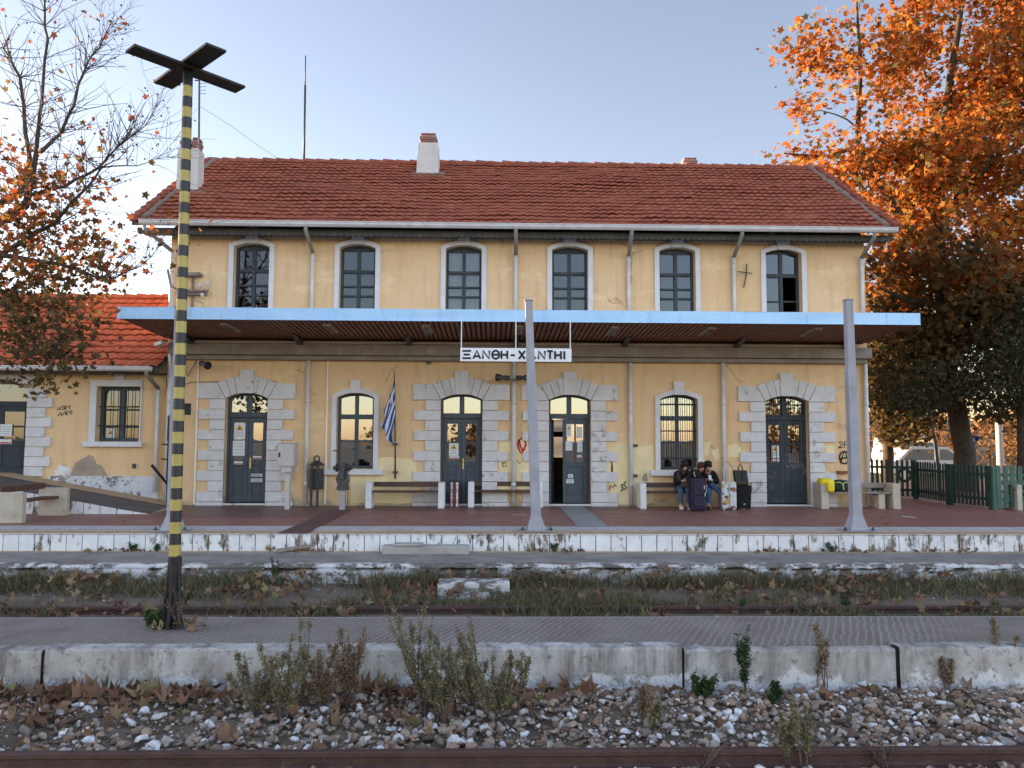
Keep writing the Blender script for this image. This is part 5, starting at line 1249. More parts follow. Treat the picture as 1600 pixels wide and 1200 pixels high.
lump('body', ((xa+xb)/2-.0, Y+.1, zt_-.08), ((xb-xa)/2, .17, .085), 'yellowbag', yb, 2, .6)
lump('flap', (xb-.1, Y-.04, (zt_+zl_)/2), (.1, .05, (zt_-zl_)/2), 'yellowbag', yb, 5, .6)
gb = thing('duffel_bag', 'dark green duffel bag with lime straps beside the yellow bag', 'bag', (wx(1318, 768, Y), Y+.1, .415))
xa, xb = wx(1303, 760, Y), wx(1331, 760, Y); zt_ = wz(1315, 750, Y)
lump('body', ((xa+xb)/2, Y+.16, (.415+zt_)/2), ((xb-xa)/2, .14, (zt_-.415)/2+.01), 'greenbag', gb, 9, .6)
m = MB(); m.tube([(xa+.05, Y+.02, zt_-.07), ((xa+xb)/2-.08, Y+.0, zt_-.05), ((xa+xb)/2, Y-.0, zt_-.1), ((xa+xb)/2+.08, Y+.0, zt_-.05), (xb-.05, Y+.02, zt_-.08)], .012, 6); m.tube([((xa+xb)/2, Y-.0, zt_-.1), ((xa+xb)/2+.02, Y+.0, zt_-.24)], .014, 6); m.build('strap', 'lime', gb)
# ---- fence
def fence(name, label, A, B, hgt, mat, pw=.075, gap=.055, cat='fence', post_every=None, gr='green picket fence runs'):
    A, B = Vector(A), Vector(B); d = B-A; ln = d.length; d.normalize(); t = thing(name, label, cat, A, gr); n = int(ln/(pw+gap)); u = Vector((-d.y, d.x, 0))
    m = MB()
    for k in range(n):
        c = A+d*((k+.5)*ln/n); h = hgt+random.uniform(-.02, .02); tl = d*random.uniform(-.012, .012)
        q = [c-d*pw/2, c+d*pw/2]; zz = [.06, h, h+.03]
        vs = []
        for s in (-.011, .011): vs += [q[0]+u*s+Vector((0, 0, .06)), q[1]+u*s+Vector((0, 0, .06)), q[1]+u*s+tl+Vector((0, 0, h)), c+u*s+tl+Vector((0, 0, h+.035)), q[0]+u*s+tl+Vector((0, 0, h))]
        m.add(vs, [(0, 1, 2, 3, 4), (9, 8, 7, 6, 5)]+[(i, 5+i, 5+(i+1) % 5, (i+1) % 5) for i in range(5)])
    m.build('pickets', mat, t)
    m = MB()
    for z in (.25, hgt-.2): m.bar(A+u*.03+Vector((0, 0, z)), B+u*.03+Vector((0, 0, z)), .035, .07)
    m.build('fence_rail', mat, t)
    for P in (A, B): m = MB(); m.bar(P+u*.05, P+u*.05+Vector((0, 0, hgt+.02)), .09, .09); m.build('fence_post', mat, t, bevel=.006)
    return t
fa = atZ(1556, 797, 0); fb = atZ(1490, 789, 0); fc = atZ(1435, 780, 0); fd = Vector((9.0+.62, 23.6, 0)); fe = Vector((11.4, 22.6, 0))
fence('picket_fence', 'dark green picket fence panel between the thick tree trunk and the sage fence', fa+Vector((.02, .12, 0)), fb, 1.05, 'fencegreen')
fence('picket_fence', 'dark green picket fence panel left of the thick tree trunk, with the shadowed gate rails', fb+Vector((-.02, .1, 0)), fc, 1.05, 'fencegreen')
fence('picket_fence', 'dark green picket fence panel below the white car, next to the station corner', fc+Vector((-.02, .12, 0)), fd, 1.1, 'fencegreen', .07, .06)
fence('picket_fence', 'paler sage green picket fence at the right frame edge', fa+Vector((.0, -.02, 0)), fa+Vector((4.5, .2, 0)), 1.05, 'fencepale', .11, .07)
# ================================================================ PEOPLE
M['coatgrey'] = plain('charcoal_coat', (.02, .019, .018), .9, .3, 10, 30, .4)
def skin(name, nodes, edges, mat, parent, sub=2, root=0):
    me = bpy.data.meshes.new(name); me.from_pydata([tuple(n[0]) for n in nodes], edges, []); o = bpy.data.objects.new(name, me); col.objects.link(o)
    md = o.modifiers.new('Skin', 'SKIN'); md.use_smooth_shade = True; md.branch_smoothing = .3
    for i, n in enumerate(nodes):
        r_ = n[1]; me.skin_vertices[0].data[i].radius = (r_, r_) if not isinstance(r_, tuple) else r_
        me.skin_vertices[0].data[i].use_root = (i == root)
    s = o.modifiers.new('Sub', 'SUBSURF'); s.levels = sub; s.render_levels = sub
    dg = bpy.context.evaluated_depsgraph_get(); new = bpy.data.meshes.new_from_object(o.evaluated_get(dg)); o.modifiers.clear(); old = o.data; o.data = new; bpy.data.meshes.remove(old); new.name = name
    new.materials.clear(); new.materials.append(M[mat]); new.polygons.foreach_set('use_smooth', [True]*len(new.polygons))
    if parent is not None: o.parent = parent; o.matrix_parent_inverse = world_of(parent).inverted()
    return o
class Skel:
    def __init__(s): s.n = []; s.e = []; s.k = {}
    def add(s, key, p, r, par=None):
        s.k[key] = len(s.n); s.n.append((Vector(p), r))
        if par is not None: s.e.append((s.k[par], s.k[key]))
def blobs(name, items, mat, par):
    bm = bmesh.new()
    for k, (c, r_) in enumerate(items):
        g_ = bmesh.ops.create_icosphere(bm, subdivisions=3, radius=1)
        for v in g_['verts']:
            d = v.co.copy(); q = 1+.07*mnoise.noise(Vector((d.x*6, d.y*6, d.z*1.5+k)))+.04*mnoise.noise(d*12); v.co = Vector((d.x*r_[0], d.y*r_[1], d.z*r_[2]))*q+c
    me = bpy.data.meshes.new(name); bm.to_mesh(me); bm.free(); me.materials.append(M[mat]); me.polygons.foreach_set('use_smooth', [True]*len(me.polygons))
    o = bpy.data.objects.new(name, me); col.objects.link(o); o.parent = par; o.matrix_parent_inverse = world_of(par).inverted(); return o
def person(label, X, Yp, seat, hair, yaw=0, lean=.30, coat='coat', legs=((.1, .13, 0), (.1, .13, 0)), pose='both', head_turn=0, hairlen=0, fur=False, shoes='sneaker', hand=(.0, -.47, .72), sc_=1.0, beanie=False):
    """seated figure facing -Y, bent forward over its hands"""
    t = thing('person', label, 'person', (X, Yp, 0)); C = Matrix.Translation((X, Yp, 0)) @ Matrix.Rotation(yaw, 4, 'Z')
    def W(p): return C @ Vector((p[0]*sc_, p[1]*sc_, p[2] if p[2] < seat else seat+(p[2]-seat)*sc_))
    b = Skel(); hip = (0, 0, seat+.10)
    P = dict(hip=hip, waist=(0, -.05*lean/.3, seat+.26), chest=(0, -.14*lean/.3, seat+.42), neck=(0, -.23*lean/.3, seat+.53), skull=(head_turn*.05, -.285*lean/.3, seat+.61), crown=(head_turn*.06, -.315*lean/.3, seat+.66), jaw=(head_turn*.08, -.35*lean/.3-.01, seat+.555))
    b.add('hip', W(P['hip']), .13); b.add('waist', W(P['waist']), .115, 'hip'); b.add('chest', W(P['chest']), .12, 'waist'); b.add('neck', W(P['neck']), .052, 'chest'); b.add('skull', W(P['skull']), .088, 'neck'); b.add('crown', W(P['crown']), .07, 'skull'); b.add('jaw', W(P['jaw']), .052, 'skull'); b.add('nose', W((P['jaw'][0], P['jaw'][1]-.055, P['jaw'][2]+.045)), .014, 'jaw')
    J = {}
    for s, side in ((-1, 'l'), (1, 'r')):
        sh = (s*.165, -.13*lean/.3, seat+.44); el = (s*.215, -.22*lean/.3-.06, seat+.21); wr = (s*.055+hand[0], hand[1], hand[2])
        J['sh'+side], J['el'+side], J['wr'+side] = sh, el, wr
        b.add('sh'+side, W(sh), .058, 'chest'); b.add('el'+side, W(el), .042, 'sh'+side); b.add('wr'+side, W(wr), .028, 'el'+side)
        pm = (wr[0]-s*.018, wr[1]-.045, wr[2]+.012); b.add('pm'+side, W(pm), .03, 'wr'+side)
        for k in range(4):
            f1 = (pm[0]-s*(.004+.004*k), pm[1]-.035-.004*(k in (1, 2)), pm[2]+.03-.02*k); f2 = (f1[0]-s*.022, f1[1]-.012, f1[2]+.006)
            b.add(f'f{side}{k}', W(f1), .0095, 'pm'+side); b.add(f'g{side}{k}', W(f2), .008, f'f{side}{k}')
        b.add('t'+side, W((pm[0]-s*.02, pm[1]+.005, pm[2]+.04)), .011, 'pm'+side); b.add('u'+side, W((pm[0]-s*.035, pm[1]-.02, pm[2]+.055)), .009, 't'+side)
    lg = {}
    for s, side, spec in ((-1, 'l', legs[0]), (1, 'r', legs[1])):
        kn, an, ft = spec; lg[side] = (kn, an, ft); hp = (s*.09, -.03, seat+.07)
        b.add('hp'+side, W(hp), .085, 'hip'); b.add('kn'+side, W(kn), .056, 'hp'+side); b.add('an'+side, W(an), .036, 'kn'+side); b.add('ft'+side, W(ft), .028, 'an'+side)
    body = skin('body', b.n, b.e, 'skin', t)
    c = Skel(); k = 1.0
    c.add('hip', W(P['hip']), .165); c.add('waist', W(P['waist']), .165, 'hip'); c.add('chest', W(P['chest']), .16, 'waist'); c.add('neck', W((0, P['neck'][1]+.02, P['neck'][2]-.03)), .085, 'chest')
    for side in 'lr':
        c.add('sh'+side, W(J['sh'+side]), .085, 'chest'); c.add('el'+side, W(J['el'+side]), .068, 'sh'+side); w = Vector(J['el'+side]).lerp(Vector(J['wr'+side]), .88); c.add('wr'+side, W(w), .046, 'el'+side)
    c.add('tl', W((-.17, .02, seat-.02 if fur else seat+.05)), .075, 'hip'); c.add('tr', W((.17, .02, seat+.02)), .07, 'hip')
    skin('coat', c.n, c.e, coat, t)
    for side in 'lr':
        s = -1 if side == 'l' else 1; kn, an, ft = lg[side]; j = Skel(); mid = Vector(kn).lerp(Vector(an), .86)
        j.add('a', W((s*.085, -.02, seat+.075)), .105); j.add('b', W(kn), .078, 'a'); j.add('c', W(Vector(kn).lerp(Vector(an), .45)), .066, 'b'); j.add('d', W(mid), .05, 'c'); skin('trouser_leg', j.n, j.e, 'jeans', t)
        f = Skel(); an, ft = Vector(an), Vector(ft); dr = (ft-an); f.add('a', W(an+Vector((0, .025, -.03))), .046); f.add('b', W(an.lerp(ft, .55)+Vector((0, 0, -.012))), .05, 'a'); f.add('c', W(ft), .038, 'b'); f.add('d', W(an+Vector((0, .01, .02))), .044, 'a'); skin('shoe', f.n, f.e, shoes, t)
    sk, cr = Vector(P['skull']), Vector(P['crown']); mid = (sk+cr)/2
    bl = [(W(mid+Vector((0, .022, .022))), (.098, .112, .098)), (W(mid+Vector((0, -.05, .052))), (.082, .07, .05))]
    if hairlen:
        bl.append((W(sk+Vector((0, .05, -.06))), (.085, .07, .09)))
        for s in (-1, 1): bl.append((W(sk+Vector((s*.082, -.012, -.03-hairlen*.5))), (.032, .045, .07+hairlen*.5)))
    if beanie: bl.append((W(cr+Vector((0, .02, .035))), (.10, .105, .075)))
    blobs('hair' if not beanie else 'beanie', bl, hair, t)
    if fur:
        u = Skel(); prev = None
        for i in range(9):
            a = math.pi*(i/8); p = (math.cos(a)*.15, P['neck'][1]-.06+.13*math.sin(a), P['neck'][2]-.06+.03*math.sin(a)-.10*(abs(math.cos(a))**3)); u.add(i, W(p), .058, prev); prev = i
        u.add('x', W((.12, P['neck'][1]-.12, P['neck'][2]-.26)), .045, 0); u.add('y', W((-.12, P['neck'][1]-.12, P['neck'][2]-.26)), .045, 8); skin('fur_hood', u.n, u.e, 'fur', t, root=4)
    # phone between the hands (an object that is held)
    return t, W
Yb = atZ(1050, 795.5, 0).y+.27
xa = wx(1065, 760, Yb); seat = .415
tA, WA = person('seated person in dark coat with fur hood, jeans and white trainers, bent over phone', xa, Yb, seat, 'hair', legs=(((-.14, -.46, seat+.06), (-.13, -.44, .085), (-.12, -.58, .03)), ((.04, -.46, seat+.06), (.07, -.42, .085), (.09, -.56, .03))), hand=(.0, -.40, seat+.28), fur=True, hairlen=.1)
ph = MB(); q = WA((.02, -.49, seat+.335)); ph.obox(q, (.035, 0, 0), (0, .004, .0), (0, .03, .06)); tag(ph.build('mobile_phone', 'black', None, bevel=.003), 'black phone held by the person in the fur-hooded coat', 'phone')
bg = thing('shoulder_bag', 'brown shoulder bag on the lap of the person in the fur-hooded coat', 'bag', WA((.02, -.3, seat+.14)))
lump('body', WA((.03, -.34, seat+.175)), (.17, .11, .075), 'bagbrown', bg, 4, .6)
xb = wx(1090, 760, Yb+.03)
tB, WB = person('seated person with auburn hair leaning in behind the purple suitcase', xb, Yb+.04, seat, 'hairred', legs=(((-.08, -.42, seat+.06), (-.06, -.38, .085), (-.06, -.52, .03)), ((.07, -.42, seat+.06), (.06, -.38, .085), (.06, -.52, .03))), hand=(.03, -.4, seat+.27), head_turn=.6, hairlen=.06, shoes='shoeblack', sc_=.97, lean=.27, coat='coatgrey')
xc = wx(1103, 760, Yb+.02)
tC, WC = person('seated person in a black coat with dark cap and crossed legs, showing one black shoe', xc, Yb+.03, seat, 'hair', legs=(((-.04, -.43, seat+.06), (-.05, -.42, .085), (-.05, -.56, .03)), ((.03, -.40, seat+.19), (.27, -.50, seat-.06), (.38, -.56, seat-.14))), hand=(-.03, -.4, seat+.30), head_turn=-.5, coat='blackfabric', shoes='shoeblack', lean=.33, beanie=True)
ph = MB(); q = WC((-.03, -.49, seat+.36)); ph.obox(q, (.035, 0, 0), (0, .004, 0), (0, .03, .06)); tag(ph.build('mobile_phone', 'porcelain', None, bevel=.003), 'pale phone held by the person with crossed legs', 'phone')
# ================================================================ BACKGROUND ON THE RIGHT
def car(name, label, cat, c, ln, ht, wd, body_h, roof, rot=0):
    t = thing(name, label, cat, c); x, y, z = c; hl = ln/2
    m = MB(); prof = [(-hl, .35), (-hl+.05, body_h*.95)]+[(u*hl, v) for u, v in roof]+[(hl-.05, body_h*.9), (hl, .35)]
    m.prism([(x+a, z+b) for a, b in prof], y-wd/2, y+wd/2); bo = m.build('body', 'carwhite', t, bevel=.06)
    m = MB(); a, b, c_, d = roof[0], roof[1], roof[2], roof[3]
    for yy in (y-wd/2-.006,): m.add([(x+(a[0]*.9+.03)*hl, yy, z+a[1]+.03), (x+(d[0]-.06)*hl, yy, z+a[1]+.03), (x+(c_[0]-.03)*hl, yy, z+c_[1]-.1), (x+(b[0]+.03)*hl, yy, z+b[1]-.1)], [(0, 1, 2, 3)])
    m.build('window', 'glass', t)
    for s in (-.62, .62): m = MB(); m.lathe((x+s*hl, y-wd/2+.1, z+.32), [(.32, -.12), (.32, .12)], 18, axis='Y'); w = m.build('wheel', 'tyre', t); m = MB(); m.lathe((x+s*hl, y-wd/2-.03, z+.32), [(.19, -.01), (.19, .01)], 14, axis='Y'); m.build('rim', 'gutter', w)
    return t
p = atY(1440, 720, 33); car('parked_car', 'white car parked beyond the green fence under the trees', 'car', (p.x, 33, -.1), 4.0, 1.45, 1.7, .85, [(-.75, .92), (-.45, 1.5), (.35, 1.5), (.7, .95)])
p = atY(1413, 700, 38); car('parked_van', 'pale van parked behind the white car beyond the fence', 'van', (p.x, 38, -.1), 2.6, 2.0, 1.8, 1.0, [(-.95, 1.1), (-.8, 2.0), (.7, 2.0), (.9, 1.2)])
t = thing('lamp_post', 'pale slim post beyond the fence near the right frame edge', 'lamp post', (atY(1563, 720, 30).x, 30, 0)); m = MB(); q = atY(1563, 720, 30); m.tube([(q.x, 30, -.3), (q.x, 30, 3.2), (q.x, 30, 4.6)], [.14, .12, .1], 12); m.build('post', 'carwhite', t, smooth=True); m = MB(); m.lathe((q.x, 30, 4.6), [(.06, 0), (.2, .1), (.2, .3), (.05, .4)], 12); m.build('lantern', 'greyprint', t)
t = thing('banner', 'small blue and white flag hanging beyond the fence right of the thick trunk', 'flag', atY(1520, 690, 27)); 
V = []; 
for i in range(13):
    for j in range(9):
        q = atY(1514+14*i/12-2*j/8+1.5*math.sin(j*.9), 680+16*j/8+2*i/12, 27); V.append((q.x, 27+.06*math.sin(i*.9+j*.5), q.z))
F_ = [(i*9+j, i*9+j+1, (i+1)*9+j+1, (i+1)*9+j) for i in range(12) for j in range(8)]
np_mesh('cloth', np.array(V), np.array(F_), ['flagblue', 'flagwhite'], t, True, np.array([1 if (j in (3, 4) and 3 < i < 9) or (i in (6, 7)) else 0 for i in range(12) for j in range(8)]))
m = MB(); q = atY(1513, 680, 27); m.tube([(q.x, 27, 0), (q.x, 27, q.z+.1)], .025, 6); m.build('flagpole', 'metal', t)
# ================================================================ TREES
STAR = []
for k, (a, r_) in enumerate([(-90, .28), (-35, .62), (-5, .42), (28, .85), (58, .5), (90, 1.0), (122, .5), (152, .85), (185, .42), (215, .62)]): STAR.append((r_*math.cos(R(a))*.95, r_*math.sin(R(a))+.12, .12*abs(math.cos(R(a)))*r_))
STAR = np.array(STAR)
OVAL = np.array([(0, -1, 0), (.38, -.45, .1), (.42, .2, .1), (0, 1, -.05), (-.42, .2, .1), (-.38, -.45, .1)])*.6
def rot_frames(n, up=.6, rg=rng):
    nr = rg.normal(0, 1, (n, 3)); nr[:, 2] = np.abs(nr[:, 2])*(1-up)+up*1.2*np.abs(rg.normal(1, .3, n)); nr /= np.linalg.norm(nr, axis=1)[:, None]
    a = rg.normal(0, 1, (n, 3)); a -= nr*np.sum(a*nr, 1)[:, None]; a /= np.linalg.norm(a, axis=1)[:, None]; b = np.cross(nr, a)
    return a, b, nr
def leaf_mesh(name, C, size, tmpl, mat, parent, up=.3, curl=.0, rg=rng):
    n = len(C); a, b, c = rot_frames(n, up, rg); s = size*(rg.uniform(.5, 1.35, n))[:, None, None]; T = tmpl[None, :, :].repeat(n, 0).copy()
    if curl: k = rg.uniform(-curl, curl*1.6, n)[:, None]; T[:, :, 2] += k*(T[:, :, 0]**2+T[:, :, 1]**2)+rg.uniform(-.3, .3, (n, T.shape[1]))*curl
    V = C[:, None, :]+s*(T[:, :, 0:1]*a[:, None]+T[:, :, 1:2]*b[:, None]+T[:, :, 2:3]*c[:, None])
    k = tmpl.shape[0]; F_ = np.arange(n*k).reshape(n, k)
    return np_mesh(name, V.reshape(-1, 3), F_, mat, parent)
def branch_to(nodes, target, r0, mb, sag=.12, rg=random, nseg=4):
    """connect a clump centre to the nearest limb node and register the way as new nodes"""
    tgt = Vector(target); best = min(nodes, key=lambda n: (n[0]-tgt).length+max(0, n[0].z-tgt.z)*.7); p, rr = best; d = (tgt-p).length
    ra = min(rr*.6, .012+.012*d); pts = []
    for i in range(nseg+1):
        u = i/nseg; q = p.lerp(tgt, u)+Vector((rg.uniform(-1, 1), rg.uniform(-1, 1), rg.uniform(-.5, 1)))*d*.06*(0 if i in (0, nseg) else 1); q.z += math.sin(math.pi*u)*d*sag; pts.append(q)
    rs = [ra*(1-.75*i/nseg)+.003 for i in range(nseg+1)]; mb.tube(pts, rs, 5, cap=False)
    for q, r_ in list(zip(pts, rs))[1:]: nodes.append((q, r_))
def tree(name, label, base, limbs, ells, nclump, per, lsize, mat, seed, tmpl=STAR, group=None, spread=.55, up=.3, rtrunk=.3, gaps=.0, cut=None):
    rg = np.random.default_rng(seed); random.seed(seed); t = thing(name, label, 'tree', base, group); mb = MB(); nodes = []
    for pts, rs in limbs:
        P = []; Rr = []
        for i in range(len(pts)-1):
            for k in range(4): u = k/4; P.append(Vector(pts[i]).lerp(Vector(pts[i+1]), u)); Rr.append(rs[i]+(rs[i+1]-rs[i])*u)
        P.append(Vector(pts[-1])); Rr.append(rs[-1]); P = [P[0]]+[q+Vector((random.uniform(-1, 1), random.uniform(-1, 1), 0))*r_*.25 for q, r_ in zip(P[1:], Rr[1:])]
        mb.tube(P, Rr, 10, cap=False); nodes += list(zip(P, Rr))[2:]
    vol = np.array([e[3]*e[4]*e[5] for e in ells])*np.array([e[6] if len(e) > 6 else 1. for e in ells]); pr = vol/vol.sum(); C = []
    while len(C) < nclump:
        e = ells[rg.choice(len(ells), p=pr)]; v = rg.normal(0, 1, 3); v /= np.linalg.norm(v); q = np.array(e[:3])+v*np.array(e[3:6])*rg.uniform(.25, 1)**.45
        if gaps and mnoise.noise(Vector(q*.55)+Vector((seed, 0, 0))) < -gaps: continue
        if cut and cut(q): continue
        C.append(q)
    C = np.array(C); b0 = np.array(base); o = np.argsort(np.linalg.norm(C-np.array(nodes[len(nodes)//2][0]), axis=1))
    for i in o: branch_to(nodes, C[i], .05, mb)
    mb.build('trunk', 'bark', t, smooth=True)
    # leaves sit on layered twigs round each clump centre
    cnt = rg.poisson(per, len(C)); cc = np.repeat(C, cnt, 0); off = rg.normal(0, 1, cc.shape)*np.array([spread, spread, spread*.5]); leaves = cc+off
    leaf_mesh('crown', leaves, lsize, tmpl, mat, t, up, .15, rg); return t
def E(px, py, Y, rx, rz, ry, w=1.):   # ellipsoid given by its place and radii in the photograph's scale at depth Y
    p = atY(px, py, Y); k = Y/F; return (p.x, p.y, p.z, rx*k, ry, rz*k, w)
q = lambda px, py, Y: tuple(atY(px, py, Y))
# the big plane tree right of the station
bA = (atY(1510, 735, 25.5).x, 25.5, -.1)
limbs = [([bA, q(1497, 640, 25.5), q(1478, 540, 25.6), q(1470, 430, 25.8), q(1465, 300, 26), q(1480, 160, 26), q(1500, 20, 26), q(1510, -120, 26)], [.36, .29, .26, .23, .20, .15, .09, .03]),
         ([q(1470, 430, 25.8), q(1400, 330, 25.5), q(1340, 230, 25.6), q(1345, 110, 25.6), q(1338, -10, 25.6)], [.22, .15, .10, .07, .03]), ([q(1340, 230, 25.6), q(1290, 245, 25.4), q(1225, 240, 25.3)], [.08, .05, .02]),
         ([q(1467, 350, 26), q(1540, 260, 25.5), q(1585, 150, 25.5)], [.2, .13, .05]), ([q(1478, 520, 25.6), q(1560, 440, 25), q(1640, 390, 25)], [.2, .12, .05]), ([q(1475, 480, 25.6), q(1420, 470, 25), q(1375, 450, 25)], [.14, .1, .04])]
ells = [E(1335, 90, 25.6, 78, 105, 1.6, 1.15), E(1260, 60, 25.4, 36, 45, .8, .7), E(1262, 190, 25.4, 40, 36, .8, .75), E(1310, 245, 25.5, 85, 62, 1.6, 1.2), E(1228, 250, 25.6, 26, 26, .6, .9), E(1400, 290, 25.6, 85, 90, 2.2), E(1500, 70, 26, 95, 160, 3.2), E(1580, 190, 26, 105, 170, 3),
        E(1500, 260, 25.6, 110, 90, 3), E(1480, 410, 25.6, 130, 95, 3.0), E(1580, 400, 26, 100, 110, 3), E(1430, 510, 25.8, 75, 70, 2), E(1540, 540, 25.5, 110, 70, 2.4), E(1405, 410, 26, 50, 60, 1.5), E(1640, 500, 26, 90, 120, 3), E(1440, 585, 25.2, 90, 60, 2, 1.3), E(1545, 615, 24.9, 70, 50, 1.8, 1.2), E(1400, 560, 26.4, 45, 60, 1.8, 1.2), E(1500, 470, 25, 120, 80, 2.5, 1.2), E(1520, -140, 26, 160, 100, 3.5), E(1660, 60, 26, 90, 160, 3)]
def cutA(p): return p[0] < XR1+.3 and p[1] < 29.2 and p[2] < ZE+3.4 and p[1] > 18
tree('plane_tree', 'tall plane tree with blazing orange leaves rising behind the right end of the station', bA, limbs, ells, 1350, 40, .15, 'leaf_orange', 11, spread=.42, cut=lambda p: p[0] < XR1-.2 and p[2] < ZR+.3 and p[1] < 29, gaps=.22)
b2 = (atY(1385, 735, 29).x, 29, -.1)
tree('plane_tree', 'smaller shaded tree with a dark trunk just right of the station corner', b2, [([b2, q(1388, 660, 29), q(1392, 590, 29), q(1400, 500, 29)], [.22, .18, .13, .05]), ([q(1388, 690, 29), q(1366, 640, 29)], [.1, .03])],
     [E(1395, 560, 29, 62, 75, 2), E(1378, 620, 28.5, 42, 40, 1.5), E(1430, 630, 29, 50, 45, 1.5), E(1380, 470, 29, 45, 60, 1.6), E(1420, 665, 28, 60, 28, 1.4), E(1375, 560, 28, 35, 60, 1.4)], 260, 40, .14, 'leaf_orange', 12, spread=.4, cut=lambda p: p[0] < X1+.2 and p[1] < 29)
b3 = (atY(1600, 735, 23.5).x, 23.5, -.1)
tree('evergreen_tree', 'dense dark evergreen filling the right frame edge under the plane tree', b3, [([b3, q(1598, 640, 23.5), q(1600, 560, 23.5)], [.2, .15, .05])],
     [E(1570, 590, 23.3, 75, 70, 1.6), E(1610, 540, 23.3, 80, 90, 1.8), E(1520, 600, 23.5, 45, 45, 1.2), E(1640, 610, 23.5, 60, 70, 1.5)], 230, 60, .085, 'leaf_dark', 13, OVAL, spread=.3)
b4 = (atY(1470, 735, 23.0).x, 23.0, -.1)
tree('sapling', 'thin leaning sapling behind the dark fence left of the thick trunk', b4, [([b4, q(1462, 690, 23), q(1452, 640, 23.2)], [.05, .04, .02])], [E(1450, 610, 23.3, 45, 42, 1.0), E(1420, 640, 23.5, 40, 30, .8)], 60, 40, .09, 'leaf_dark', 14, OVAL, spread=.3)
# left plane tree, trunk outside the frame, half bare
bL = (atY(-330, 800, 14.6).x, 14.6, 0)
limbs = [([bL, q(-300, 560, 14.5), q(-250, 430, 14.3), q(-120, 375, 14), q(0, 347, 13.8), q(38, 322, 13.8), q(50, 285, 13.8)], [.42, .36, .3, .2, .115, .095, .085]),
         ([q(-250, 430, 14.3), q(-110, 345, 14.6), q(0, 318, 14.4), q(32, 300, 14.4), q(45, 250, 14.4), q(38, 190, 14.4), q(32, 120, 14.4), q(5, 75, 14.4)], [.22, .14, .085, .08, .06, .05, .04, .02]),
         ([q(50, 285, 13.8), q(58, 215, 13.8), q(64, 160, 13.8), q(73, 60, 13.9), q(70, 0, 13.9), q(68, -60, 13.9)], [.08, .05, .04, .03, .022, .01]),
         ([q(55, 245, 13.8), q(95, 208, 13.8), q(115, 165, 13.7), q(128, 115, 13.7), q(142, 92, 13.7), q(160, 65, 13.7), q(178, 26, 13.7)], [.05, .04, .034, .026, .02, .014, .007]),
         ([q(45, 305, 13.8), q(100, 290, 13.6), q(150, 265, 13.5), q(178, 235, 13.5), q(205, 215, 13.4), q(235, 185, 13.4), q(248, 155, 13.4)], [.05, .04, .03, .022, .016, .01, .005]),
         ([q(0, 400, 13.8), q(40, 375, 13.6), q(85, 350, 13.5), q(120, 310, 13.4), q(160, 262, 13.4), q(215, 258, 13.3), q(262, 246, 13.3)], [.07, .06, .045, .035, .022, .012, .005]),
         ([q(-60, 395, 14), q(20, 400, 13.6), q(90, 412, 13.4), q(150, 432, 13.3), q(180, 435, 13.3), q(225, 410, 13.2), q(250, 385, 13.2)], [.09, .06, .045, .03, .02, .01, .005]),
         ([q(-100, 400, 14), q(0, 470, 13.5), q(40, 520, 13.4), q(80, 570, 13.3)], [.08, .045, .025, .01]), ([q(20, 402, 13.6), q(70, 450, 13.4), q(100, 520, 13.3)], [.04, .025, .01])]
random.seed(21); rg = np.random.default_rng(21)
t = thing('plane_tree', 'half bare plane tree with thin twigs and seed balls leaning in at the left edge', 'tree', bL)
mb = MB(); nodes = []
for pts, rs in limbs:
    P = [Vector(pts[0])]; Rr = [rs[0]]
    for i in range(1, len(pts)):
        for k in (1, 2, 3): u = k/3; P.append(Vector(pts[i-1]).lerp(Vector(pts[i]), u)+Vector((random.uniform(-1, 1), random.uniform(-1, 1), random.uniform(-1, 1)))*.018); Rr.append(rs[i-1]+(rs[i]-rs[i-1])*u)
    mb.tube(P, [r_*.72 for r_ in Rr], 8, cap=False); nodes += [(p_, r_) for p_, r_ in zip(P[2:], Rr[2:])]
mb.build('trunk', 'bark', t, smooth=True)
tw = MB(); tips = []
src = [n for n in nodes if n[1] < .1]
for k in range(560):
    p_, r_ = random.choice(src); L_ = random.uniform(.35, 1.15)*(1 if p_.z > 4.6 else .8)
    d = Vector((random.uniform(-.5, 1.1), random.uniform(-.6, .5), random.uniform(-.2, 1.1))).normalized(); pts = [p_]; c = p_.copy(); n_ = 5
    for i in range(n_): d = (d+Vector((random.uniform(-1, 1), random.uniform(-1, 1), random.uniform(-.5, 1.2)))*.22).normalized(); c = c+d*L_/n_; pts.append(c.copy())
    tw.tube(pts, [max(.0035, min(r_*.4, .009))*(1-.65*i/n_) for i in range(n_+1)], 4, cap=False); tips += pts[2:]
    if k < 260:
        for _ in range(2):
            c2 = random.choice(pts[2:]); e = (d+Vector((random.uniform(-1, 1), random.uniform(-1, 1), random.uniform(-.6, .6)))).normalized()*random.uniform(.15, .45); tw.tube([c2, c2+e*.5+Vector((0, 0, .02)), c2+e], [.004, .0035, .002], 4, cap=False); tips.append(c2+e)
tw.build('twigs', 'twig', t)
sb_ = MB()
for k in range(330):
    p_ = random.choice(tips); 
    if p_.z < 4.3: continue
    c = p_+Vector((random.uniform(-.05, .05), random.uniform(-.05, .05), -random.uniform(.04, .12))); r_ = random.uniform(.013, .02); sb_.lathe(c, [(r_*.5, -r_*.85), (r_, -r_*.2), (r_, r_*.3), (r_*.4, r_*.9)], 6)
o = sb_.build('seed_balls', 'bark', t, smooth=True); o['kind'] = 'stuff'
TP = np.array([tuple(p_) for p_ in tips]); z = TP[:, 2]
w = np.where(z > 6.6, .12, np.where(z > 5.4, .55, 1.3)); w[(TP[:, 0] > atY(170, 300, 13.5).x)] *= .35; idx = rg.choice(len(TP), 700, p=w/w.sum())
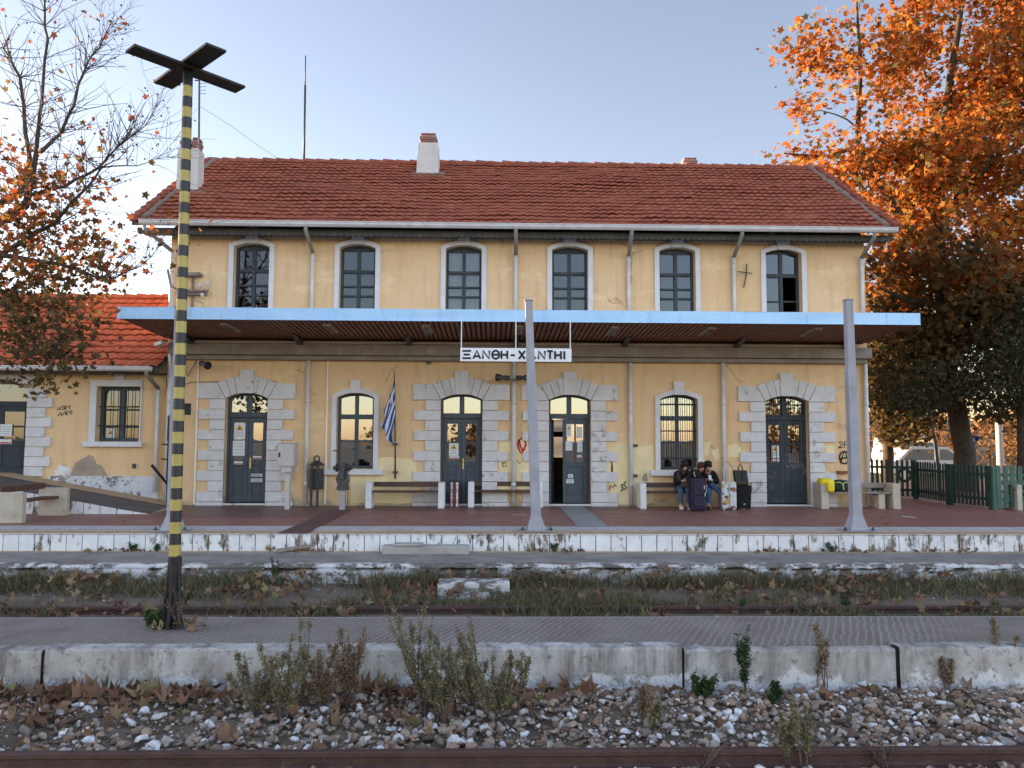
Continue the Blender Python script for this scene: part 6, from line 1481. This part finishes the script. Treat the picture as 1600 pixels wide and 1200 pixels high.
L1 = TP[idx]+rg.normal(0, .06, (700, 3))
LL = [L1]
for (px, py, rx, rz_, n_) in ((30, 330, 45, 50, 200), (100, 370, 75, 40, 270), (20, 250, 30, 40, 110), (95, 300, 60, 35, 150), (60, 430, 80, 32, 330), (155, 425, 28, 28, 110), (60, 500, 75, 42, 430), (40, 560, 60, 40, 260), (110, 545, 36, 30, 110), (15, 460, 40, 60, 190), (70, 600, 20, 18, 50), (130, 480, 35, 32, 90), (-80, 480, 60, 100, 300), (-90, 330, 60, 90, 250)):
    e = E(px, py, 13.5, rx, rz_, .9); v = rg.normal(0, .55, (n_, 3)); cl = np.array(e[:3])+v*np.array([e[3], e[4], e[5]]); LL.append(cl)
LV = np.concatenate(LL)
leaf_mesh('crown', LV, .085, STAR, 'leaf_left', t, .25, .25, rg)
# trees across the tracks behind the photographer: they show only as reflections in the panes
M['leaf_far'] = island('far_leaf', [(0., (.10, .07, .03)), (.5, (.28, .13, .045)), (1., (.40, .20, .07))], .8, .3)
for i, (px, Y, hgt, lab) in enumerate(((1545, 42, 3.0, 'bare shrub on the bank seen through the gap right of the thick trunk'), (1610, 44, 3.5, 'rust coloured shrub on the bank at the right frame edge beyond the fence'), (1376, 40, 3.2, 'orange shrub beyond the fence against the station corner'), (1465, 46, 3.0, 'orange shrub on the bank behind the white car'))):
    p = atY(px, 720, Y); bb = (p.x, Y, -.4); tree('shrub', lab, bb, [([bb, (p.x+.1, Y, hgt*.5)], [.1, .03])], [(p.x, Y, hgt*.55, 1.8, 1.5, hgt*.5)], 40, 26, .16, 'leaf_far', 30+i, spread=.5)
for i, (x, Y, hgt, lab) in enumerate(((19, -13, 6, 'orange tree reflected in the barred window beside the seated people'), (24, -14, 7, 'orange tree reflected in the last door'), (-5.5, -12, 3.4, 'low orange tree reflected in the window behind the point lever'), (-.5, -13, 3.0, 'low brown tree reflected in the door behind the striped bin'))):
    bb = (x, Y, -.8); tree('reflected_tree', lab, bb, [([bb, (x+.2, Y, hgt*.55)], [.2, .05])], [(x, Y, hgt*.5, 2.3, 1.5, hgt*.42)], 60, 26, .2, 'leaf_far', 40+i, spread=.55)

bb = (-24.5, 17.6, 0)  # out-of-view tree added to keep the low sun off the striped pole
tree('plane_tree', 'plane tree further left along the platform, beyond the left edge of the picture', bb, [([bb, (-24.4, 17.6, 3), (-24.5, 17.6, 6)], [.3, .22, .08])], [(-24.5, 17.6, 5.0, 3.3, 2.6, 3.3)], 300, 30, .16, 'leaf_left', 61, spread=.5)
# ================================================================ BALLAST, LEAVES, GRASS, WEEDS
rg = np.random.default_rng(5); random.seed(5)
def ballast_h(x, y): 
    a = MY0; return ZB+.02+.055*math.exp(-((y-(a-.5))/.5)**2)+.03*mnoise.noise(Vector((x*1.2, y*1.2, 4)))
nx, ny = 260, 60; xs = np.linspace(-9, 9, nx); ys = np.linspace(4.2, MY0+.05, ny)
V = np.array([(x, y, ballast_h(x, y)-.025+.012*mnoise.noise(Vector((x*9, y*9, 1)))) for y in ys for x in xs])
F_ = np.array([(j*nx+i, j*nx+i+1, (j+1)*nx+i+1, (j+1)*nx+i) for j in range(ny-1) for i in range(nx-1)])
struct(np_mesh('ballast_bed', V, F_, 'soil', smooth=True))
hulls = []
for k in range(14):
    bm = bmesh.new(); n = random.choice((9, 10, 12, 14)); 
    for i in range(n):
        v = Vector(rg.normal(0, 1, 3)).normalized()*random.uniform(.8, 1.05); bm.verts.new((v.x*random.uniform(.8, 1.15), v.y*random.uniform(.6, .95), v.z*random.uniform(.5, .75)))
    r_ = bmesh.ops.convex_hull(bm, input=bm.verts[:]); bmesh.ops.delete(bm, geom=[e for e in r_['geom_interior'] if isinstance(e, bmesh.types.BMVert)], context='VERTS')
    bmesh.ops.bevel(bm, geom=bm.edges[:], offset=.09, segments=1, affect='EDGES', clamp_overlap=True); bmesh.ops.triangulate(bm, faces=bm.faces[:])
    bm.verts.index_update(); hulls.append((np.array([v.co[:] for v in bm.verts]), np.array([[v.index for v in f.verts] for f in bm.faces]))); bm.free()
def stones(name, pts, sizes, mat='stones'):
    VV, FF, o = [], [], 0
    for p_, s in zip(pts, sizes):
        hv, hf = hulls[rg.integers(len(hulls))]; a = rg.uniform(0, 2*math.pi); Rz = np.array([[math.cos(a), -math.sin(a), 0], [math.sin(a), math.cos(a), 0], [0, 0, 1]]); b = rg.normal(0, .35); Rx = np.array([[1, 0, 0], [0, math.cos(b), -math.sin(b)], [0, math.sin(b), math.cos(b)]])
        VV.append(hv@Rx.T@Rz.T*s+p_); FF.append(hf+o); o += len(hv)
    return np_mesh(name, np.concatenate(VV), np.concatenate(FF), mat)
P = []; S = []
def clear_left(x, y): # the left of the bed is mostly dirt and leaves
    return .42+.58*min(1, max(0, (x+3.0)/2.6))+.5*max(0, (MY0-.9-y)/.8)
while len(P) < 11500:
    x, y = rg.uniform(-7.5, 7.5), rg.uniform(4.6, MY0-.02)
    if rg.uniform() > clear_left(x, y)+.25*mnoise.noise(Vector((x*1.5, y*1.5, 9))): continue
    if abs(y-YR1) < .07: continue
    s = float(np.clip(rg.lognormal(-3.3, .40), .018, .08)); P.append((x, y, ballast_h(x, y)+rg.uniform(-.01, .03))); S.append(s)
struct(stones('ballast', np.array(P), np.array(S)), 'stuff', 'crushed brown, grey and white ballast stones between the near rail and the kerb')
P = []; S = []
for _ in range(9000):
    x, y = rg.uniform(-6.5, 6.5), rg.uniform(5.0, MY0-.02)
    if abs(y-YR1) > .07: P.append((x, y, ballast_h(x, y)-.012+rg.uniform(-.006, .006))); S.append(rg.uniform(.010, .022))
struct(stones('ballast', np.array(P), np.array(S)), 'stuff', 'small broken chips between the larger ballast stones')
P = []; S = []
for _ in range(900): x, y = rg.uniform(-12, 12), rg.uniform(MY1+.05, LE-.1); P.append((x, y, ZG+rg.uniform(-.01, .01))); S.append(rg.uniform(.012, .035))
struct(stones('track_gravel', np.array(P), np.array(S)), 'stuff', 'scattered stones along the far rail')
def fallen(name, n, fn, size, label, curl=.8, up=.75, mat='leaf_fallen'):
    C = []
    while len(C) < n:
        p_ = fn()
        if p_ is not None: C.append(p_)
    o = leaf_mesh(name, np.array(C), size, STAR, mat, None, up, curl, rg); struct(o, 'stuff', label); return o
def f1():
    x = rg.uniform(-7, 6.5); y = MY0-.06-abs(rg.normal(0, .33)); pr = 1.0 if x < -2.2 else (.8 if x < 1.0 else .13)
    if x > -.2 and y < MY0-.6: return None
    if rg.uniform() > pr or y < 5.9: return None
    return (x, y, ballast_h(x, y)+rg.uniform(.01, .07)*(1 if x < 1 else .6))
fallen('fallen_leaves', 520, f1, .098, 'large dry brown plane leaves piled along the foot of the near kerb')
def f1b():
    x = rg.uniform(-5.5, -3.2) if rg.uniform() < .6 else rg.uniform(-5, 5); y = rg.uniform(6.1, MY0-.1); return (x, y, ballast_h(x, y)+.05)
fallen('fallen_leaves', 90, f1b, .10, 'scattered dry leaves lying over the ballast')
def f2():
    x = rg.uniform(-10, 9); y = rg.uniform(MY1+.1, LE-.08)
    if mnoise.noise(Vector((x*.7, y*.9, 33))) < -.02 and rg.uniform() > .12: return None
    if y > LE-1.1 or rg.uniform() < .35: return (x, y, ZG+rg.uniform(.04, .22 if y > LE-.8 else .13))
fallen('fallen_leaves', 1300, f2, .085, 'dry plane leaves caught in the grass strip below the walkway kerb')
def f3():
    x = rg.choice([-6.6, 1.1, 5.2, 6.6, 8.2, -3.3])+rg.normal(0, .35); return (x, PE-.06-abs(rg.normal(0, .06)), ZL+rg.uniform(.01, .05))
fallen('fallen_leaves', 150, f3, .06, 'dry leaves gathered at the foot of the white platform edge')
def f4(): return (rg.uniform(-9, 10), rg.uniform(PE+.3, YW-.2), .012)
fallen('fallen_leaves', 16, f4, .06, 'few dry leaves scattered on the red platform', .2, 3)
def f5(): return (b.x+rg.normal(0, .16)+.05, b.y-.1+rg.normal(0, .1), ZM+rg.uniform(.02, .1))
b = Vector(bpy.data.objects['warning_pole'].location)
fallen('fallen_leaves', 26, f5, .075, 'dry leaves heaped at the foot of the striped pole')
def blades(name, pts, h, wd, mat, label, bend=.5):
    n = len(pts); C = np.array(pts); a = rg.uniform(0, 2*math.pi, n); hh = h*rg.uniform(.45, 1.3, n); ln = rg.normal(0, bend, (n, 2))*hh[:, None]; w = wd*rg.uniform(.6, 1.3, n)
    dx, dy = np.cos(a)*w, np.sin(a)*w; z0 = np.zeros(n)
    v0 = C+np.stack([-dx, -dy, z0], 1); v1 = C+np.stack([dx, dy, z0], 1); m_ = C+np.stack([ln[:, 0]*.35, ln[:, 1]*.35, hh*.6], 1); v2 = m_+np.stack([dx, dy, z0], 1)*.8; v3 = m_-np.stack([dx, dy, z0], 1)*.8
    tp_ = C+np.stack([ln[:, 0], ln[:, 1], hh], 1); v4 = tp_+np.stack([dx, dy, z0], 1)*.15; v5 = tp_-np.stack([dx, dy, z0], 1)*.15
    V = np.stack([v0, v1, v2, v3, v4, v5], 1).reshape(-1, 3); k = np.arange(n)[:, None]*6; F_ = np.concatenate([k+np.array([[0, 1, 2, 3]]), k+np.array([[3, 2, 4, 5]])]); o = np_mesh(name, V, F_, mat)
    return struct(o, 'stuff', label)
P = []
while len(P) < 26000:
    x, y = rg.uniform(-11, 11), rg.uniform(MY1+.0, LE-.02)
    d = .18+1.0*mnoise.noise(Vector((x*.55, y*.8, 12)))+.35*mnoise.noise(Vector((x*2.2, y*2.2, 2)))+(-.16 if y < YR2+.05 else 0)+(.25 if y > LE-.5 and mnoise.noise(Vector((x*.4, 3, 3))) > 0 else 0)
    if rg.uniform() < d: P.append((x, y, ZG-.01))
blades('grass', P, .15, .006, 'grass', 'dry olive grass growing along the far rail')
P = []
for c in [(-8.2, .2), (-7.2, .5), (-6.2, .2), (-4.2, .5), (-1.6, .5), (-1.1, .3), (.2, .5), (1.2, .6), (2.6, .5), (3.4, .6), (3.9, .3), (5.6, .5), (8, .5), (9, .4)]:
    for _ in range(520): P.append((c[0]+rg.normal(0, .35), LE-.15-abs(rg.normal(0, .22))-c[1]*.1, ZG-.01))
blades('grass', P, .24, .005, 'grass', 'taller dry grass tufts against the walkway kerb', .35)
P = []
for _ in range(2600):
    x = rg.uniform(4.2, 8.0); P.append((x, MY1+.06+abs(rg.normal(0, .16)), ZG))
o = leaf_mesh('ground_cover', np.array([(p_[0], p_[1], p_[2]+rg.uniform(.05, .22)) for p_ in P[:1500]]), .035, OVAL, 'leaf_green', None, .6, .2, rg); struct(o, 'stuff', 'low green ground cover beside the far rail near the right edge')
P = []
for _ in range(2600): P.append((rg.uniform(-10, 10), MY1+rg.normal(0, .03), ZM-.12))
blades('grass', P, .10, .005, 'grass', 'short dry grass along the far edge of the middle platform')
P = []
for _ in range(1500):
    x = rg.uniform(-6, 6); y = rg.uniform(5.6, MY0); P.append((x, y, ballast_h(x, y))) if rg.uniform() < (1 if x < 0 else .25) else None
blades('dry_stalks', P, .11, .003, 'grass', 'thin dry straw lying among the stones', .9)
# --- individual weeds
def weed(name, label, base, h, nst, spread, mat, seed, ls=.016, dens=60, lean=(0, 0), branchy=True, droop=0., stem='twig', cat='weed', gr='weeds along the near kerb', tmpl=OVAL):
    r = random.Random(seed); rr = np.random.default_rng(seed); t = thing(name, label, cat, base, gr); mb = MB(); C = []; bx_, by_, bz_ = base
    for k in range(nst):
        a = r.uniform(0, 2*math.pi); d = Vector((math.cos(a)*spread*r.uniform(.2, 1)+lean[0], math.sin(a)*spread*.55*r.uniform(.2, 1)+lean[1], 1)).normalized(); L_ = h*r.uniform(.55, 1.1)/max(.5, d.z); p_ = Vector(base)+Vector((r.uniform(-.04, .04), r.uniform(-.04, .04), 0)); pts = [p_.copy()]; n = 8
        for i in range(n): d = (d+Vector((r.uniform(-1, 1), r.uniform(-1, 1), .15-droop))*.10).normalized(); p_ = p_+d*L_/n; pts.append(p_.copy())
        mb.tube(pts, [.005*(1-.75*i/n)+.001 for i in range(n+1)], 4, cap=False)
        segs = [(pts, .25)]
        if branchy:
            for _ in range(r.randint(5, 9)):
                i = r.randint(2, n-1); q_ = pts[i]; e = (d+Vector((r.uniform(-1, 1), r.uniform(-1, 1), r.uniform(.1, .6)))*.8).normalized(); l2 = L_*r.uniform(.12, .3)*(1.2-i/n); bp_ = [q_, q_+e*l2*.5, q_+e*l2+Vector((0, 0, l2*.2))]; mb.tube(bp_, [.0028, .002, .001], 3, cap=False); segs.append((bp_, 0.))
        for sgm, st_ in segs:
            m_ = len(sgm)-1
            for _ in range(int(dens*(1 if len(sgm) > 4 else .45))):
                u = r.uniform(st_, 1)*m_; i = min(int(u), m_-1); q_ = sgm[i].lerp(sgm[i+1], u-i); C.append((q_.x+r.gauss(0, ls*.7), q_.y+r.gauss(0, ls*.7), q_.z+r.gauss(0, ls*.7)))
    mb.build('stem', stem, t); leaf_mesh('foliage', np.array(C), ls, tmpl, mat, t, .2, .1, rr); return t
ws = [  # px base, py base, height m, stems, spread, material, lean, what makes it stand out
 (400, 1118, .42, 7, .8, 'leaf_weed', (-.25, 0), 'olive weed leaning left against the near kerb, leftmost of the big clump'),
 (440, 1125, .60, 7, .35, 'leaf_weed', (.05, 0), 'bushy olive weed left of centre whose tallest spike rises over the kerb'),
 (470, 1105, .75, 4, .18, 'leaf_weed', (0, 0), 'tall upright olive spike standing above the kerb edge right of the striped pole'),
 (545, 1105, .62, 8, .3, 'leaf_rust', (.05, 0), 'rust brown upright weed between two olive clumps'),
 (505, 1110, .5, 7, .5, 'leaf_rust', (.0, 0), 'reddish brown weed tangled at the foot of the tallest olive spike'),
 (665, 1120, .78, 8, .3, 'leaf_weed', (-.30, .05), 'long green weed arching left across the grooved platform'),
 (690, 1128, .55, 8, .5, 'leaf_weed', (-.05, 0), 'dense grey green weed low in front of the kerb at the centre'),
 (745, 1115, .66, 7, .4, 'leaf_weed', (-.32, .05), 'olive weed with several arching plumes left of the long kerb stone'),
 (775, 1130, .55, 8, .55, 'leaf_weed', (.0, 0), 'olive weed with drooping seed heads over brown leaves'),
 (805, 1120, .72, 3, .12, 'leaf_weed', (.28, .05), 'single thin weed slanting right before the long kerb stone'),
 (1098, 1094, .20, 7, .5, 'leaf_green', (0, 0), 'small dark green weed at the joint in the kerb right of centre'),
 (1168, 1082, .62, 4, .1, 'leaf_green', (-.03, .0), 'light green slender weed growing up in front of the grooved platform'),
 (1285, 1076, .62, 4, .12, 'leaf_rust', (-.03, .0), 'faded thin weed standing before the kerb near the right'),
 (1570, 1070, .60, 5, .1, 'leaf_rust', (-.02, .0), 'tall pinkish weed before the kerb at the right frame edge'),
 (1480, 1075, .28, 4, .5, 'leaf_rust', (0, 0), 'low reddish weed at the foot of the right kerb stone'),
 (1000, 1128, .26, 5, .3, 'leaf_rust', (0, 0), 'small brown weed among the stones right of the long kerb stone'),
 (1020, 1140, .26, 4, .3, 'leaf_weed', (.1, 0), 'small olive weed among the stones beside a brown one'),
 (1232, 1190, .34, 5, .3, 'leaf_weed', (-.05, 0), 'olive weed in front of the near rail right of centre'),
 (1255, 1195, .44, 3, .06, 'leaf_weed', (.0, 0), 'thin yellowish spike rising in front of the near rail'),
 (1205, 1100, .16, 5, .5, 'leaf_green', (0, 0), 'tiny dark green weed between stones in the right half')]
for i, (px, py, h, ns, sp, mt, ln, lab) in enumerate(ws):
    p_ = atZ(px, py, ZB+.06); weed('weed', lab, tuple(p_), h*1.12, ns+(3 if ns > 6 else 0), sp*1.25, mt, 100+i, .019 if mt != 'leaf_green' else .022, 95, ln)
p_ = atZ(1140, 1198, ZB+.05)
for i, (px, py, lab) in enumerate(((1100, 1196, 'dry leafless stalks in front of the near rail at the centre right'), (1385, 1196, 'dry pinkish stalks in front of the near rail near the right'), (520, 1196, 'dry pale stalks in front of the near rail left of centre'))):
    p_ = atZ(px, py, ZB+.05); weed('dry_weed', lab, tuple(p_), .22, 7, 1.2, 'leaf_rust', 150+i, .009, 10, cat='weed')
pole = bpy.data.objects['warning_pole'].location
weed('ivy_plant', 'green leafy weed at the foot of the striped pole', (pole.x-.18, pole.y-.05, ZM), .2, 12, 1.0, 'leaf_green', 171, .032, 26, cat='weed', gr='plants round the striped pole')
weed('dry_weed', 'tall dry brown stalks leaning against the foot of the striped pole', (pole.x+.12, pole.y-.08, ZM), .55, 9, .5, 'leaf_rust', 172, .014, 14, (-.2, 0), cat='weed', gr='plants round the striped pole')
for i, (px, py, h, mt, lab) in enumerate(((430, 893, .42, 'leaf_green', 'green weed growing up in front of the walkway kerb right of the striped pole'), (400, 893, .38, 'leaf_weed', 'thin olive weed in front of the walkway kerb next to a green one'), (290, 925, .2, 'leaf_green', 'dark green sprig just right of the striped pole'), (1160, 958, .22, 'leaf_green', 'small green weed beside the far rail right of centre'), (1322, 955, .22, 'leaf_green', 'small pale green weed beside the far rail further right'), (1555, 955, .22, 'leaf_weed', 'olive weed beside the far rail near the right frame edge'))):
    p_ = atZ(px, min(py+20, 948) if py < 930 else py, ZG); weed('weed', lab, tuple(p_), h, 5, .35, mt, 180+i, .02, 40, gr='weeds along the far rail')
for i, (px, lab) in enumerate(((205, 'green tuft at the foot of the white platform edge left of the striped pole'), (248, 'leafy green tuft at the foot of the white platform edge beside the striped pole'), (865, 'dark tuft at the foot of the white platform edge right of the concrete step'), (1300, 'small tuft at the foot of the white platform edge below the right post'))):
    p_ = atZ(px, 862, ZL); weed('weed', lab, (p_.x, PE-.06, ZL), .15, 5, .8, 'leaf_green', 190+i, .022, 22, gr='weeds at the platform edge')
# ================================================================ SKY, SUN, VIEW
SUN_EL, SUN_AZ = R(5.5), R(-66)         # azimuth from +Y, clockwise positive: the sun is low on the left, a little behind the station
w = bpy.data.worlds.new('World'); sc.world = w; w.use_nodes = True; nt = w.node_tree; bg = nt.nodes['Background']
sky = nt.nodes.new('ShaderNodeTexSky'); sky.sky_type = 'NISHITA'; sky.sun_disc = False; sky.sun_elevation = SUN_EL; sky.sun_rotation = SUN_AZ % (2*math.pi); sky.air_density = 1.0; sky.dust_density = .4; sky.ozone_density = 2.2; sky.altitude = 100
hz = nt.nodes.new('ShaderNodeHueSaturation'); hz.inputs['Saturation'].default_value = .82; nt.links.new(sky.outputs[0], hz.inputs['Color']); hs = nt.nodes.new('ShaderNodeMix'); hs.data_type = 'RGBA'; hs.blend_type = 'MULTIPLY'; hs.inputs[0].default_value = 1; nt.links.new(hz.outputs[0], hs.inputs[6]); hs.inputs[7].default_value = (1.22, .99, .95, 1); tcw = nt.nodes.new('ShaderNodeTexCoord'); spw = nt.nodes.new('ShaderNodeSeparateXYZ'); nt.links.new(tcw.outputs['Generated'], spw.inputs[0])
# added gain: sky brighter behind the camera, dimmer ahead, to light the shaded facade
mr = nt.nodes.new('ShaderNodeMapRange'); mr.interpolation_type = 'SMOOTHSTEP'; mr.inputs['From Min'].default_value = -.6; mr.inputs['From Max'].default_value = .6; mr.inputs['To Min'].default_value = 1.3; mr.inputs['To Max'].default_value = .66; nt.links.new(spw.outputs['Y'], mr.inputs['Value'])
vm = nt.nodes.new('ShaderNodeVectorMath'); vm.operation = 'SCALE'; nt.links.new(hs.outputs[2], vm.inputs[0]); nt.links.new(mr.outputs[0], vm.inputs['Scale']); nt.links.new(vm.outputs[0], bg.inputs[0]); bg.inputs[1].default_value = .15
sd = bpy.data.lights.new('sun', 'SUN'); sd.energy = 4.0; sd.angle = R(.6); sd.color = (1., .70, .42); so = bpy.data.objects.new('sun', sd); col.objects.link(so)
dv = Vector((math.sin(SUN_AZ)*math.cos(SUN_EL), math.cos(SUN_AZ)*math.cos(SUN_EL), math.sin(SUN_EL))); so.rotation_euler = dv.to_track_quat('Z', 'Y').to_euler(); so.location = dv*60+Vector((0, 20, 0))
sc.view_settings.view_transform = 'Standard'; sc.view_settings.look = 'None'; sc.view_settings.exposure = 2.4; sc.view_settings.gamma = 1
sc.render.engine = 'CYCLES'; sc.cycles.max_bounces = 6; sc.cycles.transparent_max_bounces = 12; sc.cycles.caustics_reflective = False; sc.cycles.caustics_refractive = False
try: sc.cycles.use_denoising = True
except Exception: pass
